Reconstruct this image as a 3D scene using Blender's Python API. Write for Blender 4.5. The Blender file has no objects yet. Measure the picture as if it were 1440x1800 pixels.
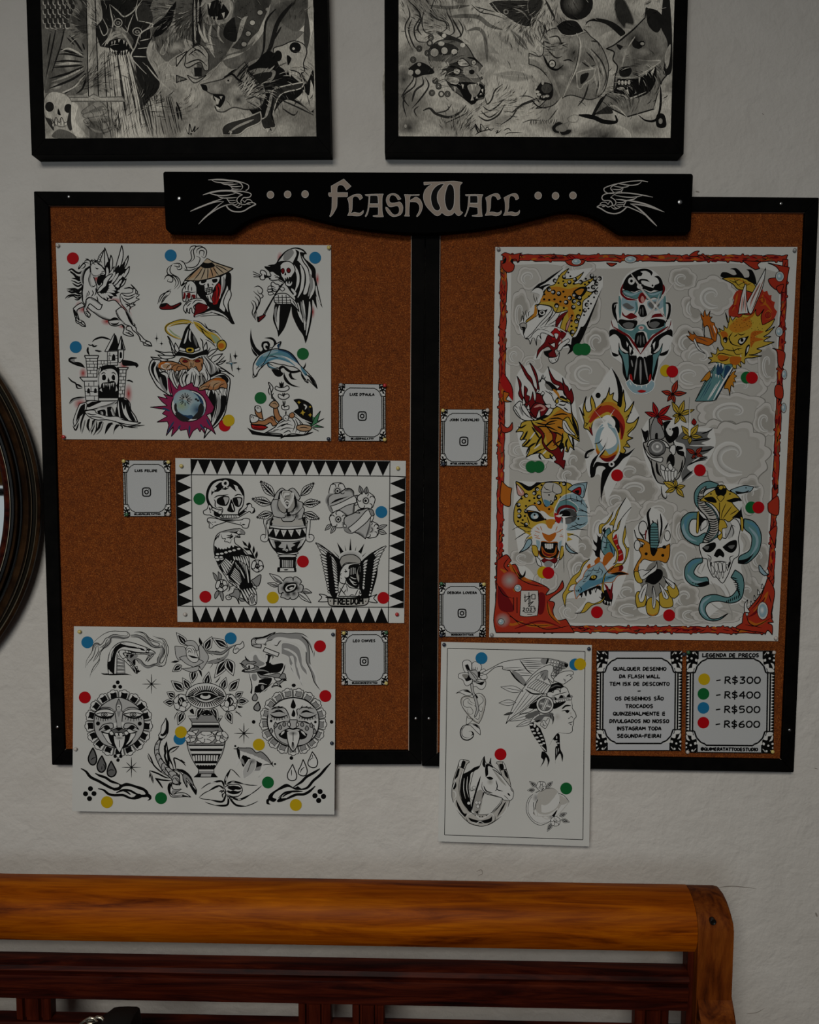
import bpy, math, random
from mathutils import Vector, Matrix
from mathutils.geometry import tessellate_polygon
R = math.radians
SC = bpy.context.scene
COL = SC.collection

# ------------------------------------------------------------ camera
F, D, HC, TH, ROLL = 1450.0, 1.29, 1.55, R(4.5), 0.0045
CAM = Vector((0, -D, HC))
FWD = Vector((0, math.cos(TH), -math.sin(TH)))
UP0 = Vector((0, math.sin(TH), math.cos(TH)))
RT0 = Vector((1, 0, 0))
RT = (RT0 + ROLL*UP0).normalized(); UP = (UP0 - ROLL*RT0).normalized()
cd = bpy.data.cameras.new('camera'); cam = bpy.data.objects.new('camera', cd); COL.objects.link(cam)
cd.sensor_fit = 'VERTICAL'; cd.sensor_height = 24; cd.lens = 24*F/1800; cd.clip_start = .02
cam.matrix_world = Matrix(((RT.x, UP.x, -FWD.x, CAM.x), (RT.y, UP.y, -FWD.y, CAM.y), (RT.z, UP.z, -FWD.z, CAM.z), (0, 0, 0, 1)))
SC.camera = cam
# ------------------------------------------------------------ world, light, exposure
W = bpy.data.worlds.new('world'); SC.world = W; W.use_nodes = True
bg = W.node_tree.nodes['Background']; bg.inputs[0].default_value = (.93, .96, 1, 1); bg.inputs[1].default_value = .04
def area(name, loc, target, sx, sy, power, col):
 l = bpy.data.lights.new(name, 'AREA'); l.shape = 'RECTANGLE'; l.size = sx; l.size_y = sy; l.energy = power; l.color = col
 o = bpy.data.objects.new(name, l); COL.objects.link(o); o.location = loc
 o.rotation_euler = (Vector(target)-Vector(loc)).to_track_quat('-Z', 'Y').to_euler(); return o
area('daylight', (-1.1, -3.93, 1.5), (-.1, 0, .6), 1.4, 1.1, 20, (.84, .94, 1))
area('ceiling_light', (-.5, -2.9, 2.72), (.0, 0, .55), 1.1, .6, 13.4, (1, .96, .88)).data.spread = R(80)
SC.view_settings.view_transform = 'Standard'; SC.view_settings.look = 'None'
SC.view_settings.gamma = 1; SC.view_settings.use_curve_mapping = False
SC.view_settings.exposure = -0.58

# ------------------------------------------------------------ pixel -> place
def ray(px, py):
 return (RT*((px-720)/F) + UP*((900-py)/F) + FWD)
class Plane:
 """a real plane in the room: y = y0 + slope*(z - z0)"""
 def __init__(s, y0, slope=0.0, z0=0.0, yaw=0.0, x0=0.0):
  s.n = Vector((-yaw, 1, -slope)).normalized(); s.p = Vector((x0, y0, z0))
 def at(s, px, py, off=0.0):
  d = ray(px, py); t = (s.p - s.n*off - CAM).dot(s.n)/d.dot(s.n)
  return CAM + d*t
WALL = Plane(0)
def wp(px, py, y): return Plane(y).at(px, py)

# ------------------------------------------------------------ materials
def lin(h):
 h = h.lstrip('#')
 r = [int(h[i:i+2], 16)/255 for i in (0, 2, 4)]
 return tuple(c/12.92 if c <= .04045 else ((c+.055)/1.055)**2.4 for c in r)+(1,)
MAT = {}
def mat(name, col, rough=.6, metal=0, spec=.5, build=None, coat=0):
 m = bpy.data.materials.new(name); m.use_nodes = True; nt = m.node_tree; b = nt.nodes['Principled BSDF']
 b.inputs['Base Color'].default_value = col if len(col) == 4 else tuple(col)+(1,)
 b.inputs['Roughness'].default_value = rough; b.inputs['Metallic'].default_value = metal
 b.inputs['Specular IOR Level'].default_value = spec; b.inputs['Coat Weight'].default_value = coat
 if build: build(nt, b)
 MAT[name] = m; return m
def N(nt, t, **k):
 n = nt.nodes.new(t)
 for a, v in k.items():
  if a.startswith('i_'):
   n.inputs[a[2:].replace('_', ' ')].default_value = v
  else: setattr(n, a, v)
 return n
def coords(nt, scale=(1, 1, 1), rot=(0, 0, 0)):
 g = N(nt, 'ShaderNodeTexCoord'); m = N(nt, 'ShaderNodeMapping'); m.inputs['Scale'].default_value = scale; m.inputs['Rotation'].default_value = rot
 nt.links.new(g.outputs['Object'], m.inputs['Vector']); return m.outputs[0]
def noise(nt, v, scale, detail=4, rough=.5, dist=0):
 n = N(nt, 'ShaderNodeTexNoise'); n.inputs['Scale'].default_value = scale; n.inputs['Detail'].default_value = detail
 n.inputs['Roughness'].default_value = rough; n.inputs['Distortion'].default_value = dist
 nt.links.new(v, n.inputs['Vector']); return n.outputs[0]
def ramp(nt, f, stops):
 r = N(nt, 'ShaderNodeValToRGB'); e = r.color_ramp.elements
 while len(e) < len(stops): e.new(.5)
 for el, (p, c) in zip(e, stops): el.position = p; el.color = c if len(c) == 4 else tuple(c)+(1,)
 nt.links.new(f, r.inputs[0]); return r.outputs[0]
def mix(nt, f, a, b, mode='MIX'):
 m = N(nt, 'ShaderNodeMix', data_type='RGBA', blend_type=mode)
 for s, v in ((m.inputs[0], f), (m.inputs[6], a), (m.inputs[7], b)):
  if hasattr(v, 'is_output'): nt.links.new(v, s)
  else: s.default_value = v
 return m.outputs[2]
def bump(nt, b, h, strength=.3, dist=.001):
 n = N(nt, 'ShaderNodeBump'); n.inputs['Strength'].default_value = strength; n.inputs['Distance'].default_value = dist
 nt.links.new(h, n.inputs['Height']); nt.links.new(n.outputs[0], b.inputs['Normal'])

def b_wall(nt, b):
 v = coords(nt)
 big = noise(nt, v, 2.2, 3); sm = noise(nt, v, 14, 5, .6)
 c = ramp(nt, big, [(.3, (.60, .568, .525)), (.7, (.65, .625, .59))])
 s = ramp(nt, sm, [(.42, (1, 1, 1)), (.75, (.93, .925, .92))])
 c = mix(nt, 1.0, c, s, 'MULTIPLY')
 # small old scuffs and pinholes in the paint
 vo = N(nt, 'ShaderNodeTexVoronoi'); vo.inputs['Scale'].default_value = 9; nt.links.new(v, vo.inputs['Vector'])
 dots = ramp(nt, vo.outputs['Distance'], [(.0, (.35, .32, .3)), (.022, (1, 1, 1))])
 msk = ramp(nt, noise(nt, v, 3.1, 2), [(.52, (0, 0, 0)), (.6, (.6, .6, .6))])
 c = mix(nt, msk, c, mix(nt, 1.0, c, dots, 'MULTIPLY'))
 nt.links.new(c, b.inputs['Base Color'])
 a = N(nt, 'ShaderNodeMath', operation='ADD'); nt.links.new(noise(nt, v, 110, 5, .6), a.inputs[0])
 m2 = N(nt, 'ShaderNodeMath', operation='MULTIPLY'); m2.inputs[1].default_value = 2.2
 nt.links.new(noise(nt, v, 28, 3, .5, .6), m2.inputs[0]); nt.links.new(m2.outputs[0], a.inputs[1])
 bump(nt, b, a.outputs[0], .5, .003)
mat('wall_paint', (.62, .6, .59), .75, build=b_wall)
def b_cork(nt, b):
 v = coords(nt)
 n1 = noise(nt, v, 620, 4, .85); n2 = noise(nt, v, 6, 4, .6); n3 = noise(nt, v, 90, 4, .7)
 c = ramp(nt, n1, [(.33, (.03, .005, .0)), (.47, (.155, .033, .002)), (.57, (.235, .056, .004)), (.71, (.55, .24, .07))])
 c = mix(nt, 1.0, c, ramp(nt, n3, [(.3, (.72, .68, .64)), (.65, (1.12, 1.1, 1.08))]), 'MULTIPLY')
 c = mix(nt, 1.0, c, ramp(nt, n2, [(.3, (.9, .88, .86)), (.7, (1.1, 1.1, 1.1))]), 'MULTIPLY')
 vo = N(nt, 'ShaderNodeTexVoronoi'); vo.inputs['Scale'].default_value = 26; nt.links.new(v, vo.inputs['Vector'])
 c = mix(nt, 1.0, c, ramp(nt, vo.outputs['Distance'], [(.0, (.12, .1, .08)), (.045, (1, 1, 1))]), 'MULTIPLY')
 nt.links.new(c, b.inputs['Base Color']); bump(nt, b, n1, .5, .0006)
mat('cork', (.25, .1, .03), .85, spec=.25, build=b_cork)
def b_black(nt, b):
 v = coords(nt, (1, 1, 1))
 n = noise(nt, v, 30, 6, .7)
 nt.links.new(ramp(nt, n, [(.35, (.0012, .0012, .0012)), (.8, (.005, .0045, .004))]), b.inputs['Base Color'])
 bump(nt, b, n, .15, .0008)
mat('black_paint', (.003, .003, .003), .65, spec=.04, build=b_black)
mat('black_bevel', (.010, .010, .010), .4, spec=.4)
mat('sign_black', (.001, .001, .001), .7, spec=.02)
mat('sign_letter', (.42, .36, .31), .7)
mat('sign_line', (.55, .55, .55), .6)
mat('screw_metal', (.62, .62, .62), .35, 1)
mat('chipped_edge', (.42, .33, .27), .7)
def b_paper(nt, b):
 v = coords(nt); n = noise(nt, v, 9, 4, .5)
 nt.links.new(ramp(nt, n, [(.3, (.57, .57, .545)), (.7, (.61, .61, .585))]), b.inputs['Base Color'])
mat('paper', (.7, .7, .68), .7, spec=.08, build=b_paper)
def b_ink(nt, b):
 a = N(nt, 'ShaderNodeVertexColor'); a.layer_name = 'ink'; nt.links.new(a.outputs[0], b.inputs['Base Color'])
mat('printed_ink', (.5, .5, .5), .7, spec=.08, build=b_ink)
def b_pencil(nt, b):
 a = N(nt, 'ShaderNodeVertexColor'); a.layer_name = 'ink'
 v = coords(nt, (150, 1, 30), (0, .7, 0)); n = noise(nt, v, 6, 3, .6)
 v2 = coords(nt, (170, 1, 30), (0, -.9, 0)); n2 = noise(nt, v2, 6, 3, .6)
 c = mix(nt, .75, a.outputs[0], ramp(nt, n, [(.32, (.7, .7, .7)), (.62, (1.2, 1.2, 1.2))]), 'MULTIPLY')
 c = mix(nt, .65, c, ramp(nt, n2, [(.32, (.7, .7, .7)), (.62, (1.2, 1.2, 1.2))]), 'MULTIPLY')
 c = mix(nt, .8, c, ramp(nt, noise(nt, coords(nt), 16, 4, .6, 1.2), [(.36, (.45, .44, .42)), (.56, (1.25, 1.24, 1.2))]), 'MULTIPLY')
 nt.links.new(c, b.inputs['Base Color'])
mat('pencil', (.5, .5, .5), .8, spec=.2, build=b_pencil)
for n, c in (('red', (.40, .002, .006)), ('blue', (.012, .15, .31)), ('green', (.006, .115, .028)), ('yellow', (.50, .34, .006))):
 mat('sticker_'+n, c, .6, spec=.1)
for n, c in (('white', (.55, .5, .46)), ('yellow', (.62, .5, .16)), ('red', (.45, .02, .02)), ('navy', (.02, .028, .05)), ('grey', (.3, .3, .3)), ('green', (.03, .12, .05))):
 mat('pin_'+n, c, .3, spec=.6)
def wood(name, dark, mid, light, sc=(2.2, 26, 26), rough=.5, big=1.0):
 def f(nt, b):
  v = coords(nt, sc); n = noise(nt, v, 1.6*big, 7, .62, 1.4)
  v2 = coords(nt, (sc[0]*3, sc[1]*6, sc[2]*6)); n2 = noise(nt, v2, 1.5, 5, .7, .3)
  v3 = coords(nt, (1.4, 7, 7)); n3 = noise(nt, v3, 2.1, 3, .5, .8)
  c = ramp(nt, n, [(.30, dark), (.46, mid), (.66, light)])
  c = mix(nt, .6, c, ramp(nt, n2, [(.35, (.62, .55, .5)), (.55, (1.05, 1.05, 1.05))]), 'MULTIPLY')
  c = mix(nt, .8, c, ramp(nt, n3, [(.35, (.72, .66, .6)), (.6, (1.12, 1.12, 1.1))]), 'MULTIPLY')
  nt.links.new(c, b.inputs['Base Color']); bump(nt, b, n2, .12, .0006)
 return mat(name, mid, rough, build=f, spec=.08)
wood('honey_wood', (.08, .012, .0), (.255, .053, .0), (.39, .10, .0), rough=.5)
wood('post_wood', (.03, .006, .001), (.12, .026, .003), (.20, .052, .006), sc=(26, 26, 2.2), rough=.55)
wood('red_wood', (.004, .001, .001), (.03, .004, .002), (.075, .012, .004), rough=.45, big=1.4)
wood('red_wood_upright', (.012, .002, .001), (.045, .006, .002), (.075, .012, .004), sc=(26, 26, 2.2), rough=.5)
wood('mirror_wood', (.010, .005, .003), (.022, .011, .005), (.045, .022, .009), sc=(8, 8, 8), rough=.3)
mat('mirror_black', (.004, .004, .004), .25)
mat('mirror_highlight', (.5, .42, .3), .35, .6)  # pale metal colour standing in for highlights on the frame grooves
mat('mirror_glass', (.9, .92, .92), .02, 1)
mat('black_leather', (.004, .004, .004), .6, spec=.2)
mat('buckle_metal', (.6, .55, .45), .3, 1)
mat('window_glass', (.5, .55, .58), .3)
for n_, v_ in (('Emission Color', (.8, .88, .9, 1)), ('Emission Strength', .55)): MAT['window_glass'].node_tree.nodes['Principled BSDF'].inputs[n_].default_value = v_
mat('floor_wood', (.1, .045, .02), .5)
mat('dark_window_wood', (.015, .01, .008), .5)
mat('valance_cloth', (.7, .3, .03), .8)

# ------------------------------------------------------------ objects
def tag(o, label=None, cat=None, group=None, kind=None):
 if label: o['label'] = label
 if cat: o['category'] = cat
 if group: o['group'] = group
 if kind: o['kind'] = kind
 return o
def empty(name, loc, label, cat, group=None, rz=0):
 o = bpy.data.objects.new(name, None); COL.objects.link(o); o.location = loc; o.rotation_euler.z = rz
 o.empty_display_size = .02; return tag(o, label, cat, group)
def link(name, me, parent=None, loc=None):
 o = bpy.data.objects.new(name, me); COL.objects.link(o)
 if parent is not None:
  o.parent = parent
  # mesh coordinates are given in world space unless loc says otherwise
  if loc is None: o.matrix_parent_inverse = (Matrix.Translation(parent.location) @ parent.rotation_euler.to_matrix().to_4x4()).inverted()
 if loc is not None: o.location = loc
 return o
class MB:
 def __init__(s): s.v = []; s.f = []; s.m = []; s.mi = 0
 def add(s, vs, fs):
  n = len(s.v); s.v += [tuple(v) for v in vs]
  for f in fs: s.f.append([n+i for i in f]); s.m.append(s.mi)
 def box(s, x0, x1, y0, y1, z0, z1):
  s.hexa([(x0, y0, z0), (x1, y0, z0), (x1, y0, z1), (x0, y0, z1)], [(x0, y1, z0), (x1, y1, z0), (x1, y1, z1), (x0, y1, z1)])
 def hexa(s, a, b):
  n = len(a); s.add(list(a)+list(b), [list(range(n)), list(range(2*n-1, n-1, -1))]+[[i, n+i, n+(i+1) % n, (i+1) % n] for i in range(n)])
 def loft(s, rings, closed=True, cap=True):
  n = len(rings[0]); vs = [p for r in rings for p in r]; fs = []
  for k in range(len(rings)-1):
   for i in range(n if closed else n-1):
    j = (i+1) % n; fs.append([k*n+i, k*n+j, (k+1)*n+j, (k+1)*n+i])
  if cap: fs += [list(range(n-1, -1, -1)), [(len(rings)-1)*n+i for i in range(n)]]
  s.add(vs, fs)
 def tube(s, pts, r, n=8, cap=True):
  pts = [Vector(p) for p in pts]; rings = []
  rs = r if isinstance(r, (list, tuple)) else [r]*len(pts)
  for i, p in enumerate(pts):
   t = (pts[min(i+1, len(pts)-1)]-pts[max(i-1, 0)]).normalized()
   a = t.cross(Vector((0, 0, 1)) if abs(t.z) < .9 else Vector((1, 0, 0))).normalized(); b = t.cross(a)
   rings.append([p+(a*math.cos(q)+b*math.sin(q))*rs[i] for q in [2*math.pi*k/n for k in range(n)]])
  s.loft(rings, True, cap)
 def build(s, name, mats, parent=None, smooth=None, bevel=0, loc=None, seg=2):
  me = bpy.data.meshes.new(name); me.from_pydata(s.v, [], s.f)
  if isinstance(mats, str): mats = [mats]
  for m in mats: me.materials.append(MAT[m])
  me.polygons.foreach_set('material_index', s.m)
  me.update()
  import bmesh
  bm = bmesh.new(); bm.from_mesh(me); bmesh.ops.recalc_face_normals(bm, faces=bm.faces)
  if bevel:
   es = [e for e in bm.edges if len(e.link_faces) == 2 and e.calc_face_angle(0) > R(40)]
   bmesh.ops.bevel(bm, geom=es, offset=bevel, segments=seg, affect='EDGES', profile=.5, clamp_overlap=True)
  bm.to_mesh(me); bm.free()
  if smooth is not None:
   me.shade_smooth()
   try: me.set_sharp_from_angle(angle=R(smooth))
   except Exception: pass
  return link(name, me, parent, loc)
# ------------------------------------------------------------ room shell
def struct(mb, name, m, **k): return tag(mb.build(name, m, **k), kind='structure')
b = MB(); b.box(-4.2, 2.6, 0, .15, 0, 2.8); struct(b, 'wall_front', 'wall_paint')
b = MB(); b.box(-4.2, 2.6, -4.15, .15, -.1, 0); struct(b, 'floor', 'floor_wood')
# opposite wall with the window whose light falls on the boards (seen only in the mirror)
b = MB(); b.box(-4.2, -2.35, -4.15, -4, 0, .8); b.box(-4.2, -3.3, -4.15, -4, .8, 2.8); b.box(-3.3, -1.85, -4.15, -4, 2.5, 2.8); b.box(-2.45, -1.85, -4.15, -4, 0, 2.5); b.box(-1.85, -.35, -4.15, -4, 0, .9); b.box(-1.85, -.35, -4.15, -4, 2.1, 2.8); b.box(-.35, .8, -4.15, -4, 0, 2.8)
struct(b, 'wall_back', 'wall_paint')
def win(n, x0, x1, z0, z1, bars):
 b = MB()
 for r in [(x0, x0+.05, z0, z1), (x1-.05, x1, z0, z1), (x0, x1, z0, z0+.05), (x0, x1, z1-.05, z1)]+bars: b.box(r[0], r[1], -4.06, -4.0, r[2], r[3])
 return struct(b, n, 'dark_window_wood')
win('window_1', -1.85, -.35, .9, 2.1, []); w2 = win('window_2', -3.3, -2.45, .8, 2.5, [(-3.3, -2.45, 1.227, 1.274), (-2.9, -2.86, .8, 2.5)])
b = MB(); b.box(-3.25, -2.5, -4.05, -4.04, .85, 2.45); b.build('pane', 'window_glass', w2)
b = MB(); b.box(-3.25, -2.5, -4.035, -4.03, 1.29, 1.43); b.build('coloured_strip', 'valance_cloth', w2)

# ------------------------------------------------------------ cork boards
def quad_prism(mb, q, y0, y1):
 """q = four pixel corners seen on the front plane y0; extends straight back to y1"""
 a = [wp(x, y, y0) for x, y in q];mb.hexa(a, [(p.x, y1, p.z) for p in a])
def ring_prism(mb, o, i, y0, y1, yi=None):
 """mitred frame between outer and inner pixel quads, four separate rails meeting at the corners"""
 O = [wp(x, y, y0) for x, y in o]; I = [wp(x, y, yi if yi is not None else y0) for x, y in i]
 for k in range(4):
  j = (k+1) % 4
  a = [O[k], O[j], I[j], I[k]]; mb.hexa(a, [(p.x, y1, p.z) for p in a])
def screw(parent, px, py, y, r=.0032):
 p = wp(px, py, y); b = MB(); rings = []
 for rr, dy in ((r, .0002), (r, -.0006), (r*.75, -.0013), (r*.3, -.0016), (.0001, -.0016)):
  rings.append([(p.x+rr*math.cos(2*math.pi*k/14), p.y+dy, p.z+rr*math.sin(2*math.pi*k/14)) for k in range(14)])
 b.loft(rings); 
 return b.build('screw', 'screw_metal', parent, smooth=40)
FY, CY = -.019, -.0125
def board(o, i, label, screws, seam):
 c = wp((o[0][0]+o[2][0])/2, o[2][1], FY)
 e = empty('cork_board', (c.x, 0, c.z), label, 'notice board', 'the two cork boards')
 b = MB(); ring_prism(b, o, i, FY, -.0002); b.build('frame', 'black_paint', e, bevel=.0012)
 # thin chipped lip along the inside of the frame
 b = MB(); s = 1.6
 ii = [(i[0][0]-.2, i[0][1]-.2), (i[1][0]+.2, i[1][1]-.2), (i[2][0]+.2, i[2][1]+.2), (i[3][0]-.2, i[3][1]+.2)]
 inn = [(i[0][0]+s*.6, i[0][1]+s*.6), (i[1][0]-s*.6, i[1][1]+s*.6), (i[2][0]-s*.6, i[2][1]-s*.6), (i[3][0]+s*.6, i[3][1]-s*.6)]
 ring_prism(b, ii, inn, -.0165, -.0100); b.build('inner_edge', 'chipped_edge', e)
 b = MB(); quad_prism(b, [(i[0][0]-4, i[0][1]-4), (i[1][0]+4, i[1][1]-4), (i[2][0]+4, i[2][1]+4), (i[3][0]-4, i[3][1]+4)], CY, -.004)
 b.build('cork_panel', 'cork', e)
 for x, y in screws: screw(e, x, y, FY, .0024)
 return e
BL = board([(59, 336), (748, 340), (741.4, 1344), (91, 1345)], [(85, 361), (724, 364), (719, 1320), (113, 1319)],
  'left of the two black framed cork boards, two drawing sheets hang wholly on it', [(121, 346), (101, 1278), (731, 1263)], 0)
BR = board([(748.6, 342), (1440.5, 347), (1396, 1358), (742, 1347)], [(773.5, 369), (1416, 373), (1374.5, 1336), (768, 1325)],
  'right of the two black framed cork boards, holding the large red bordered sheet', [(754, 1263), (1373, 358), (1388, 1283)], 0)
BL['label'] = 'left black framed cork board with mostly black and white drawing sheets and three small cards'
BR['label'] = 'right black framed cork board holding the large colourful sheet and the price list card'
# ------------------------------------------------------------ bench
BO = Vector((0, -.150, 0)); BYAW = -.022
bench = empty('wooden_bench', (BO.x, BO.y, 0), 'long wooden bench with honey coloured top rail against the wall', 'bench', rz=BYAW)
BPL = Plane(BO.y, yaw=BYAW)
BM = (Matrix.Translation(bench.location) @ Matrix.Rotation(BYAW, 4, 'Z')).inverted()
def bl(px, py, off=0.0):
 """pixel -> bench-local point on the back plane moved off towards the viewer"""
 return BM @ BPL.at(px, py, off)
def bpart(mb, name, m, **k):
 o = mb.build(name, m, None, **k); o.parent = bench; return o
x0 = -1.02
xr = bl(1223, 1660).x; zt = bl(600, 1557.5, -.03).z; zb = bl(600, 1663.5).z
H = zt-zb
def prof(H):   # (y, z from bottom) front outline then back outline of the rolled top
 fr = [(.002, 0), (-.004, .012*H/.1), (-.008, .03*H/.1), (-.008, .05*H/.1), (-.004, .068*H/.1), (.006, .084*H/.1), (.020, .095*H/.1), (.036, H)]
 bk = [(.052, H*.985), (.060, H*.93), (.050, H*.8), (.034, H*.66), (.026, H*.4), (.026, 0)]
 return fr+bk
b = MB(); P = prof(H)
b.loft([[(x, y, zb+z) for y, z in P] for x in [x0+(xr-x0)*k/12 for k in range(13)]])
bpart(b, 'top_rail', 'honey_wood', smooth=35)
# end posts: same rolled profile continued down to the floor
pr = bl(1284, 1700).x; pl_ = bl(1223, 1660).x
zj = bl(1255, 1740).z
def post(xa, xb, name='post'):
 b = MB(); pts = [(y-.001, zb+z) for y, z in prof(H)]
 fr = pts[:8]; bk = pts[8:]
 outl = [(-.001, .0), (-.006, .42), (-.009, zj), (-.009, zb-.03)]+fr[2:]+bk+[(.03, zb-.05), (.035, zj), (.05, .45), (.09, .0)]
 w = xb-xa
 n = len(outl)
 # rounded outer shoulder at the very top
 def ring(x, sc): 
  return [(x, y if z < zb+H*.4 else y*1.0, z if z < zb+.55*H else zb+.55*H+(z-zb-.55*H)*sc) for y, z in outl]
 s = 1 if xb > 0 else -1
 xs = [(xa, 1), (xb-.010, 1), (xb-.004, .95), (xb-.001, .85), (xb, .7)] if s > 0 else [(xb, 1), (xa+.01, 1), (xa+.004, .95), (xa+.001, .85), (xa, .7)]
 b.loft([ring(x, sc) for x, sc in xs])
 return bpart(b, name, 'post_wood', smooth=40)
post(pl_+.0004, pr); post(x0-.054, x0-.0004)
for xa, xb, s in ((pl_-.009, pl_, 1), (x0, x0+.009, -1)):     # dark uprights just inside the posts
 b = MB(); b.box(xa, xb, .004, .028, .30, zb-.0005); bpart(b, 'inner_upright', 'red_wood_upright', bevel=.0015)
# arms: leave the post at the joint, curve forward and down
def arm(xa, xb):
 path = [(-.004, zj-.003), (-.016, zj-.018), (-.034, zj-.036), (-.06, zj-.055), (-.10, zj-.072), (-.18, zj-.085), (-.30, zj-.09), (-.42, zj-.085), (-.47, zj-.09)]
 rings = []
 for k, (y, z) in enumerate(path):
  t0 = Vector(path[max(k-1, 0)]); t1 = Vector(path[min(k+1, len(path)-1)]); t = (t1-t0).normalized(); nrm = Vector((-t.y, t.x))*-1
  if nrm.y < 0: nrm = -nrm
  if k == 0: nrm = Vector((0, 1))
  th = .045
  rings.append([(xa, y, z), (xb, y, z), (xb, y-nrm.x*th, z-nrm.y*th), (xa, y-nrm.x*th, z-nrm.y*th)])
 b = MB(); b.loft(rings); bpart(b, 'armrest', 'post_wood', smooth=30, bevel=.002)
 b = MB(); b.box(xa+.004, xb-.004, -.45, -.40, 0, zj-.12); bpart(b, 'leg', 'post_wood', bevel=.003)
arm(pl_+.0015, pr+.0005); arm(x0-.053, x0-.001)
# grooved middle rail
za = bl(600, 1699.5).z; zc = bl(600, 1766.5).z; h = za-zc
sec = [(.022, 0), (.002, .0), (-.001, .03*h), (-.001, .22*h), (.003, .25*h), (.003, .27*h), (-.003, .30*h), (-.004, .60*h), (-.003, .66*h), (.002, .69*h), (.002, .71*h), (-.004, .75*h), (-.007, .84*h), (-.004, .94*h), (.004, h), (.022, h)]
b = MB(); b.loft([[(x, y, zc+z) for y, z in sec] for x in (x0+.009, pl_-.009)])
bpart(b, 'middle_rail', 'red_wood', smooth=30)
# slats with two flutes each
ztop = zc-.0003; zlow = bl(300, 1795, -.004).z
def slat(pa, pb, name='slat'):
 xa = bl(pa, 1790).x; xb = bl(pb, 1790).x; w = xb-xa
 sec = [(xa, .020), (xa, .004), (xa+.04*w, .001), (xa+.21*w, 0), (xa+.24*w, .006), (xa+.30*w, .006), (xa+.33*w, 0), (xa+.67*w, 0), (xa+.70*w, .006), (xa+.76*w, .006), (xa+.79*w, 0), (xa+.96*w, .001), (xb, .004), (xb, .020)]
 b = MB(); b.loft([[(x, y, z) for x, y in sec] for z in (zlow+.0003, ztop)]); bpart(b, name, 'red_wood_upright', smooth=25)
for pa, pb in ((27, 88), (524, 582), (619, 676), (1117, 1177), (-430, -370)): slat(pa, pb)
b = MB(); b.box(x0+.009, pl_-.009, -.004, .022, zlow-.07, zlow); bpart(b, 'lower_rail', 'red_wood', bevel=.003)
for k in range(7):
 b = MB(); b.box(x0-.02, pl_+.02, -.075-k*.062, -.022-k*.062, .43, .45); bpart(b, 'seat_slat', 'red_wood', bevel=.003)
b = MB(); b.box(x0+.0, pl_, -.47, -.45, .35, .43); b.box(x0, pl_, .0, .02, .35, .43); bpart(b, 'seat_frame', 'red_wood', bevel=.003)
# screw plug on the post face, hairline joint
p = bl(1253, 1619.5, .0065); b = MB()
b.loft([[(p.x+r*math.cos(q), p.y-.0+dy, p.z+r*math.sin(q)) for q in [2*math.pi*k/14 for k in range(14)]] for r, dy in ((.0046, .004), (.0046, -.0022), (.0035, -.0026), (.0015, -.0016))])
bpart(b, 'screw_plug', 'mirror_black', smooth=40)
# black leather bag on the seat
bp = Plane(-.235); c = bp.at(200, 1800)
bag = empty('leather_bag', (c.x, -.26, .45), 'black leather bag with a metal buckle standing on the bench seat', 'bag')
top = [(118, 1860), (128, 1822), (142, 1800), (160, 1790), (176, 1784), (188, 1776), (196, 1770), (206, 1768.5), (222, 1768), (238, 1768.5), (243, 1771), (245, 1784), (246.5, 1800), (250, 1860)]
pts = [bp.at(*t) for t in top]
outl = [(p.x, max(p.z, .4515)) for p in pts]
outl = [(outl[0][0]-.02, .4515)]+outl+[(outl[-1][0]+.02, .4515)]
mx = sum(x for x, z in outl)/len(outl)
b = MB(); rings = []
for dy, s in ((-.05, .86), (-.035, .96), (-.01, 1), (.01, 1), (.035, .96), (.05, .86)):
 rings.append([(mx+(x-mx)*s, -.26+dy, .4515+(z-.4515)*(.92+.08*(s-.86)/.14 if s < 1 else 1)) for x, z in outl])
b.loft(rings); bo = b.build('bag_body', 'black_leather', bag, smooth=50)
b = MB(); q = [bp.at(x, y, .03) for x, y in ((152, 1792), (158, 1789), (165, 1790), (170, 1795), (163, 1799), (154, 1799))]
b.tube([tuple(p) for p in q]+[tuple(q[0])], .0016, 8); b.build('buckle', 'buckle_metal', bag, smooth=60)
b = MB(); b.tube([tuple(bp.at(x, y, .02)) for x, y in ((136, 1812), (142, 1800), (150, 1794), (163, 1793), (171, 1788), (178, 1789), (184, 1796))], .0022, 8); b.build('strap', 'buckle_metal', bag, smooth=60)

# ------------------------------------------------------------ round mirror
MY = -.0
mc = wp(-337, 882, -.03)
Rm = (wp(73, 882, -.03)-mc).x; k_ = Rm/410
mirror = empty('round_mirror', (mc.x, 0, mc.z), 'round wall mirror in a broad dark brown moulded wooden frame', 'mirror')
def lathe(name, prof, m, n=180):
 b = MB(); rings = []
 for q, y in prof:
  r = wp(q, 882, y).x-mc.x if q > -300 else .001
  rings.append([(mc.x+r*math.cos(2*math.pi*k/n), y, mc.z+r*math.sin(2*math.pi*k/n)) for k in range(n)])
 vs = rings; b.loft(rings, True, False); return b.build(name, m, mirror, smooth=50)
lathe('outer_moulding', [(73, -.001), (73, -.022), (71, -.026), (66, -.028), (65, -.026), (65, -.02)], 'mirror_wood')
lathe('highlight_line', [(65.2, -.02), (64.8, -.027), (64.2, -.0275), (63.8, -.02)], 'mirror_highlight')  # thin pale rings like this one put the groove highlights into the colour
lathe('groove', [(64, -.02), (61, -.024), (57, -.026), (56, -.024), (56, -.02)], 'mirror_black')
lathe('highlight_line', [(56.2, -.022), (55.8, -.031), (55, -.0318), (54.4, -.03)], 'mirror_highlight')
lathe('broad_moulding', [(54.6, -.026), (54, -.032), (50, -.037), (45, -.037), (41, -.032), (40, -.026)], 'mirror_wood')
lathe('groove', [(40.2, -.02), (38, -.024), (35, -.024), (34, -.02)], 'mirror_black')
lathe('inner_moulding', [(34, -.02), (33, -.028), (30, -.031), (27, -.028), (26, -.02)], 'mirror_wood')
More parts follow.
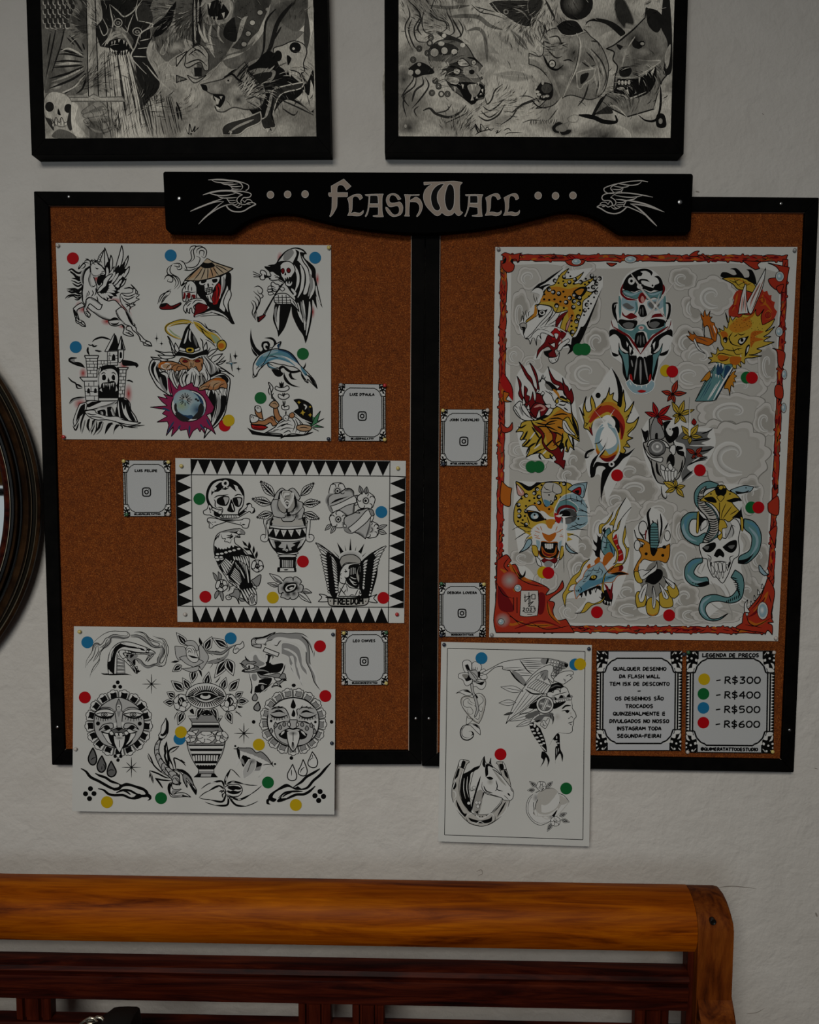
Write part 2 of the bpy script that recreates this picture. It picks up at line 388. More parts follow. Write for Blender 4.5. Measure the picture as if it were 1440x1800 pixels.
lathe('groove', [(26, -.02), (24, -.023), (20, -.023), (18, -.018)], 'mirror_black')
lathe('highlight_line', [(18.6, -.018), (18, -.024), (17.2, -.024), (16.8, -.018)], 'mirror_highlight')
lathe('inner_moulding', [(17, -.018), (16, -.022), (12, -.022), (9, -.018), (7, -.012), (7, -.008)], 'red_wood')
lathe('mirror_glass', [(8, -.009), (-337, -.009)], 'mirror_glass')
# ------------------------------------------------------------ printed and drawn artwork
# a small drawing language: every line is one stroke or filled shape laid as ink on a sheet
INK = {'k': (.003, .003, .003), 'k2': (.02, .02, .02), 'w': (.72, .72, .70), 'W': (.85, .85, .83), 'g1': (.50, .50, .49), 'g2': (.30, .30, .295), 'g3': (.15, .15, .148), 'g4': (.07, .07, .07),
 'r': (.42, .01, .01), 'dr': (.17, .006, .008), 'R': (.42, .035, .015), 'o': (.50, .13, .012), 'O': (.55, .22, .02), 'y': (.66, .42, .035), 'Y': (.56, .38, .045), 'br': (.20, .07, .03), 'tan': (.48, .30, .17), 'skin': (.44, .20, .085),
 'st': (.50, .40, .28), 'bl': (.10, .26, .36), 'lb': (.30, .44, .50), 'db': (.02, .06, .13), 'te': (.12, .27, .28), 'mg': (.28, .02, .08), 'gn': (.06, .22, .10), 'lg': (.34, .42, .25),
 'c1': (.52, .505, .47), 'c2': (.40, .39, .365), 'c3': (.27, .262, .24), 'c4': (.62, .60, .57), 'pk': (.60, .30, .26)}
INK.update({'p%d' % i: tuple(x*(.85*(1-i/10)**1.9+.004) for x in (1, .95, .85)) for i in range(11)})
INK = {k: tuple(x*.86 for x in v) for k, v in INK.items()}
class Art:
 def __init__(s, plane, step=1.5e-6, base=6e-5, paper='w'):
  s.pl = plane; s.V = []; s.Fc = []; s.C = []; s.h = s.h0 = s.hm = base; s.step = step; s.col = INK['k']; s.bg = INK[paper]
  s.ox = s.oy = 0; s.sc = 1.0; s.q = None; s.mx = None
 def px(s, p):
  x, y = p
  if s.q:
   (ax, ay), (bx, by), (cx, cy), (dx, dy), w, h = s.q
   u, v = x/w, y/h
   # projective map of the unit square
   gx, gy = ax-bx+cx-dx, ay-by+cy-dy
   d1x, d2x, d1y, d2y = bx-cx, dx-cx, by-cy, dy-cy
   den = d1x*d2y-d2x*d1y; g = (gx*d2y-d2x*gy)/den; hh = (d1x*gy-gx*d1y)/den
   W_ = g*u+hh*v+1
   return (((bx-ax+g*bx)*u+(dx-ax+hh*dx)*v+ax)/W_, ((by-ay+g*by)*u+(dy-ay+hh*dy)*v+ay)/W_)
  return (s.ox+x/s.sc, s.oy+y/s.sc)
 def raw(s, pts, faces, cols):
  n = len(s.V); s.h += s.step
  for p in pts: s.V.append(s.pl.at(*s.px(p), s.h))
  s.C += cols
  for f in faces:
   s.Fc.append([n+i for i in f])
 def both(s, pts, faces, cols):
  s.raw(pts, faces, cols)
  if s.mx is not None: s.raw([(2*s.mx-x, y) for x, y in pts], faces, cols)
 def ctl(s, toks):
  P = []; K = []
  for t in toks:
   k = t.endswith('*'); x, y = t.rstrip('*').split(','); P.append((float(x), float(y))); K.append(k)
  return P, K
 def smooth(s, P, K, closed):
  n = len(P); out = []; e = s.px_scale()
  rng = range(n) if closed else range(n-1)
  for i in rng:
   j = (i+1) % n; p1, p2 = P[i], P[j]
   p0 = P[i-1] if (closed or i > 0) else p1; p3 = P[(i+2) % n] if (closed or i+2 < n) else p2
   if K[i]: p0 = p1
   if K[j]: p3 = p2
   L = math.hypot(p2[0]-p1[0], p2[1]-p1[1])/e; m = max(1, min(7, int(L/1.7)+1))
   for k in range(m):
    t = k/m; t2 = t*t; t3 = t2*t
    out.append(tuple(.5*(2*p1[a]+(p2[a]-p0[a])*t+(2*p0[a]-5*p1[a]+4*p2[a]-p3[a])*t2+(3*p1[a]-p0[a]-3*p2[a]+p3[a])*t3) for a in (0, 1)))
  if not closed: out.append(P[-1])
  return out
 def px_scale(s):
  if s.q: return s.q[4]/abs(s.q[1][0]-s.q[0][0])
  return s.sc
 def fill(s, pts, col):
  tr = tessellate_polygon([[Vector((x, y, 0)) for x, y in pts]])
  if tr: s.both(pts, [list(t) for t in tr], [col]*len(pts))
 def strip(s, pts, w, closed=False, t0=True, t1=True, one=0, cols=None):
  q = [pts[0]]
  for p in pts[1:]:
   if math.hypot(p[0]-q[-1][0], p[1]-q[-1][1]) > 1e-4: q.append(p)
  if closed and math.hypot(q[0][0]-q[-1][0], q[0][1]-q[-1][1]) < 1e-4: q.pop()
  n = len(q)
  if n < 2: return
  L = [0]
  for i in range(1, n): L.append(L[-1]+math.hypot(q[i][0]-q[i-1][0], q[i][1]-q[i-1][1]))
  T = L[-1]; A = []; B = []
  if not one: w *= 1.48
  for i, p in enumerate(q):
   a = q[i-1] if (i > 0 or closed) else p; c = q[(i+1) % n] if (i < n-1 or closed) else p
   dx, dy = c[0]-a[0], c[1]-a[1]; l = math.hypot(dx, dy) or 1; nx, ny = -dy/l, dx/l
   k = 1.0
   if not closed:
    u = L[i]/T
    if t0: k = min(k, .35+u/.2*.65) if u < .2 else k
    if t1: k = min(k, .25+(1-u)/.3*.75) if 1-u < .3 else k
   if one:
    A.append(p); B.append((p[0]+nx*w*k, p[1]+ny*w*k))
   else:
    A.append((p[0]-nx*w*k/2, p[1]-ny*w*k/2)); B.append((p[0]+nx*w*k/2, p[1]+ny*w*k/2))
  m = n if closed else n-1
  fs = [f for i in range(m) for f in ([i, (i+1) % n, n+(i+1) % n], [i, n+(i+1) % n, n+i])]
  ca, cb = cols or (s.col, s.col)
  s.both(A+B, fs, [ca]*n+[cb]*n)
 def run(s, txt):
  for line in txt.split('\n'):
   line = line.split('#')[0].strip()
   for cmd in line.split(';'):
    a = cmd.split()
    if a: s.cmd(a, cmd)
  return s
 def cmd(s, a, raw):
  c = a[0]
  if c in 'oX':      # origin and scale of the traced coordinates; X also restarts the ink layers
   s.ox, s.oy, s.sc = map(float, a[1:4]); s.q = s.mx = None; s.hm = max(s.hm, s.h)
   if c == 'X': s.h = s.h0
  elif c == 'q':
   v = [float(x) for x in a[1:]]; s.q = ((v[0], v[1]), (v[2], v[3]), (v[4], v[5]), (v[6], v[7]), v[8], v[9]); s.mx = None
  elif c == 'm': s.mx = None if a[1] == 'off' else float(a[1])
  elif c == 'c': s.col = INK[a[1]]
  elif c == 'z': s.hm = s.h0 = s.h = max(s.h, s.hm)
  elif c == 'st': s.step = float(a[1])
  elif c == 'k': s.bg = INK[a[1]]
  elif c == 'f': s.fill(s.smooth(*s.ctl(a[1:]), True), s.col)
  elif c == 'p': s.fill(s.ctl(a[1:])[0], s.col)
  elif c == 's': s.strip(s.smooth(*s.ctl(a[2:]), False), float(a[1]))
  elif c == 't': s.strip(s.smooth(*s.ctl(a[2:]), False), float(a[1]), t0=False)
  elif c == 'u': s.strip(s.smooth(*s.ctl(a[2:]), False), float(a[1]), t0=False, t1=False)
  elif c == 'v': s.strip(s.smooth(*s.ctl(a[2:]), True), float(a[1]), closed=True)
  elif c == 'l':
   s.segs(s.ctl(a[2:])[0], float(a[1]))
  elif c == 'L':
   P = s.ctl(a[2:])[0]
   s.segs(P+P[:1], float(a[1]))
  elif c in 'bB':
   P, K = s.ctl(a[3:]); pts = s.smooth(P, K, True) if c == 'b' else P
   s.fill(pts, INK[a[1]])
   if c == 'b': s.strip(pts, float(a[2]), closed=True)
   else: s.segs(pts+pts[:1], float(a[2]))
  elif c == 'g':     # one-sided fade from the ink colour to the colour beneath
   w = float(a[1]); P, K = s.ctl(a[2:]); s.strip(s.smooth(P, K, False), w, t0=True, t1=True, one=1, cols=(s.col, s.bg))
  elif c == 'G':
   w = float(a[1]); P, K = s.ctl(a[2:]); s.strip(s.smooth(P, K, False), w, t0=False, t1=False, one=1, cols=(s.col, s.bg))
  elif c in 'eE':
   rx, ry = float(a[1]), float(a[2])
   for t in a[3:]:
    x, y = map(float, t.split(',')); pts = [(x+rx*math.cos(2*math.pi*k/20), y+ry*math.sin(2*math.pi*k/20)) for k in range(20)]
    s.fill(pts, s.col)
    if c == 'E': s.halo = 1
  elif c == 'r':
   w, rx, ry = map(float, a[1:4])
   for t in a[4:]:
    x, y = map(float, t.split(',')); s.strip([(x+rx*math.cos(2*math.pi*k/28), y+ry*math.sin(2*math.pi*k/28)) for k in range(28)], w, closed=True)
  elif c == 'y':     # soft round wash: centre colour fading to the colour beneath
   rx, ry = float(a[1]), float(a[2])
   for t in a[3:]:
    x, y = map(float, t.split(',')); n = 20
    pts = [(x, y)]+[(x+rx*math.cos(2*math.pi*k/n), y+ry*math.sin(2*math.pi*k/n)) for k in range(n)]
    s.both(pts, [[0, 1+k, 1+(k+1) % n] for k in range(n)], [s.col]+[s.bg]*n)
  elif c == 'h':     # h n w jitter x0,y0 x1,y1 x2,y2 x3,y3 : n strokes swept from edge 0-1 to edge 2-3
   n = int(a[1]); w = float(a[2]); j = float(a[3]); P, K = s.ctl(a[4:8]); rg = random.Random(int(sum(x for x, y in P)))
   for k in range(n):
    t = (k+.5)/n; q = lambda u, v: (u[0]+(v[0]-u[0])*t+rg.uniform(-j, j), u[1]+(v[1]-u[1])*t+rg.uniform(-j, j))
    A, B = q(P[0], P[1]), q(P[3], P[2]); M = ((A[0]+B[0])/2+rg.uniform(-j, j), (A[1]+B[1])/2+rg.uniform(-j, j))
    s.strip(s.smooth([A, M, B], [0, 0, 0], False), w)
  elif c == 'T':
   h, w, wd = float(a[1]), float(a[2]), float(a[3]); x, y = map(float, a[4].split(',')); s.text(raw.split(a[4], 1)[1].strip().replace('_', ' '), x, y, h, w, wd)
 def segs(s, P, w):
  for a, b in zip(P, P[1:]): s.strip([a, b], w, t0=False, t1=False)
 def text(s, t, cx, cy, h, w, wd):
  """centred stroke lettering; wd = full width"""
  adv = []
  for ch in t: adv.append(FONT_W.get(ch, 4.0)+1.3)
  tot = sum(adv)-1.3;kx = wd/tot;ky = h/6;x = cx-wd/2
  for ch, ad in zip(t, adv):
   for pl in FONT.get(ch, ()):
    P = [(x+px*kx-(py-3)*-.0*kx, cy-h/2+py*ky) for px, py in pl]
    if len(P) > 4: s.strip(s.smooth(P, [False]*len(P), False), w, t0=False, t1=False)
    else:
     s.segs(P, w)
     for p in P: 
      q = [(p[0]+w*.7*math.cos(2*math.pi*k/8), p[1]+w*.7*math.sin(2*math.pi*k/8)) for k in range(8)];s.fill(q, s.col)
   x += ad*kx
 def build(s, name, m, parent):
  me = bpy.data.meshes.new(name);me.from_pydata([tuple(v) for v in s.V], [], s.Fc)
  me.materials.append(MAT[m]);at = me.color_attributes.new('ink', 'FLOAT_COLOR', 'POINT')
  at.data.foreach_set('color', [x for c in s.C for x in (c[0], c[1], c[2], 1)])
  # every face looks out of the sheet
  import bmesh
  bm = bmesh.new();bm.from_mesh(me)
  for f in bm.faces:
   if f.normal.dot(s.pl.n) > 0: f.normal_flip()
  bm.to_mesh(me);bm.free()
  return link(name, me, parent)
def F_(d):
 return {k: [[tuple(map(float, p.split(','))) for p in st.split()] for st in v.split('/')] for k, v in d.items()}
FONT = F_({
 'A': '0,6 .4,4 2,0 3.4,4 4,6/.5,4 3.5,4', 'B': '.3,0 .2,6/0,.2 2.6,.2 3.4,1.4 2.4,2.8 .4,2.9/.4,2.9 3,3 3.8,4.4 2.8,5.8 .1,6', 'C': '3.7,1.1 2.9,.2 1.4,.2 .3,1.6 .1,3.8 .9,5.6 2.4,5.9 3.9,5', 'D': '.6,.6 .3,6/0,.3 2,.2 3.6,1.2 3.9,3 2.9,4.9 .3,6',
 'E': '3.6,.2 .6,.2 .2,3 .1,5.8 3.8,5.8/.3,3 3.2,2.9', 'F': '3.8,.2 .5,.2 .3,6/.4,3 3.2,2.9', 'G': '3.6,.9 2.6,.2 1.2,.4 .1,2.2 .2,4.6 1.4,5.9 3,5.7 3.8,4.6 3.8,3.3/2.1,3.3 4,3.2', 'H': '.2,0 .1,6/3.8,0 3.7,6/.1,3.1 3.8,2.9',
 'I': '.6,0 .5,6', 'J': '3.4,0 3.4,4 2.6,5.8 1.2,5.9 .1,4.8', 'L': '.4,0 .1,5.8 3.8,5.8', 'M': '0,6 .6,.2 2.4,3.6 4.3,.2 4.8,6', 'N': '.1,6 .2,.2 3.6,5.8 3.8,0', 'O': '2.3,.2 .8,.8 0,3 .6,5.3 2,5.9 3.5,4.9 4,2.6 3.3,.8 2.3,.2',
 'P': '.7,.4 .3,6/0,.4 2.4,.1 3.8,1.2 3.1,3 .4,3.5', 'Q': '2.3,.2 .8,.8 0,3 .6,5.3 2,5.9 3.5,4.9 4,2.6 3.3,.8 2.3,.2/2.2,4.2 4.2,6.1', 'R': '.6,.4 .3,6/0,.4 2.6,.1 3.7,1.2 2.9,2.7 .5,3.3/1.6,3.1 4,6', 'S': '3.7,.6 2.4,.1 .8,.5 .3,1.7 1.4,2.7 2.9,3.2 3.7,4.4 2.8,5.7 1.2,5.9 .1,5.3',
 'T': '0,.2 4,.2/2,.2 1.8,6', 'U': '.2,0 .1,4 1,5.7 2.6,5.8 3.7,4.4 3.9,0', 'V': '0,0 1.8,6 4,0', 'W': '0,0 1,6 2.5,1.6 3.6,6 5.2,0', 'Z': '.3,.2 3.8,.2 .1,5.8 4,5.8', 'Ã': '0,6 .4,4 2,0 3.4,4 4,6/.5,4 3.5,4/.8,-1.2 1.6,-1.8 2.4,-1.2 3.3,-1.8',
 'Ç': '3.7,1.1 2.9,.2 1.4,.2 .3,1.6 .1,3.8 .9,5.6 2.4,5.9 3.9,5/2.2,5.9 2.6,7 1.6,7.4', '1': '.5,.2 .5,6', '5': '3.7,.2 .8,.2 .5,2.7 2.6,2.5 3.7,3.9 2.8,5.6 .2,5.9', '3': '.3,.3 3.6,.3 1.6,2.5 3.2,3 3.6,4.6 2.4,5.8 .1,5.7', '0': '2.3,.2 .8,.8 0,3 .6,5.3 2,5.9 3.5,4.9 4,2.6 3.3,.8 2.3,.2',
 '4': '3,6 3,0 0,4 4,3.9', '6': '3.4,.1 1.2,1.6 .1,4 .9,5.7 2.7,5.8 3.8,4.4 2.7,3 .4,3.5', '2': '.3,1.2 1.4,.2 3,.4 3.3,1.8 .1,5.8 3.9,5.7', '7': '.1,.2 3.7,.2 1.2,6', '$': '3.7,1.1 2.4,.6 .8,1 .3,1.9 1.4,2.8 2.9,3.2 3.7,4.2 2.8,5.2 1.2,5.4 .1,4.8/2.1,-.8 1.9,7', '%': '3.9,0 .2,6/1,.2 .2,1.2 1,2.3 1.9,1.2 1,.2/3.2,3.6 2.3,4.7 3.2,5.8 4,4.7 3.2,3.6',
 '-': '0,3.2 2,3', "'": '.3,0 .1,1.4', '!': '.6,0 .4,4.2/.35,5.7 .3,5.9', '.': '.2,5.8 .3,5.9', '@': '3.4,2.3 2.3,1.6 1.2,2.4 .9,3.9 1.7,4.7 2.9,4.1 3.5,1.8/3.3,3.2 3.4,4.6 4.5,4.3 5,2.6 4.2,.6 2.4,0 .6,1 0,3.2 .7,5.3 2.4,6.1 4,5.7', 'X': '0,0 4,6/4,0 0,6', 'Y': '0,0 2,3/4,0 1.6,6'})
FONT_W = {'I': .9, '1': .9, "'": .4, '!': .8, '.': .4, '-': 2, 'M': 4.8, 'W': 5.2, '@': 5, ' ': 2.2}
STK = {'r': 'red', 'b': 'blue', 'g': 'green', 'y': 'yellow'}
def sheet(name, plane, q, label, cat, group=None, th=.0004, art=(), stickers='', inkmat='printed_ink', paper='paper', bgcol='w', W=None, base=6e-5):
 """a paper sheet pinned to the board: empty > paper, drawing, round price stickers"""
 cx = sum(p[0] for p in q)/4; cy = max(p[1] for p in q); c = plane.at(cx, cy)
 e = empty(name, (c.x, c.y, c.z), label, cat, group)
 b = MB(); a = [plane.at(*p) for p in q]; b.hexa(a, [p+plane.n*th for p in a]); b.build('paper', paper, e)
 if art:
  A = Art(plane, base=base, paper=bgcol)
  for t in art: A.run(t)
  d = A.build('drawing', inkmat, e)
  h = max(A.h, A.hm)+3e-5
 else: h = base+4e-5
 for t in stickers.split():
  k, x, y, *r = t.split(','); x, y = float(x), float(y); r = float(r[0]) if r else 10.5
  s = MB(); h += 1e-5; n = 28
  pts = [(x+r*math.cos(2*math.pi*i/n), y+r*math.sin(2*math.pi*i/n)) for i in range(n)]
  s.hexa([plane.at(*p, h+5e-5) for p in pts], [plane.at(*p, h) for p in pts])
  o = s.build('price_sticker', 'sticker_'+STK[k], e); o['label'] = STK[k]+' round price sticker'
 return e
PINS = []
def pin(px, py, colour, label, y=-.0155, r=.0032):
 p = wp(px, py, y-.003)
 b = MB(); rings = []
 for rr, dy in ((.0004, .010), (.0004, .0027), (r*.55, .0026), (r*.55, .001), (r, .0006), (r*1.02, -.0004), (r*.86, -.0014), (r*.5, -.0020), (.0001, -.0022)):
  rings.append([(rr*math.cos(2*math.pi*k/16), dy, rr*math.sin(2*math.pi*k/16)) for k in range(16)])
 b.loft(rings); o = b.build('push_pin', 'pin_'+colour, None, smooth=50, loc=p); o.location = p
 tag(o, label, 'push pin', 'push pins holding the sheets and cards')
# ------------------------------------------------------------ hanging sign and framed drawings
SY = -.0345
def spline(P, K=None):
 a = Art(Plane(0)); return a.smooth(P, K or [False]*len(P), True)
o = [(289, 301), (1216, 305), (1219, 308), (1215, 404), (1210, 409.5), (1094, 410), (1088, 408), (1070, 396), (1052, 384), (1036, 377), (1018, 372.5), (1000, 371), (980, 372.5), (941, 382.5), (896, 394), (837, 403.5), (790, 408), (770, 410),
 (742, 410.5), (710, 409.5), (645, 403), (592, 394.5), (551, 384.5), (530, 378.5), (516, 375.5), (495, 374.5), (474, 376), (456, 380), (440, 386), (425, 394), (408, 407), (401, 409), (297, 408), (291, 402), (286.5, 304)]
sgn = empty('wooden_sign', (wp(752, 405, SY).x, 0, wp(752, 405, SY).z), 'long black painted wooden sign with carved pale lettering above the boards', 'sign')
b = MB(); a = [wp(x, y, SY) for x, y in o]; b.hexa(a, [(p.x, FY-.0003, p.z) for p in a]); b.build('board', 'sign_black', sgn, bevel=.0014)
screw(sgn, 315, 349, SY, .0030); screw(sgn, 1195.3, 355.3, SY, .0034)
SGN_LET = Art(Plane(SY), base=3e-4)
INK['sl'] = (.33, .27, .225); INK['sw'] = (.50, .47, .44)
for x, y in ((475.5, 342.4), (505.7, 341.7), (536.4, 341.2), (946.2, 343.8), (976.8, 344.3), (1007.4, 343.6)):
 A = Art(Plane(SY), base=3e-4); A.run('o 0 0 1\nc sw\ne 6.5 6.8 %f,%f\nc sl\ne 5.6 5.9 %f,%f' % (x, y, x, y)); A.build('dot', 'printed_ink', sgn)
def letters(A, grow, col):
 A.col = INK[col]
 for poly in LETTERS.strip().split('\n'):
  a = poly.split()
  if a[0] == 'o': A.cmd(a, poly); continue
  P, K = A.ctl(a); pts = A.smooth(P, K, True)
  A.fill(pts, A.col)
  if grow: A.strip(pts, grow*A.sc, closed=True)
LETTERS = """
o 570 305 8
100,178* 190,128* 275,80* 325,130* 376,178* 345,205* 312,230* 290,190 262,165 230,158 200,166 182,195 178,235* 178,270* 328,270* 324,325* 182,326* 180,400 174,470 150,520 120,570 85,608* 78,598* 95,560 108,500 112,400 113,322* 75,322* 62,298* 64,272* 104,272* 102,230
330,352* 375,322 430,297 480,292 515,300 537,340* 520,356 502,368* 482,335 450,318 415,322 396,352 394,400 392,470 388,515 366,572* 400,556 430,548 465,556 510,556 540,530 552,520* 545,555 520,580 490,594 440,594 380,588 330,590* 352,540 352,450 346,400
575,298* 700,292 832,290* 815,330 812,440 815,540 832,606* 760,608 690,602* 690,592* 760,588* 764,540 764,470* 630,470* 622,520 605,575 585,608* 578,598* 608,530 622,440 632,318* 590,308
1080,356* 1040,368* 1018,330 985,304 945,302 920,330 912,375 925,405 960,418 1010,412 1060,402 1090,430 1105,480 1095,545 1060,585 1000,602 950,598 905,562 875,515 865,475* 885,480* 915,515 950,560 985,584 1030,575 1055,545 1060,500 1045,462 1015,452 960,465 915,462 885,420 875,370 890,320 930,290 985,284 1035,305 1060,335
1128,296* 1230,300 1340,296* 1330,306* 1225,308 1205,330 1200,384* 1250,355 1290,334 1340,360 1370,410 1380,470 1360,540 1330,585 1306,606* 1300,600* 1330,545 1345,490 1335,440 1305,405 1260,395 1200,396* 1194,480 1192,570 1200,598* 1126,596* 1145,570 1148,460 1142,340
o 735 305 7.58
78,118* 190,114 330,112 480,104 590,122* 560,155 552,210 552,300 552,400 560,490 594,520* 570,545 540,562 510,540 484,508* 460,540 420,558 380,560 345,540 314,514* 300,540 270,558 240,558 180,510 110,430 76,345 80,260 120,190 198,138* 140,142 82,152*
632,282* 740,280 864,282* 846,320 842,420 848,530 858,568* 790,570 722,566* 722,560* 780,552 800,535 796,450* 680,438* 665,490 632,570* 620,568* 645,520 665,440 678,296* 640,294
902,325* 950,298 1000,276 1045,268 1078,282 1098,330* 1080,340 1060,346* 1045,315 1015,296 985,298 970,330 965,400 962,460 940,524* 975,514 1010,516 1050,526 1085,520 1110,494* 1105,530 1075,555 1030,562 980,552 895,558* 918,510 920,430 915,370
1146,325* 1194,298 1245,276 1290,268 1322,282 1342,330* 1324,342 1304,350* 1290,315 1260,296 1230,298 1214,330 1208,400 1205,460 1184,524* 1220,514 1255,512 1295,526 1330,518 1354,490* 1348,530 1320,555 1275,562 1225,552 1138,558* 1162,510 1165,430 1160,370
"""
letters(SGN_LET, .9, 'sw'); SGN_LET.cmd(['z'], ''); letters(SGN_LET, 0, 'sl')
INK['sk'] = (.0035, .0035, .0035)
for o_, ps in (('o 735 305 7.58', ['320,135* 270,150 210,200 176,270 170,340 185,420 215,475 250,496 280,490 300,460* 285,420 262,370 256,310 268,250 310,190 350,140*', '425,140 450,150 475,190 484,260 484,350 476,430 450,480 425,498 395,485 368,430 356,350 362,270 380,200 400,155',
      '690,296* 780,296 795,320 796,395* 690,395*']), ('o 570 305 8', ['644,308* 735,308 755,330 762,425* 636,425*'])):
 SGN_LET.run(o_); 
 for p in ps:
  P, K = SGN_LET.ctl(p.split()); pts = SGN_LET.smooth(P, K, True); SGN_LET.fill(pts, INK['sk']); SGN_LET.col = INK['sw']; SGN_LET.strip(pts, 5.5, closed=True)
SGN_LET.build('lettering', 'printed_ink', sgn)['label'] = 'pale carved lettering'
BIRD = """
o 330 305 11.08
c sw
s 20 400,125 560,118 700,122 800,135 900,145 1000,170 1050,210 1070,260 1050,300 1015,325
u 10 780,128 900,135 1000,155 1110,190 1180,225 1190,270 1170,310 1130,330
s 12 470,130 530,160 600,172 700,180 800,182 890,178
s 12 640,180 700,205 780,215 870,212 980,204
s 12 780,220 850,248 940,256 1050,246
s 12 845,258 870,290 930,306 1020,304
u 10 845,330 860,312 900,305
s 22 295,418 450,370 600,342 750,335 900,340 1080,350 1180,372
u 12 1080,350 1180,372 1230,395 1235,425 1205,458 1150,470 1090,470 1050,515 1035,550 1050,580
s 14 430,388 520,412 640,430 760,425 860,405 930,388
s 14 850,345 950,375 1070,412
u 11 1070,412 1010,440 970,480 958,520 975,560 1020,590 1080,604 1130,600 1180,572 1240,568 1290,572 1330,598
s 12 580,430 620,460 700,478 760,478 860,474 960,466
u 10 760,480 790,530 830,580
s 10 780,515 840,525 950,522;s 10 815,565 880,574 955,550;s 10 870,600 930,610 980,575;s 10 900,620 960,645 1020,600;s 10 940,645 980,665 1040,650 1060,620
s 18 50,738 200,670 400,590 560,530 690,485
s 14 50,738 250,655 450,580 600,548 700,545
s 14 210,988 340,850 500,710 600,620 700,548
s 14 210,988 360,840 560,700 720,625 830,603 880,610 950,655
u 16 755,630 800,690 880,735 960,745 1050,742 1120,715 1200,665 1330,598
u 9 1070,520 1095,540 1112,562 1130,530 1160,508 1210,510 1245,535 1262,565;s 12 1160,602 1190,592 1225,600
o 1040 305 10.28
u 11 1018,150 900,130 800,134 700,142 560,165 400,200 280,240 228,270 230,310 270,345 330,360 410,355
u 10 470,185 400,215 355,245 350,280 380,315 400,345
s 12 910,140 860,185 780,208 680,212 560,195 450,180
s 11 690,215 640,240 560,250 470,240 400,225;s 11 575,255 520,285 440,290 360,280;s 11 575,265 545,310 480,335 410,340;u 9 540,320 550,350
s 14 1108,428 950,395 800,370 650,352 500,352 430,370 345,430
u 12 420,350 300,358 220,385 188,430 200,470 240,488 330,490 370,530 378,570
s 12 930,395 820,420 700,430 560,418 420,392
u 11 345,430 400,460 435,500 440,535 420,570 370,580 300,605 250,575 190,568 140,578 98,600
s 16 820,430 760,465 640,488 540,475 440,465;s 11 625,490 560,525 450,522;u 10 630,490 600,550 575,595;s 10 600,550 520,565 450,550;s 10 560,595 500,600 440,570;s 10 520,610 460,630 400,590;s 10 470,635 410,640 350,600
s 18 650,488 800,510 950,545 1100,600 1318,698
s 16 700,548 850,560 1000,590 1150,635 1318,698
s 20 1180,950 1050,820 950,720 820,610 700,548
s 12 570,598 660,605 760,645 860,690 960,750
u 15 98,600 180,640 260,690 340,718 430,725 510,705 580,660 635,605
u 9 150,560 180,528 230,518 275,530 298,560 320,520 340,510;s 12 190,600 220,595 245,602
"""
for t in BIRD.split('\no 1040')[0], 'o 1040'+BIRD.split('\no 1040')[1]:
 A = Art(Plane(SY), base=3e-4); A.col = INK['sw']; A.run(t); A.build('swallow', 'printed_ink', sgn)['label'] = 'swallow drawn in pale lines'
LP = Plane(-.0150)
BP1 = Plane(-.0207, slope=.019, z0=WALL.at(400,1345).z)
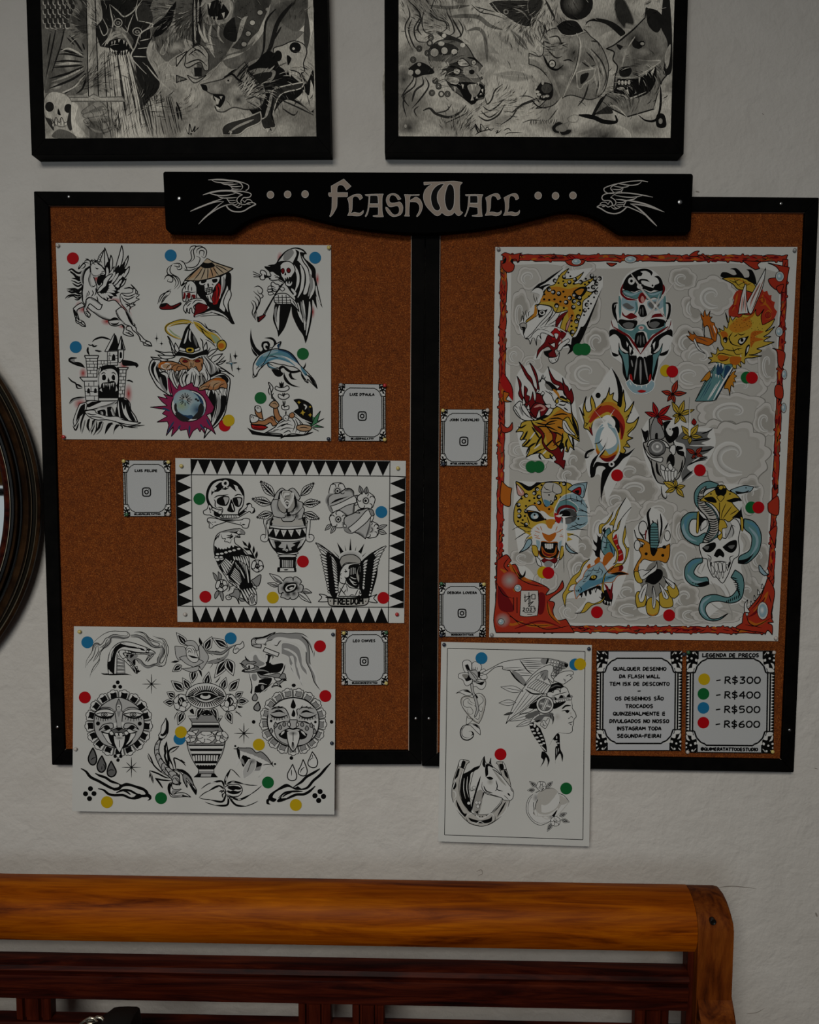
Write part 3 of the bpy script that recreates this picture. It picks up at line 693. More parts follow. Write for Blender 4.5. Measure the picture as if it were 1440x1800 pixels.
P1A = """
X 90 420 5
c r
y 40 60 245,600;y 60 40 285,620;y 45 45 395,350;y 70 40 560,550;y 70 50 650,600;y 30 70 685,690;y 60 40 490,725;y 50 20 630,770
c k
s 7 330,215 300,205 270,230 240,265 250,225;s 6 300,175 325,180 345,205;s 6 275,210 300,225 290,250 265,262;s 6 345,190 310,185 290,200
s 12 290,270 250,300 215,290 180,265 145,280;s 11 285,290 260,335 225,330 190,300 160,275;s 14 280,330 250,350 225,340 200,310 165,290
s 9 280,350 245,365 215,350 180,345;s 8 275,370 240,390 205,375 175,365;s 10 275,390 240,415 210,405 185,385
s 12 275,420 240,450 210,440 180,440 135,440;s 9 270,440 235,465 190,450 150,460;s 13 275,470 245,480 215,465 180,470 140,455
s 10 270,490 235,500 200,490 150,500 122,525;s 8 270,500 230,520 190,500 140,520;s 8 265,510 235,535 205,530
b w 6 470,75* 490,130 505,200 500,290 480,300 470,200
b w 6 525,140* 540,190 535,260 520,330 505,300 512,220
b w 6 620,55* 632,110 628,180 600,260 560,300 575,220 595,150
b w 6 678,145* 672,200 640,260 590,310 560,330 590,270 640,210
b w 6 688,240* 680,290 640,350 590,390 600,340 650,280
b w 6 660,350* 640,400 600,430 570,440 590,400 630,370
f 470,250* 500,200 520,300* 545,290* 590,230 600,250* 650,200 640,260* 660,270 630,330* 650,350 620,400* 590,460 540,470 470,430 440,380 430,350
f 500,200* 510,160 520,260 505,320
f 410,330* 450,320 440,390 420,410 400,380
k w
b w 5 555,240* 540,320 490,370 470,350 510,300
c w;s 16 560,290 535,340 500,370;s 14 590,300 560,350 530,390;s 12 610,320 580,370 545,410;s 12 620,360 590,400 550,430;s 12 600,410 570,430 545,445;s 12 600,450 570,455 540,460;s 14 490,250 495,300 480,340;s 9 640,300 610,340 590,360
c k
b w 6 400,470* 420,430 450,400 460,360 500,320 540,310 500,370 480,420 440,460
f 425,465* 470,420 520,390 570,420* 600,440* 580,460* 605,470* 570,485* 580,505* 545,505* 530,530* 510,520* 490,548* 475,530* 450,540* 440,500*
c w
s 13 505,405 525,400 545,412;s 14 505,425 535,420 560,432;s 14 500,445 535,440 570,450;s 14 490,462 520,460 560,470;s 13 480,475 510,485 545,500;s 13 465,478 490,500 510,518;s 13 450,480 470,505 488,532;s 12 438,482 450,505 458,530;s 12 430,478 436,498 442,512
c k
b w 5 640,435* 680,430 715,440 712,470 660,480 615,480 605,520 620,570 660,620 685,655 690,610 740,580 720,575 745,545 775,530 745,520 775,490 745,480 740,440 700,400 730,440 700,430
s 6 615,500 640,540 690,570 740,575;s 6 620,480 650,500 700,500 760,470;s 7 640,520 680,530 740,500;s 6 660,600 700,570 740,550;s 8 650,570 690,590 700,620;s 6 700,400 740,440 760,470 750,500;s 5 655,435 690,425 715,445
f 540,525* 575,560 600,590 640,610 665,640 680,670 640,650 590,610
b w 6 340,240* 300,270 275,330 272,400 270,470 275,540 300,580* 310,530 340,515 350,560 320,590 340,620 380,650 420,680 470,705 530,715* 560,700* 590,720* 640,740 700,760 740,760* 690,700 660,640 610,590 560,540 500,545 450,520 410,480 400,440 400,410 370,330 345,300*
s 14 345,245 300,275 278,340 285,400;s 9 282,400 272,470 280,540;s 9 345,300 335,350 345,400 370,420 395,400
k w;c k;g -26 345,300 325,350 335,400 360,430;g 24 300,265 280,330 278,400;g -22 370,640 420,680 480,705 530,710;g 18 325,470 320,500 305,520
s 6 360,450 370,480 350,510;s 6 390,430 395,470 380,500;s 5 325,455 335,480 325,500;s 6 400,500 410,545 395,580
s 8 520,710 555,700 570,690;f 500,720* 550,690 590,700 570,715 600,710* 580,730 540,735
b w 6 300,580* 310,535 345,515 400,540 440,580* 450,575* 435,615 410,620 370,590 340,570 325,590 310,620* 330,645 345,665 332,692* 305,670 290,640 288,610
s 6 345,665 320,640 295,635;s 6 300,640 318,665 332,690;k w;g 14 345,520 400,545 430,580;g -12 310,545 300,590 295,620
b w 6 270,560* 230,580 195,610* 200,650 215,700 225,720* 255,735 280,725 295,745 302,772* 270,765 245,745* 222,735 215,710 225,690 245,715 238,680 225,640 240,615 290,590
s 14 200,620 215,660 230,690;s 7 250,730 275,750 300,768;s 5 250,710 275,722 285,740
b w 6 500,720* 520,755 570,765 620,750* 640,790 632,830 670,850 700,855 725,852* 715,830 690,810 660,795 665,770 690,765 640,740 590,710
s 6 650,820 680,830 720,850;s 6 680,812 690,835 722,850;f 500,720* 530,740 580,740 600,725 580,755 540,755;s 9 620,750 640,770 640,800
b w 6 570,630* 600,700 650,750 700,770 715,800 740,820 770,850 785,895 805,905 815,935* 850,940 885,942* 870,910 840,895 815,880 790,850 750,810 745,780 710,750 680,700 665,650 620,600
s 6 810,905 840,925 882,938;s 6 820,920 835,900 860,908;k w;g -24 665,640 690,700 720,750;g 16 580,640 610,700 650,740;s 6 565,630 590,690 630,730;s 12 655,640 690,700 720,755;s 6 745,820 775,860 790,890
b w 6 345,200* 355,185 365,205 400,205 440,235 470,275* 478,300 465,318 430,315 400,325 370,320 350,295 345,250
s 5 350,225 370,215 390,230;f 385,250* 400,255 418,262 400,268;s 5 440,290 460,285 470,295;s 5 430,310 445,300 465,305;k w;g 14 350,290 380,322 430,312;s 5 455,245 465,262 475,285
s 6 400,200 420,225 450,235;s 6 355,180 385,195 430,190 445,210;s 5 375,175 395,190 420,180;s 7 350,195 345,215 355,235
B w 5 465,95 420,150 405,195 425,205
l 4 455,108 458,118;l 4 445,125 450,135;l 4 432,140 442,152;l 4 422,155 434,168;l 4 412,172 430,185
c r;y 40 60 280,1180;y 50 60 640,1110;y 40 100 680,1360;y 70 60 255,1450
c k
s 11 520,885 450,865 390,880 360,905;s 12 325,950 320,985 335,1020
s 7 325,928 350,935 365,925;s 9 355,930 375,945 405,936;f 362,920* 370,945 378,922* 372,932;s 9 385,978 410,985 445,988;f 405,975* 412,992 424,996* 420,980
c g2;f 165,1050* 225,1045 205,1060 215,1080 280,1110 300,1130* 240,1115 190,1085 160,1070;c k
s 12 225,1045 170,1050 160,1070 190,1090 240,1110 300,1132;f 200,1085* 250,1105 290,1125 270,1095 230,1080
s 9 148,1215 180,1250 215,1270 230,1310 275,1310;f 215,1270* 240,1295 275,1305 250,1280;s 9 720,1260 690,1245 660,1245
f 620,1060* 690,1070 740,1085 758,1110 745,1130* 735,1115 690,1115 630,1110;s 10 745,1130 760,1110 740,1085
c g2;s 18 160,1450 190,1415 240,1400 290,1395;c k;s 8 160,1440 195,1405 250,1392 300,1390
B w 5 555,830 608,985 470,990
f 555,840* 575,860 600,980* 500,985* 540,900*
B w 6 615,852 650,975 580,975
f 615,862* 640,970* 610,970*
B w 5 590,975 638,975 635,1050 605,1090 590,1080
B w 5 495,990 585,985 585,1110 495,1110
f 548,1010* 562,1025 565,1070* 532,1072* 535,1030;f 612,990* 622,1005 622,1045* 602,1048* 602,1005
l 4 495,1030 530,1028;l 4 495,1070 532,1070;l 4 565,1025 585,1025;l 4 515,1000 515,1030;l 4 565,1050 585,1050;l 4 510,1040 510,1070;l 4 520,1075 520,1105;l 4 500,1090 585,1088
B w 6 292,1025 418,1025 408,1050 302,1050
B w 5 305,1050 408,1050 400,1215 322,1215
B w 5 408,1070 495,1070 495,1140 408,1140;l 4 408,1100 495,1100;l 4 440,1070 440,1100;l 4 465,1070 465,1100;l 4 452,1100 450,1130
l 4 305,1075 405,1075;l 4 308,1100 404,1100;l 4 312,1128 404,1128;l 4 316,1155 402,1155;l 4 320,1185 402,1185;l 4 340,1050 340,1075;l 4 370,1075 370,1100;l 4 335,1100 335,1128;l 4 375,1128 375,1155;l 4 345,1155 345,1185;l 4 370,1185 370,1212;l 4 380,1100 380,1128
B w 6 250,1215 420,1215 415,1248 280,1250
B w 5 290,1250 415,1250 415,1425 305,1420
l 4 292,1295 415,1295;l 4 300,1340 415,1345;l 4 305,1380 415,1380;l 4 330,1265 330,1295;l 4 375,1250 375,1290;l 4 350,1300 350,1340;l 4 340,1350 340,1380;l 4 380,1380 380,1420
f 328,1310* 340,1325 340,1358* 317,1358* 317,1325;f 388,1310* 400,1322 400,1355* 376,1355* 378,1322
B w 6 580,1130 680,1130 665,1150 600,1150
B w 5 598,1150 660,1150 640,1395 590,1395
l 4 598,1180 658,1180;l 4 598,1210 655,1210;l 4 598,1240 652,1240;l 4 596,1270 650,1270;l 4 596,1300 648,1300;l 4 594,1330 645,1330;l 4 592,1362 642,1362;l 4 630,1150 630,1180;l 4 612,1180 612,1210;l 4 636,1210 635,1240;l 4 615,1240 614,1270;l 4 632,1270 630,1300;l 4 612,1300 610,1330;l 4 628,1330 626,1362;l 4 610,1362 610,1395
f 430,1130* 470,1110 540,1110 575,1130 600,1160 590,1400* 420,1400* 415,1200
b w 5 430,1120* 440,1150 430,1190 412,1220 415,1180
b w 5 495,1140 540,1140 575,1165 590,1210 585,1270 570,1290* 560,1260 540,1250 500,1262 450,1270 440,1300 425,1310 415,1250 420,1190 450,1155
f 448,1200* 470,1190 482,1215 475,1240 450,1238;f 545,1190* 560,1205 560,1240 540,1240 530,1215;f 502,1215* 515,1250 495,1255
s 6 440,1190 460,1175 480,1185;s 6 530,1180 550,1175 570,1195;k w;g 14 430,1180 420,1230 425,1290;c g2;f 455,1150* 490,1160 480,1150;c k
c w;p 455,1270 462,1310 470,1272;p 475,1272 482,1295 490,1272;p 494,1270 498,1300 506,1272;p 510,1270 514,1328 522,1272;p 526,1268 532,1295 540,1266;p 543,1265 548,1305 556,1262;p 425,1330 450,1345 440,1310;p 585,1330 565,1340 572,1290
c k
b w 6 305,1430* 350,1420 430,1425 590,1425 560,1445 480,1470 400,1490 300,1510*
f 360,1430* 440,1430 400,1450 330,1480 310,1460;k w;g -30 560,1430 480,1460 400,1480
b w 6 590,1400* 650,1400 690,1440 700,1500 740,1560 760,1610* 690,1600 600,1590 580,1500
f 590,1400* 640,1400 620,1440 640,1540 690,1600* 620,1590 600,1500;f 650,1410* 680,1430 700,1510 745,1600* 700,1590 660,1500;f 620,1410 655,1420 640,1500
b w 5 250,1450* 310,1440 305,1500 260,1530 240,1590 205,1650* 195,1600 220,1520
f 300,1445* 260,1470 230,1540 215,1620* 245,1570 290,1520
f 290,1510* 320,1500 330,1530* 300,1540 270,1620 260,1700* 255,1620
f 405,1510* 470,1500 480,1540 470,1560* 420,1555;f 490,1480* 530,1475 545,1520 550,1560* 500,1560;f 570,1480* 585,1490 600,1590* 560,1580
k w;g -26 430,1515 430,1540 420,1555;g 26 540,1480 560,1530 570,1570
b w 5 300,1515 380,1505 400,1530 500,1560 580,1560 690,1600 790,1615* 720,1635 620,1620 500,1590 400,1590 330,1560
s 6 310,1530 360,1545 400,1540;s 6 330,1560 400,1565 470,1580;s 6 600,1580 680,1600 790,1615;s 7 640,1650 720,1645 820,1637;s 7 560,1600 640,1640 700,1655 760,1660
f 320,1590* 340,1580 330,1640 340,1700* 310,1650;f 360,1600* 385,1590 380,1650 350,1720* 355,1650;f 420,1610* 450,1605 430,1660 390,1700* 410,1650;f 500,1620* 540,1615 510,1660 470,1720* 480,1660;f 570,1630* 600,1635 560,1680 545,1720* 555,1660
s 8 600,1635 625,1650 620,1670;s 8 240,1620 215,1680 190,1640;s 7 400,1600 395,1680 370,1725;s 7 545,1625 500,1640 480,1690;k w;g 16 300,1590 290,1650 270,1710;g 16 460,1610 440,1680 400,1720;g -16 380,1600 350,1660 330,1700
"""
P1B = """
X 260 420 4.3636
c k
s 5 75,500 95,440 130,415 175,400 160,430;s 5 85,490 110,445 145,405 180,385;s 5 100,500 120,455 150,425;s 5 110,490 135,450 165,425
s 5 130,290 160,280 190,300 185,330 150,325 160,305;s 5 125,310 150,275 190,290 215,330 205,370;s 5 180,200 150,230 155,270 210,290 235,340 200,385;s 5 190,190 170,230 180,265 235,300 250,350 225,385;s 5 195,190 245,190 260,225 230,235 220,210;s 5 200,205 240,215 235,190
s 5 240,165 275,180 300,240 275,225;s 5 320,90 330,60 370,55 350,90 355,150 320,180;s 5 350,70 330,100 335,150 300,185 260,175;s 5 375,110 380,80 420,65 450,90 445,130 430,145 410,130;s 5 395,120 400,90 430,95 425,130;s 5 290,215 340,220 380,200 400,150 370,130;s 5 275,240 330,240 390,215;s 5 360,60 400,55 440,70
f 600,250* 635,265 640,320 635,400 620,470 630,560 668,652* 640,650 600,600 540,570 470,575 350,600* 355,570 400,545 470,530 440,500 400,450 370,400 360,340 380,320 560,280
b w 4 560,290* 600,270 590,340 570,400 555,460 540,440 560,380
c g2;s 12 580,290 585,340 565,420;c k
b w 5 610,345* 590,400 560,470 545,530* 590,560 600,480 620,400
b w 5 600,540* 580,480 620,390 640,430 615,500 620,570
b w 4 355,600* 370,580 420,570 490,545 550,560 600,590 640,640* 580,595 520,585 440,590
s 6 480,560 530,575 580,590;k w;g 14 360,595 440,570 520,560
c dr;f 360,540* 380,510 430,500 460,520 440,550 380,575 350,590;c r;f 520,350* 545,340 560,370 555,430 530,500* 500,500 495,450 520,410;c dr;f 500,430 520,400 525,460 510,500
c k;s 6 530,350 545,400 530,470
f 370,320* 430,320 400,345 385,370 400,400* 380,400
b w 5 400,310* 390,340 405,355 430,360 435,400 460,430 480,430 500,400 520,360 545,330 550,290 480,300
f 405,310* 450,315 440,335 410,340;f 490,310* 530,305 530,330 500,335;f 455,345* 465,340 470,365 460,370;s 5 440,345 420,360;s 5 490,345 505,355
s 5 435,385 465,375 500,370;l 4 440,395 495,385;l 4 440,410 500,395;l 4 448,380 452,425;l 4 460,378 464,430;l 4 472,376 476,428;l 4 485,374 488,418;l 4 495,372 497,410
b w 4 440,430* 470,425 500,410 490,460 500,490 470,480
s 5 455,435 470,480;s 4 480,430 485,470
b st 6 455,150* 500,175 570,200 655,228* 600,262 540,285 450,310 380,322 280,318* 330,270 400,210
c tan;f 300,310* 380,240 420,215 360,290;f 460,300* 490,210 520,230 520,285;c st
c k;f 400,205* 430,180 480,175 515,205 490,220 450,225 420,220
c st;f 425,178* 455,152* 490,175 470,185 445,185;c k
s 5 400,215 350,260 300,315;s 5 420,222 390,270 350,318;s 5 440,225 425,270 405,315;s 5 460,225 460,265 455,308;s 5 480,222 492,260 500,295;s 5 500,215 520,250 545,280;s 5 515,205 550,235 585,265;s 5 520,200 570,220 620,250
s 8 280,320 270,345 255,360 300,330
b w 5 300,330* 330,320 360,340 375,380 372,470* 350,460 340,430 330,470* 310,465 300,430 290,480* 270,475 265,430 265,390 290,350
c dr;f 275,410* 290,420 285,455 270,460;f 300,415* 325,415 325,450 310,455;f 335,430 365,430 360,460;c k
s 5 290,390 285,360 300,340;s 5 310,400 310,370 320,345;s 5 335,400 335,365;s 5 268,410 300,405 340,410 370,405
b w 5 300,480* 330,465 380,455 430,465 460,510* 420,500 390,490 370,500 350,520 360,545 355,575* 340,560 335,530 320,540 322,572* 305,560 300,530 292,572* 275,545 275,520 290,495
s 5 340,500 370,470 420,475;s 5 300,520 330,490;s 5 290,510 310,485 340,475;s 5 380,490 350,520
c dr;f 370,545* 365,515 390,495 440,505 430,540 390,560;c k;s 5 370,550 362,515 390,492 440,503
b dr 5 100,500* 145,495 180,515 250,488* 255,500 215,530 170,540 110,540 90,525
f 95,515 110,495 145,495 135,515 105,525;b dr 4 190,515 215,505 250,490 240,508 205,525
k w;c r;y 30 60 1015,150;y 20 60 1300,310;y 20 60 1265,560;y 20 60 1120,560;c k
f 985,185* 1010,140 1060,90 1130,65 1190,80 1220,115 1200,120 1205,150 1280,220 1290,300 1310,400 1340,530* 1310,480 1290,440 1300,540* 1280,500 1262,470 1260,600 1225,760 1208,802* 1190,740 1150,680 1110,590 1100,520 1090,560 1050,680 1000,752* 990,700 960,620 965,560 975,500 1000,490 1080,500 1130,460 1090,400 1040,330 990,300 900,225* 895,210 940,210
b w 4 990,185* 1020,145 1060,100 1120,72 1180,85 1210,110* 1170,105 1190,140 1230,200 1260,260 1240,350 1220,420 1190,420 1210,330 1200,240 1150,170 1140,180 1130,215 1100,180 1060,170 1010,175
c g2;f 1050,110 1100,80 1120,110 1080,160 1040,160;c k;f 1130,80* 1160,100 1150,150 1130,230* 1110,190 1140,120;s 6 1165,100 1190,170 1230,230 1240,300
c w;s 14 1120,200 1150,270 1150,340 1130,400;s 16 1170,200 1190,280 1180,380 1150,450;s 14 1265,300 1270,380 1240,460;s 12 1240,480 1240,560 1215,740;s 12 1190,470 1200,580 1205,700;s 14 1150,490 1160,560 1190,640;s 9 1290,360 1300,430 1325,500;s 12 1010,510 1000,580 1000,700;s 10 975,540 980,600 995,680;s 12 1100,380 1130,420 1110,440
c g2;s 18 1245,270 1255,360 1230,440;s 12 1175,480 1190,560 1215,650;s 12 985,520 978,580 990,640;c k
f 980,190* 930,215 960,230 900,225* 960,245 1000,260* 990,280 1040,320*
s 7 895,215 930,230 980,240;s 6 920,205 960,200 1000,200
b w 5 1015,200* 1040,178 1080,172 1115,195 1130,240 1110,280 1100,300 1110,340 1090,365 1060,355 1055,330* 1030,300 1018,260
c dr;f 1020,240* 1040,225 1048,250 1035,268;f 1065,235* 1080,222 1095,240 1085,260 1070,255;c k
v 4 1020,240 1040,225 1048,250 1035,268;v 4 1065,235 1080,222 1095,240 1085,260 1070,255;f 1055,252* 1062,275 1048,278
f 1050,300* 1080,290 1105,300 1100,335 1080,345 1055,325;c w;p 1055,290 1060,312 1068,292;p 1072,288 1078,308 1085,288;p 1090,340 1085,320 1078,342;p 1070,340 1066,322 1060,332;c k
s 5 1020,280 1040,310 1060,350;s 5 1000,300 1030,320;s 5 1000,315 1040,335 
l 4 805,250 860,275;l 4 808,270 860,285;l 4 810,290 862,292;s 8 850,285 880,285 910,300;c k
b w 5 870,240 895,245 910,265 905,290 890,312 865,310 860,290 875,275 862,260;b w 5 935,255 960,250 985,270 1010,285 1005,310 960,318 935,310 930,290 945,280
f 890,270* 930,290* 895,300;l 4 905,280 945,292;l 4 905,290 945,305;l 4 970,280 1015,300;l 4 975,295 1020,305
s 5 815,370 850,362 880,390 870,420 850,415 840,390;s 5 810,400 830,420 860,450 855,500 830,540 840,600;s 5 800,470 825,490 830,540 815,580 830,625;s 5 820,440 850,480 840,530 825,560 830,610;s 5 790,480 810,520 800,570 825,620;s 5 870,420 885,440 860,460 
b w 5 945,345 960,330 980,345 1000,350 1015,370 1005,390 985,400 960,395;s 5 925,370 950,362 980,375;s 5 918,390 950,380 990,392;s 5 922,410 950,400 975,405;s 5 928,428 950,420 970,422;b w 4 925,365 945,362 950,380 922,385;b w 4 918,390 950,388 950,402 922,405;b w 4 925,412 955,408 960,425 930,430
c k;b w 5 970,440* 1000,420 1060,420 1100,450 1140,490 1160,560* 1130,520 1090,500 1000,500 970,480
l 4 1000,430 1005,495;l 4 1030,428 1032,500;l 4 1060,430 1065,500;l 4 975,450 1090,448;l 4 972,470 1100,470;l 4 975,485 1100,488;l 4 1090,460 1100,500;s 5 1110,470 1140,520;s 5 1100,490 1140,535
b w 4 1010,375 1035,370 1050,385 1030,400;s 5 1000,370 1030,350 1050,330
l 5 1040,340 975,430;l 5 1030,345 970,430
l 5 975,430 890,590;l 4 966,440 882,585
b dr 5 840,600* 860,595 895,580 900,590 870,620 845,635;f 838,612 848,600 858,612 848,630
"""
P1C = """
X 260 420 4.3636
k w;c Y
s 12 350,650 300,628 220,635 150,660 138,700 180,740 260,770;s 9 330,640 280,645 210,655 160,675;c lg;s 8 160,690 200,730 250,755;c k;s 4 340,628 260,618 180,640 135,680 150,725 220,765 265,775;s 4 335,655 260,650 180,665;
c Y;f 345,630* 400,650 450,700 520,730 560,780 510,800 440,740 380,690
c lg;f 480,730* 530,750 560,800 520,800;c k
s 5 345,625 400,640 460,690 520,710 575,770;s 5 435,645 470,700 530,720;s 4 360,650 410,690 440,740 490,780 530,850;s 4 440,770 480,790 520,830;s 4 380,665 430,700 470,730;s 4 400,690 450,750 510,800
b Y 5 575,775 600,800 598,835 570,858 545,850 530,820 540,790
c O;e 26 24 563,820;c o;e 20 18 561,820;c k
f 68,715* 72,758 90,762* 72,768 66,795* 62,768 46,762* 64,756;f 104,735* 108,798 140,804* 108,810 106,852* 102,810 76,800* 102,796
c bl;f 632,878* 642,945 685,950* 645,958 648,1015* 636,960 598,952* 630,942;c k;L 3 632,878 642,945 685,950 645,958 648,1015 636,960 598,952 630,942
f 672,852* 676,890 696,898* 678,905 672,930* 664,905 652,895* 666,890;f 694,965* 698,990 720,996* 700,1004 700,1034* 692,1004 674,995* 690,988
b w 5 150,745* 175,800 185,860 210,880* 200,830 165,760;b w 5 210,795* 205,840 225,870 240,850;b w 5 55,855* 110,880 150,900 200,895* 180,870 120,870;b w 5 75,890* 120,920 180,915 210,900 150,895;b w 5 20,905* 60,930 120,940 150,925;s 5 160,780 190,850 215,880
b w 5 450,790* 455,840 440,880* 425,840;b w 5 540,840* 500,880 450,910 480,860;b w 5 575,880* 530,930 480,950 500,900;b w 5 600,930* 560,960 520,960;b w 5 660,1055* 610,1020 560,1010 520,960 560,985 600,1010;s 6 400,760 420,790 420,840;s 5 480,830 460,870 450,890;s 6 630,1040 580,1000 540,990;s 5 590,900 540,950 510,970
f 400,880* 440,900 500,960 560,1010 540,1050 480,1060 430,1020
c g2;f 420,890 470,920 530,1000 480,1040 440,980;c w;s 8 420,900 460,960 470,1030;s 8 440,895 500,960 510,1020;s 7 400,900 440,960 450,1040;s 7 470,920 530,980 540,1020;s 7 410,950 430,1010 420,1060;c k;s 5 430,900 480,970 485,1040;s 5 450,900 520,970
b w 6 100,930* 40,925 15,960 10,1010 40,1080 80,1140 150,1190 185,1210* 165,1160 160,1050 130,1020 80,1020
f 60,940* 30,960 25,1010 60,1080 100,1120* 60,1060 45,1000 60,960;f 90,940* 75,980 100,1030 140,1060 150,1160 130,1170 100,1120 75,1050 60,990;c g2;s 14 95,1060 105,1120 150,1180;c k;s 6 55,930 35,970 40,1040
c mg;f 150,1060* 190,1120 200,1200* 160,1160;c k
b w 6 480,1060* 560,1030 620,1060 630,1110 610,1240 590,1340 540,1420 470,1480 430,1530* 450,1460 490,1390 470,1290 450,1200 470,1130
f 500,1060* 580,1040 620,1080 600,1110 560,1060;f 480,1160* 520,1190 520,1290 490,1380 480,1300 465,1220;f 560,1200* 600,1210 590,1310 540,1400 470,1470* 520,1390 550,1300;c g2;s 16 545,1200 545,1300 520,1380;c k;s 6 530,1190 525,1300 500,1400;s 7 610,1120 600,1240 585,1330
b w 5 240,940* 200,1000 190,1050 220,1130 260,1150 330,1140 400,1150 450,1130 480,1070 450,1000 420,950 350,1000 300,980
c c2;f 210,1010 250,1000 240,1080 220,1110;f 380,1040 430,1030 440,1110 400,1130;c k
s 6 250,1000 230,1060 250,1130;s 6 290,1010 260,1070 280,1140;s 6 320,1020 290,1080 300,1140;s 6 340,1020 330,1090 320,1140;s 6 370,1030 360,1090 350,1140;s 6 390,1040 400,1090 380,1140;s 6 410,1030 440,1080 410,1130;s 6 230,980 205,1030 220,1090;s 5 270,1010 240,1080 255,1120;s 5 440,1000 460,1060 440,1110;s 5 300,1030 280,1100;s 5 350,1040 350,1110;s 5 420,1040 425,1100;s 5 215,1040 230,1110;s 6 345,1000 310,1010 270,1040;s 6 350,1000 380,1040 410,1060
b skin 4 240,935* 260,910 330,905 400,910 425,930 415,1000* 390,1020 370,980 350,990 330,1005 300,990 260,960
c tan;f 320,940 345,935 360,960 350,985 325,985 315,965;c skin;c dr;e 20 9 285,938 380,935;c k;v 3 265,938 285,926 308,940 285,950;v 3 360,936 380,924 402,936 380,948;s 5 260,920 300,920 325,940;s 5 345,940 370,915 410,915;s 3 325,945 330,980;s 3 350,945 345,975;s 4 320,985 335,975 350,988;s 3 335,950 337,975;s 4 410,950 415,990
c w;s 14 345,990 320,1020 290,1035;s 14 350,990 375,1020 390,1050;c k;s 4 340,985 300,1015 280,1045;s 4 355,985 385,1010 405,1050
b k 4 328,645* 318,680 340,720 370,770 400,850* 340,870 300,870 240,835* 262,770 290,690
c w;f 290,740* 310,690 305,730 290,790 275,800;s 8 325,700 320,760 330,790;c g3;s 12 350,740 365,790 378,830;c k
b w 5 245,828* 290,842 350,845 395,830* 398,850 350,865 290,865 240,852
b k 5 235,865* 290,880 350,885 420,862 445,850* 460,860 455,885 400,895 340,920 290,905 200,895*
c w;s 6 210,900 280,905 340,922 400,900 455,890;c k
b Y 5 292,838 320,830 352,838 352,868 320,874 294,866;c k;e 17 12 322,853
b skin 5 100,960* 140,940 190,940 250,960 300,980* 305,1010 280,1000 250,1010 210,1020 180,1000 150,1010 110,1000 80,990
c tan;y 40 25 140,975;f 110,975 130,960 170,965 160,990 130,995;c o;s 14 85,990 95,960 140,945;c k
s 4 140,1000 160,970 200,960;s 4 180,1000 200,970 240,965;s 4 220,1010 230,980 270,975;s 4 85,985 110,1015 150,1010
c w;p 150,1005 158,1062 172,1010;p 180,1005 190,1045 200,1008;p 215,1010 222,1050 235,1012;p 250,1005 262,1038 270,1002;p 285,1000 298,1036 302,1005;p 135,1005 150,1030 155,1010;c k
L 3 150,1005 158,1062 172,1010;L 3 180,1005 190,1045 200,1008;L 3 215,1010 222,1050 235,1012;L 3 250,1005 262,1038 270,1002;L 3 285,1000 298,1036 302,1005
c mg
f 165,1065* 200,1130 225,1155* 240,1110* 262,1140* 300,1120* 340,1100* 350,1130* 400,1145* 470,1140* 450,1190* 480,1240* 510,1290* 495,1330* 450,1350* 480,1400* 520,1500* 490,1470* 430,1440* 440,1500* 410,1455* 400,1480* 380,1450* 345,1475* 317,1530* 300,1460* 250,1470* 240,1450* 180,1515* 195,1440* 140,1510* 160,1430* 150,1400* 70,1405* 150,1360* 110,1340* 140,1310* 18,1290* 150,1280* 110,1250* 75,1208* 150,1225* 120,1190* 190,1210*
c k;L 4 165,1065 200,1130 225,1155 240,1110 262,1140 300,1120 340,1100 350,1130 400,1145 470,1140 450,1190 480,1240 510,1290 495,1330 450,1350 480,1400 520,1500 490,1470 430,1440 440,1500 410,1455 400,1480 380,1450 345,1475 317,1530 300,1460 250,1470 240,1450 180,1515 195,1440 140,1510 160,1430 150,1400 70,1405 150,1360 110,1340 140,1310 18,1290 150,1280 110,1250 75,1208 150,1225 120,1190 190,1210
c db;s 9 200,1400 170,1450 150,1490;s 9 250,1430 230,1460;s 9 400,1420 430,1460;s 9 170,1320 110,1295;s 9 450,1380 480,1440;s 9 320,1430 317,1500
c w;e 134 120 314,1280;c k;r 5 134 120 314,1280
k w;c db;e 112 106 318,1278;c lb;e 95 92 305,1262;k lb;c c1;y 90 80 285,1235;k lb;c lg;y 60 50 260,1280;c db;y 60 60 380,1310;k db;c k2;s 30 410,1260 400,1340 340,1380;s 30 215,1330 260,1375 320,1385;s 14 215,1260 212,1300 230,1340;c k2;e 10 8 385,1240 370,1230
c k;l 4 285,1180 285,1215;l 4 285,1255 285,1280;l 4 240,1235 270,1235;l 4 300,1235 340,1235;l 4 255,1200 275,1222;l 4 315,1200 295,1222;l 4 255,1270 275,1248;l 4 318,1268 297,1248;l 4 265,1190 278,1220;l 4 305,1188 293,1220;l 4 245,1215 272,1228;l 4 328,1218 300,1230;l 4 248,1255 272,1242;l 4 328,1252 300,1240
b skin 5 400,1130* 430,1110 480,1080 540,1065 590,1080 610,1120 605,1150* 560,1140 520,1160 480,1160 450,1150 420,1160 390,1160
c tan;f 470,1110 510,1085 560,1095 540,1120 500,1140;f 395,1140 430,1120 450,1130 420,1155;c o;s 12 500,1080 550,1075 590,1090;c k;s 4 500,1160 510,1120 550,1100;s 4 540,1150 560,1120 590,1110;s 4 460,1150 480,1110;s 4 400,1150 430,1130 470,1135
c w;p 545,1150 575,1215 578,1150;p 520,1155 545,1200 548,1155;p 585,1145 605,1215 605,1150;p 490,1155 505,1200 515,1160;p 440,1155 450,1200 465,1158;c k
L 3 545,1150 575,1215 578,1150;L 3 520,1155 545,1200 548,1155;L 3 585,1145 605,1215 605,1150;L 3 490,1155 505,1200 515,1160;L 3 440,1155 450,1200 465,1158
"""
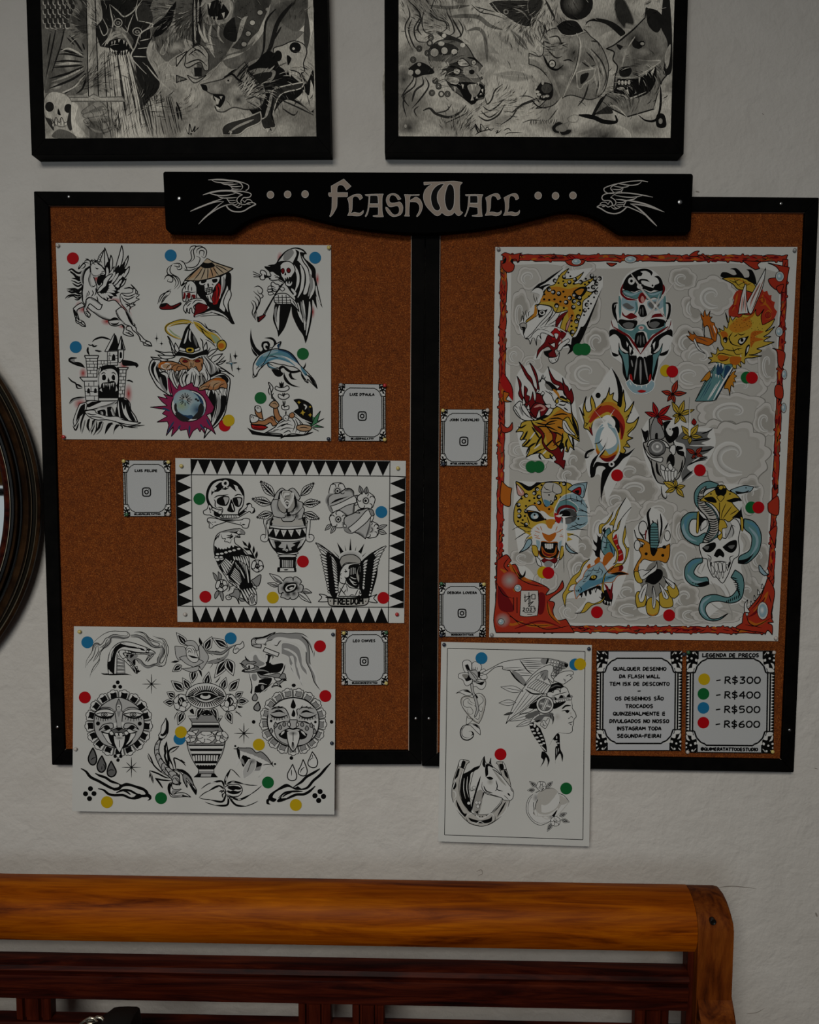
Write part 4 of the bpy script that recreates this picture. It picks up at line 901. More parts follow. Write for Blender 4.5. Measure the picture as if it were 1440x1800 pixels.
P1D = """
X 260 420 4.3636
k w;c k
f 790,682* 800,760 830,830 870,870 850,895* 810,850 785,780;f 782,775* 800,840 840,890 830,900 800,860
f 845,880* 880,850 870,820 880,790 920,785 938,810 930,840* 915,845 900,830 905,815* 920,820 912,800 890,805 888,830 900,850 930,850 960,830 965,790 940,770 890,760* 950,755 985,790 985,840 930,870 880,890
f 945,1000* 970,1000 1000,1020 1005,1000 1000,990 1030,970 1060,985 1100,1010 1160,1005 1195,980 1212,945* 1210,980 1185,1010 1150,1025 1100,1030 1060,1010 1040,990 1020,1000 1025,1020 1040,1030 1020,1055 980,1050
f 1045,1020* 1060,1060 1100,1110 1170,1138* 1110,1130 1060,1100 1040,1060;f 1100,1020* 1110,1060 1145,1080* 1100,1075 1080,1040
b w 5 820,1058* 808,1020 812,960 850,900 900,860 950,845* 975,810 1022,788* 1008,820 1005,848 1060,860 1110,890 1160,960 1230,1030 1280,1090 1300,1148* 1260,1110 1225,1075 1230,1105 1205,1090* 1180,1050 1175,1020 1130,985 1080,975 1040,965 1000,960 940,945 900,960 880,980 850,1010 835,1050
c bl;f 825,960* 860,905 920,865 980,850 1050,862 1110,895 1150,955* 1110,930 1060,905 1000,895 920,920 850,975
c lb;s 16 880,900 940,872 1000,862;s 14 900,935 980,900 1060,925 1110,960;c bl;s 12 850,985 930,930 1000,915 1080,940 1130,975;c te;s 8 880,915 960,885 1050,885;c bl;f 1170,975* 1220,1030 1210,1050 1180,1010;c db;s 8 1000,850 1070,870 1120,915 1160,965;f 990,815* 1010,800 1000,840
c k;v 4 820,1058 808,1020 812,960 850,900 900,860 950,845;s 6 820,1058 806,1010 815,950 860,890 950,848 1010,845 1080,865 1130,910 1170,970 1240,1040;s 4 950,845 980,810 1022,788 1008,845;s 6 1200,1030 1250,1070 1298,1145;f 1230,1040* 1270,1080 1298,1145* 1250,1090;s 4 830,1000 850,975 855,965;e 4 4 868,968;s 7 1175,1025 1195,1060 1225,1100
b bl 4 915,955* 930,955 970,980 1005,990* 960,995 925,980;c w;s 6 930,965 960,980 990,988;c k;f 955,1000* 1000,1000 1010,1030 990,1045 970,1030;c k;s 5 930,900 960,900 1000,912
X 260 420 4.3636
c k;b w 5 950,1225* 945,1170 925,1100 960,1140 945,1190 960,1215;s 5 935,1200 925,1160 945,1120;s 5 950,1210 965,1180
l 5 1010,1100 1015,1135;l 5 1025,1095 1025,1140;l 5 1040,1100 1036,1135;s 8 1018,1105 1025,1140 1035,1100
b w 5 985,1130 1010,1140 1045,1138 1070,1125 1085,1145 1065,1165 1030,1170 995,1162 975,1148;b w 5 1005,1190 1035,1200 1070,1188 1085,1208 1055,1230 1020,1228 1000,1210;b w 5 1030,1275 1055,1285 1080,1280 1080,1305 1050,1312 1028,1300
s 7 1035,1180 1038,1200 1045,1215;s 6 1050,1180 1046,1205;s 7 1035,1240 1042,1270 1050,1300;s 6 1052,1240 1050,1275;s 7 1060,1320 1058,1350
c gn;p 1250,1440 1352,1378 1300,1400 1325,1318 1280,1370 1240,1350 1230,1400;p 1260,1440 1350,1445 1290,1425;p 1270,1450 1310,1475 1260,1455;c k;L 4 1250,1440 1352,1378 1300,1400 1325,1318 1280,1370;l 4 1262,1445 1350,1445 1290,1425;l 4 1270,1452 1310,1475
c k;f 760,1445* 810,1470 900,1490 1000,1500 1150,1500 1270,1480 1200,1510 1050,1520 900,1512 800,1500*;f 765,1450* 830,1490 860,1505*
b r 5 790,1420* 830,1430 880,1430 920,1445* 880,1465 830,1462 800,1450;c dr;s 8 810,1445 860,1455 900,1450;c k
b skin 5 795,1375* 825,1385 880,1395 930,1370 960,1360 980,1400 1000,1420* 960,1435 940,1410 900,1430 860,1425 800,1420 785,1395
b w 5 785,1355* 795,1348 850,1370 840,1400 800,1410 785,1390;s 4 800,1355 795,1375;s 4 812,1360 808,1380
b skin 5 825,1340* 820,1295 830,1282 865,1295 875,1340 885,1385* 850,1370
b w 4 822,1300* 828,1282 845,1280 865,1290 868,1325 840,1330;s 4 838,1285 840,1305;s 4 850,1288 852,1305;c br;s 9 905,1385 940,1375 965,1400;c k
b skin 5 965,1290* 990,1290 1010,1350 1030,1375 1000,1400 975,1370 965,1330;b tan 5 930,1275* 950,1250 975,1240 995,1255 1005,1280 980,1300 950,1290;l 5 950,1215 975,1245;l 5 958,1212 985,1245;s 4 955,1265 975,1260 990,1275
b w 5 980,1440* 1010,1400 1060,1370 1100,1355 1150,1380 1200,1430 1260,1450* 1200,1500 1100,1495 1020,1530* 1030,1500 960,1490 880,1500* 950,1460
s 5 1000,1420 1060,1390 1100,1400;s 5 990,1450 1050,1420 1110,1430;s 5 1010,1470 1060,1450 1120,1455;s 5 1100,1370 1130,1420 1110,1480;s 5 1130,1380 1150,1430 1130,1490;s 5 1040,1490 1080,1470 1100,1490;s 5 960,1470 1010,1460;s 5 1160,1400 1180,1440 1160,1490;s 5 1050,1400 1090,1370;s 5 1020,1440 1080,1410;s 5 1060,1500 1010,1530;s 6 1180,1420 1220,1460 1200,1495;s 5 900,1490 980,1475
b tan 5 1145,1430* 1200,1425 1255,1440 1240,1470 1180,1475 1140,1455;s 4 1160,1450 1200,1445 1240,1455;b skin 4 1085,1345* 1110,1330 1125,1350 1115,1372 1090,1370;b w 4 1040,1365 1065,1350 1080,1365 1070,1395 1045,1390;s 4 1050,1370 1065,1385
b k 5 1120,1235* 1165,1230 1220,1250 1255,1280 1262,1320 1260,1370* 1255,1420 1200,1390 1120,1335 1160,1300* 1150,1270
c k2;s 10 1190,1260 1230,1290 1240,1330;c w;s 6 1120,1330 1180,1380 1258,1412;c Y
p 1188,1310 1194,1325 1208,1330 1195,1338 1192,1355 1182,1340 1168,1338 1180,1328;p 1246,1335 1250,1345 1260,1350 1250,1355 1246,1368 1240,1355 1228,1350 1240,1345;p 1160,1240 1164,1250 1175,1252 1164,1258 1160,1268 1154,1256 1145,1252 1156,1248;e 7 7 1245,1288;c w;s 8 1195,1270 1215,1285 1205,1308;c k
"""
sheet('drawing_sheet', LP, [(98,427),(582,431),(582,775),(110,772)], 'white drawing sheet with winged unicorn, castle, wizard and dolphin, topmost on the left board', 'poster', 'the five large drawing sheets', art=(P1A, P1B, P1C, P1D),
 stickers='r,128,454 b,300,449 b,554,453 b,133,610 g,532.5,622 g,458,699.5 r,395,748 y,402,739')
def tri_border():
 L = ['o 0 0 1', 'c k']
 def lerp(a, b, t): return (a[0]+(b[0]-a[0])*t, a[1]+(b[1]-a[1])*t)
 # band: outer edge a-b, inner edge c-d, white triangles with tips near the outer edge
 for a, b, c, d, n, ph, tip in (((336, 807), (686, 810.5), (336.5, 834.5), (685.5, 837), 15.57, .02, .93), ((340, 1093.5), (683, 1095), (339.5, 1066), (683, 1068), 15.57, .02, .97),
        ((309, 834), (312, 1066), (336.5, 834.5), (339, 1066), 10.45, .02, .90), ((713, 838), (710, 1067.5), (685.5, 837), (683, 1067.5), 10.5, .58, .97)):
  L.append('p %f,%f %f,%f %f,%f %f,%f' % (*a, *b, *d, *c)); L.append('c w')
  k = -1
  while True:
   m = (k+ph+.48)/n; s0 = (k+ph)/n-.5*0; u0, u1 = (k+ph)/n, (k+1+ph)/n; k += 1
   if u0 >= 1: break
   mid = (u0+u1)/2; A, B, T = max(u0, 0), min(u1, 1), mid
   if T > 1: T = 1
   if T < 0: continue
   p, q = lerp(c, d, A), lerp(c, d, B); t = lerp(lerp(c, d, T), lerp(a, b, T), tip)
   L.append('p %f,%f %f,%f %f,%f' % (*p, *t, *q))
  L.append('c k')
 L.append('L 1 336.5,834.5 685.5,837 683,1067.5 339,1066'); L.append('l 1 335.5,806 336.5,834.5'); L.append('l 1 309,834.2 336.5,834.5'); L.append('l 1 685.5,837 713.5,838'); L.append('l 1 685.7,810 685.5,837')
 L.append('l 1 339,1066 339.5,1093'); L.append('l 1 312,1065 339,1066'); L.append('l 1 683,1067 682.5,1095'); L.append('l 1 683,1067.5 710,1068.5')
 return '\n'.join(L)
def pets(cx, cy, R0, n, rot, w, fill='w', sq=1.0, dx=.42):
 """ring of rounded petals"""
 L = []
 for k in range(n):
  a = rot+2*math.pi*k/n;P = []
  for r, da, st in ((.25, -.1, ''), (.75, -dx, ''), (1, -dx*.55, ''), (.93, 0, ''), (1, dx*.55, ''), (.75, dx, ''), (.25, .1, '')):
   P.append('%f,%f%s' % (cx+R0*r*math.cos(a+da*6.28/n*1.9), cy+R0*sq*r*math.sin(a+da*6.28/n*1.9), st))
  L.append('b %s %s %s' % (fill, w, ' '.join(P)))
 return '\n'+'\n'.join(L)+'\n'
def leaf(x0, y0, x1, y1, wd, col, w, vein=True):
 dx, dy = x1-x0, y1-y0;l = math.hypot(dx, dy);nx, ny = -dy/l*wd, dx/l*wd
 s = 'b %s %s %f,%f* %f,%f %f,%f* %f,%f' % (col, w, x0, y0, x0+dx*.45+nx, y0+dy*.45+ny, x1, y1, x0+dx*.45-nx, y0+dy*.45-ny)
 if vein: s += '\ns %s %f,%f %f,%f' % (w, x0, y0, x0+dx*.85, y0+dy*.85)
 return '\n'+s+'\n'
def dleaf(x0, y0, x1, y1, wd, w=5):
 """dark shaded leaf, base x0 tip x1, with pale veins"""
 dx, dy = x1-x0, y1-y0;l = math.hypot(dx, dy);ux, uy = dx/l, dy/l;nx, ny = -uy, ux;L = []
 L.append('b w %s %f,%f* %f,%f %f,%f* %f,%f' % (w, x0, y0, x0+dx*.45+nx*wd, y0+dy*.45+ny*wd, x1, y1, x0+dx*.45-nx*wd, y0+dy*.45-ny*wd))
 L.append('c k\nf %f,%f* %f,%f %f,%f* %f,%f' % (x0, y0, x0+dx*.4+nx*wd*.5, y0+dy*.4+ny*wd*.5, x1, y1, x0+dx*.4-nx*wd*.5, y0+dy*.4-ny*wd*.5))
 for k in range(6):
  t = .18+.13*k;h = wd*math.sin(math.pi*min(1, t*1.05))
  for sg in (-1, 1): L.append('s %s %f,%f %f,%f' % (w*.9, x0+dx*t, y0+dy*t, x0+dx*(t+.16)+nx*sg*h*.85, y0+dy*(t+.16)+ny*sg*h*.85))
 L.append('c w\ns %s %f,%f %f,%f\nc k' % (w*1.1, x0+dx*.08, y0+dy*.08, x0+dx*.9, y0+dy*.9))
 return '\n'+'\n'.join(L)+'\n'
def feathers(rows, w, fill='w'):
 """each row: root x,y -> tip x,y, thickness, n, end root, end tip"""
 L = []
 for (ax, ay, bx, by, cx, cy, dx, dy, n, th) in rows:
  for k in range(n):
   t = k/(n-1) if n > 1 else 0
   rx, ry, tx, ty = ax+(cx-ax)*t, ay+(cy-ay)*t, bx+(dx-bx)*t, by+(dy-by)*t
   ux, uy = tx-rx, ty-ry;l = math.hypot(ux, uy) or 1;nx, ny = -uy/l*th, ux/l*th
   L.append('b %s %s %f,%f* %f,%f %f,%f %f,%f %f,%f %f,%f*' % (fill, w, rx+nx*.6, ry+ny*.6, rx+ux*.6+nx, ry+uy*.6+ny, tx-ux*.04+nx*.7, ty-uy*.04+ny*.7, tx+ux*.03, ty+uy*.03, rx+ux*.6-nx, ry+uy*.6-ny, rx-nx*.6, ry-ny*.6))
 return '\n'+'\n'.join(L)+'\n'
P2A = """
X 300 795 5.805
b w 7 420,560* 380,520 365,450 380,370 430,300 520,272 610,275 690,320 740,390 748,470 735,550 700,590 690,640* 680,668 530,670 510,640* 530,590 470,580 450,570
c k; f 375,520 365,450 380,370 430,300 520,272 610,275 690,320 740,390 748,450* 735,440 700,380 640,330* 660,360 670,400 640,380 600,350 560,385* 520,380 490,400 440,410 420,440 415,420 425,370 460,345* 500,310 540,300 500,290 440,320 400,380 385,450 400,510 440,570 400,560
c w; r 14 26 26 558,318; f 420,380* 445,350 470,365 460,385 440,378 450,395 425,400; f 640,330* 680,345 690,380 665,385 655,350; s 7 520,375 545,360 560,340 575,360 600,370 ; c k; e 13 13 560,312; s 7 520,360 545,375 570,375 600,355
s 8 440,470 480,445 540,440 590,430; s 8 650,450 690,430 730,440; s 7 440,480 455,500 455,550 480,570
f 490,470 540,450 590,455 595,490 570,540 520,540 480,520 475,490; c g1; f 540,460 590,462 585,500 560,535 550,500; c k; v 6 490,470 540,450 590,455 595,490 570,540 520,540 480,520 475,490
f 640,470 690,460 728,470 720,520 700,552 665,545 640,500; c g1; f 680,470 720,475 710,520 695,545 690,500; c k; v 6 640,470 690,460 728,470 720,520 700,552 665,545 640,500
f 618,480* 640,530 655,590 640,608 600,605 580,590 600,540; c w; s 9 622,520 635,570 645,595; c k; v 5 618,480* 640,530 655,590 640,608 600,605 580,590 600,540
s 7 480,560 520,565 540,590; s 6 690,640 700,600 735,560 
b w 6 385,540* 400,535 420,560 425,590 520,640 530,665 500,680* 420,650 400,640 370,640 340,630 335,600 370,580; f 395,560 410,580 405,600 392,580; f 400,600 415,612 405,618; f 440,600* 520,640 530,670* 450,650; e 22 22 503,612; c w; e 17 17 503,612; c k
b w 6 680,640* 780,560 775,530 800,518 825,535 830,560 855,575 850,615 820,620 800,605 690,665; f 685,640* 740,590 760,610 700,655*; e 12 6 765,602; e 8 5 772,580; s 14 835,620 855,600 850,580; s 12 780,540 800,522 820,530
b w 5 520,640 680,640 690,668 520,670; s 10 530,640 525,665; l 5 548,640 540,668; l 5 572,640 566,668; l 5 596,640 594,668; l 5 620,640 620,668; l 5 644,640 648,668; l 5 664,640 670,665; l 8 515,638 685,638
b w 6 560,705* 720,690 740,678 780,675 808,690 800,730 785,772 740,770 725,745*; b w 6 560,700* 430,670 380,675 375,705 395,730 395,770 425,772 450,750 560,712
c g3; f 560,705* 480,680 540,675 640,685 690,690 620,710; c k; f 480,683* 560,690 640,688 560,708; e 16 7 745,738; e 12 4 455,712; e 5 5 430,715 715,722 425,740; s 6 380,700 420,730; 
# eagle
b w 6 460,860* 500,820 600,790 690,780 730,790 757,820 752,840* 720,835 700,850 710,870 660,865 650,880* 660,930 720,975 790,1050 805,1150 815,1320 840,1360* 870,1420 880,1480 870,1550 810,1560* 750,1500 700,1400 600,1330 560,1270 490,1160 450,1050 440,950
c g2; f 520,820 600,793 690,782 660,805 600,815; f 700,800 735,795 757,822 750,838 720,830; c k; s 7 600,815 660,815 700,790; s 7 690,845 700,835 740,838 ; s 7 640,820 670,825 690,840 680,860; f 640,818* 680,812 670,830; s 6 655,850 690,860 708,870; s 8 625,830 610,850 570,850; s 8 635,845 610,865 570,875; s 8 640,855 600,885; s 5 510,830 530,880 560,880 550,910 580,915 610,925 620,890 650,880; s 8 480,850 455,900; s 7 500,830 480,880
f 445,950* 470,970 480,990 490,970 510,995 520,980 540,1000 550,980 570,990 580,965 600,985 620,950 640,975 650,950* 720,975 760,1030 790,1060 700,1050 600,1060 540,1110 490,1150* 465,1090 450,1030
c w; e 22 14 480,1040 522,1035 565,1022 605,1010 648,1000 695,985; e 22 14 470,1070 515,1070; e 20 14 480,1095 520,1085; c k; r 5 22 14 480,1040 522,1035 565,1022 605,1010 648,1000 695,985; r 5 22 14 470,1070 515,1070 ; s 16 460,1000 560,1000 650,970
f 500,1140* 560,1080 640,1050 720,1055 790,1120* 800,1170 740,1130 660,1080* 620,1150 590,1260* 560,1240 500,1190
"""+feathers([(620, 1100, 575, 1250, 520, 1150, 510, 1165, 1, 12), (555, 1085, 640, 1160, 510, 1135, 575, 1250, 5, 12), (640, 1060, 660, 1110, 760, 1060, 800, 1170, 6, 12)], 5)+"""
f 660,1090* 620,1180 590,1280 700,1360 800,1420 815,1330* 800,1200 760,1150
"""+feathers([(650, 1180, 720, 1270, 610, 1260, 740, 1380, 6, 12), (700, 1110, 780, 1240, 770, 1150, 800, 1350, 5, 11), (660, 1120, 690, 1190, 700, 1170, 760, 1290, 3, 10)], 5)+"""
f 740,1300* 700,1200 740,1260 770,1340* 830,1330 840,1370* 800,1440 700,1380;
"""+feathers([(840, 1360, 880, 1390, 700, 1400, 750, 1500, 1, 12), (830, 1380, 875, 1450, 720, 1400, 790, 1530, 5, 13)], 5)+"""
b w 6 800,1480* 830,1440 860,1520 870,1550 810,1560 800,1530;c g2;f 815,1490 830,1470 845,1530 825,1540;c k;v 4 815,1490 830,1470 845,1530 825,1540
s 6 620,1330 640,1360 610,1370 620,1400;s 6 640,1330 680,1370 640,1390;s 5 600,1300 610,1340;s 6 590,1300 620,1320 660,1340
b g2 6 820,1310* 850,1290 920,1250 905,1350 870,1365 840,1330
b g2 6 600,1450* 640,1430 650,1400 690,1400 710,1440 700,1480* 760,1510 720,1520 690,1490 700,1550* 670,1490 630,1470 590,1480;b w 6 575,1460 600,1460 620,1480 610,1500 580,1505 562,1480;s 5 580,1480 600,1475 595,1495
f 730,900* 770,930 780,960* 750,945;f 800,910* 820,960 805,1000* 790,960;f 848,950* 860,1000 845,1040* 835,1000;f 882,1005* 890,1050 870,1090* 862,1050;f 740,970* 790,980 810,1000* 770,1000;f 790,1040* 840,1050 860,1090* 810,1070;s 9 780,950 830,1030 870,1100
"""+pets(885, 1160, 64, 5, -1.6, 6)+"""
r 8 18 22 885,1162;e 7 12 884,1162
b g2 5 430,1225* 470,1260 480,1320 450,1290;b g2 5 485,1215* 520,1260 510,1300 490,1290
"""+pets(520, 1360, 64, 5, -1.6, 6)+"""
r 8 17 20 520,1360;e 7 10 520,1360
b g2 5 470,1415* 490,1420 490,1450 455,1495 450,1450;b g2 5 505,1420* 530,1430 540,1470 530,1515 505,1460
s 7 590,1330 600,1400 580,1420
"""
P2B = """
X 440 835 7.826
b g1 8 300,600* 330,570 500,560 720,580 760,640* 760,700 775,780 765,880 700,1000 655,1050 620,1110* 610,1280 410,1280* 415,1110 360,1060 300,990 250,880 255,760
c k;k g1;g 30 300,600 275,690;f 290,600 320,600 300,690 265,690;f 710,590 760,620 760,700 740,690;c c1;f 340,610 680,610 690,690 340,680;c k;s 8 262,690 400,710 560,715 765,695;c w;s 16 270,700 400,722 560,726 760,708;c k;s 8 262,715 400,742 560,748 768,720
f 260,720* 400,744 560,750 765,724* 775,780 765,845* 640,875 500,885 380,872 250,840* 250,770
c w;p 255,745 255,820 310,740;p 325,742 352,850 405,752;p 420,755 458,852 502,758;p 520,758 565,850 600,755;p 622,752 680,838 704,745;p 720,742 762,810 766,730;c k;e 6 6 360,770 457,788 560,786 662,773
s 8 250,845 380,878 500,888 640,880 768,848;c w;s 18 255,860 380,892 500,900 640,892 760,862;c k;s 8 250,870 380,905 500,912 640,908 768,870
f 265,880 240,880 300,1000 360,1060 400,1090 620,1090 655,1050 700,1010 765,890* 740,880* 700,970 650,1010* 655,980 690,910 610,930 580,945* 620,960 590,980 560,1000* 570,1030 540,1040* 520,990 503,940* 490,1000 475,1040* 440,1030 460,1010 390,990 430,935 400,915 325,908* 340,950 350,1010* 310,980
c w;r 7 14 12 502,1035;f 270,890 290,895 330,1000 300,960;f 735,880 765,870 700,975 690,970;c k
b w 8 375,1060 500,1080 650,1060 645,1085 500,1098 380,1085;b w 8 400,1100 620,1100 615,1130 410,1130
b g1 8 412,1145* 615,1145* 612,1280* 410,1280*;c k;f 410,1130 615,1130 610,1170 415,1165;p 412,1145 435,1145 440,1280 412,1280;p 590,1145 612,1145 610,1280 585,1280;l 7 460,1160 462,1275;l 5 485,1160 485,1275;l 5 520,1160 520,1270;l 6 545,1160 545,1275;l 6 568,1160 565,1275
b w 9 380,1275* 625,1275* 630,1330* 375,1330*;f 375,1275 410,1278 405,1330 375,1330;f 600,1278 628,1275 630,1330 610,1330;e 32 9 492,1304
b w 7 190,590* 240,590 300,560 310,580* 250,610 225,640 215,700* 240,780 245,880 225,915 180,918 145,890 145,840 180,815 215,830* 210,740 185,660;s 6 190,870 205,865 210,830;s 6 245,680 240,640 280,600;s 6 210,700 240,650
b w 7 830,600* 790,590 740,580 780,620 780,700 770,780 765,880* 790,915 840,918 875,880 870,835 830,815 805,830* 820,740 825,660;s 6 825,870 812,862 808,830;s 6 780,640 795,640 760,680
"""+dleaf(340, 300, 135, 80, 62, 7)+'\n'+dleaf(300, 400, 20, 325, 62, 7)+'\n'+dleaf(310, 520, 85, 585, 55, 7)+'\n'+dleaf(690, 290, 880, 105, 55, 7)+'\n'+dleaf(720, 400, 968, 372, 58, 7)+'\n'+dleaf(730, 520, 955, 605, 55, 7)+"""
b g1 8 325,320* 350,260 400,200 440,180 480,205 520,210 560,185 600,185 650,240 690,310* 660,360* 720,380 725,440* 745,480 710,600* 650,610 615,600* 580,635 500,640 450,635 425,590* 370,580 320,560 300,500 285,410 300,360*
c k;k g1;g -60 380,340 395,430 430,500 480,540;g 60 640,360 625,450 600,500 560,530;y 50 90 400,430;y 50 80 640,430;y 60 40 520,560;y 60 30 620,560;y 40 60 640,560
f 400,240* 380,330 380,420 420,500 500,520 500,560 560,560 540,520* 600,480 640,420 640,340 600,250 540,210 440,210
b c2 7 385,330* 380,420 410,490 460,520 490,515* 495,470 450,400 420,330
b c2 7 610,330* 615,430 570,500 515,515* 515,470 560,400 590,330
c w;b w 6 420,250* 415,330 450,400 495,460* 505,440 460,360 435,300;b w 6 575,240* 600,260 590,340 550,420 510,465* 520,430 560,350 580,290
b c2 6 445,230 500,220 560,240 565,300 540,370 510,400 480,380 450,310;c w;f 460,270 480,245 530,245 550,270 520,290 490,290 485,320 460,300;f 470,360 500,330 540,350 530,375 500,360 480,385;c k;s 7 480,320 490,290 530,285 550,265;s 7 465,370 500,332 545,358;s 6 480,390 505,370 530,390
s 8 300,345 360,335 400,350;s 8 425,590 480,580 480,540;s 8 540,530 570,550 640,530 720,440;s 7 615,600 630,560;s 7 660,360 640,330
"""+leaf(470, 1490, 260, 1355, 40, 'w', 7, 0)+'\n'+leaf(400, 1530, 235, 1487, 30, 'w', 7, 0)+'\n'+leaf(700, 1580, 850, 1620, 32, 'w', 7, 0)+'\n'+leaf(640, 1600, 840, 1760, 40, 'w', 7, 0)+"""
c g3;f 460,1490* 380,1430 300,1380 400,1490;f 640,1610* 720,1660 820,1750 700,1670;f 390,1530 330,1500 260,1490 330,1530;f 710,1590 760,1590 840,1620 760,1620;c k;
k g1
b g1 8 455,1460* 480,1420 550,1405 585,1420 580,1480 470,1500;b g1 8 595,1415 630,1400 690,1440 700,1480 650,1500 600,1480;b g1 8 385,1510* 440,1490 470,1550 440,1620 400,1630 385,1580;b g1 8 660,1520* 700,1505 730,1530 720,1590 690,1610 640,1600;b g1 8 440,1620* 540,1630 540,1700 510,1712 460,1690 420,1680;b g1 8 560,1620* 640,1600 665,1640 650,1680 600,1712 555,1700
y 60 40 500,1490;y 60 40 620,1490;y 50 50 460,1560;y 50 50 650,1560;y 60 50 520,1640;y 50 50 600,1630
f 450,1560* 470,1500 540,1480 610,1480 650,1520 630,1580 560,1620 490,1620
b w 7 475,1565* 500,1520 560,1495 620,1495 635,1520 610,1570 560,1600 500,1605;f 500,1560* 520,1530 570,1515 610,1520 590,1560 540,1585;c w;f 535,1560 570,1542 590,1550 560,1575;c k
"""
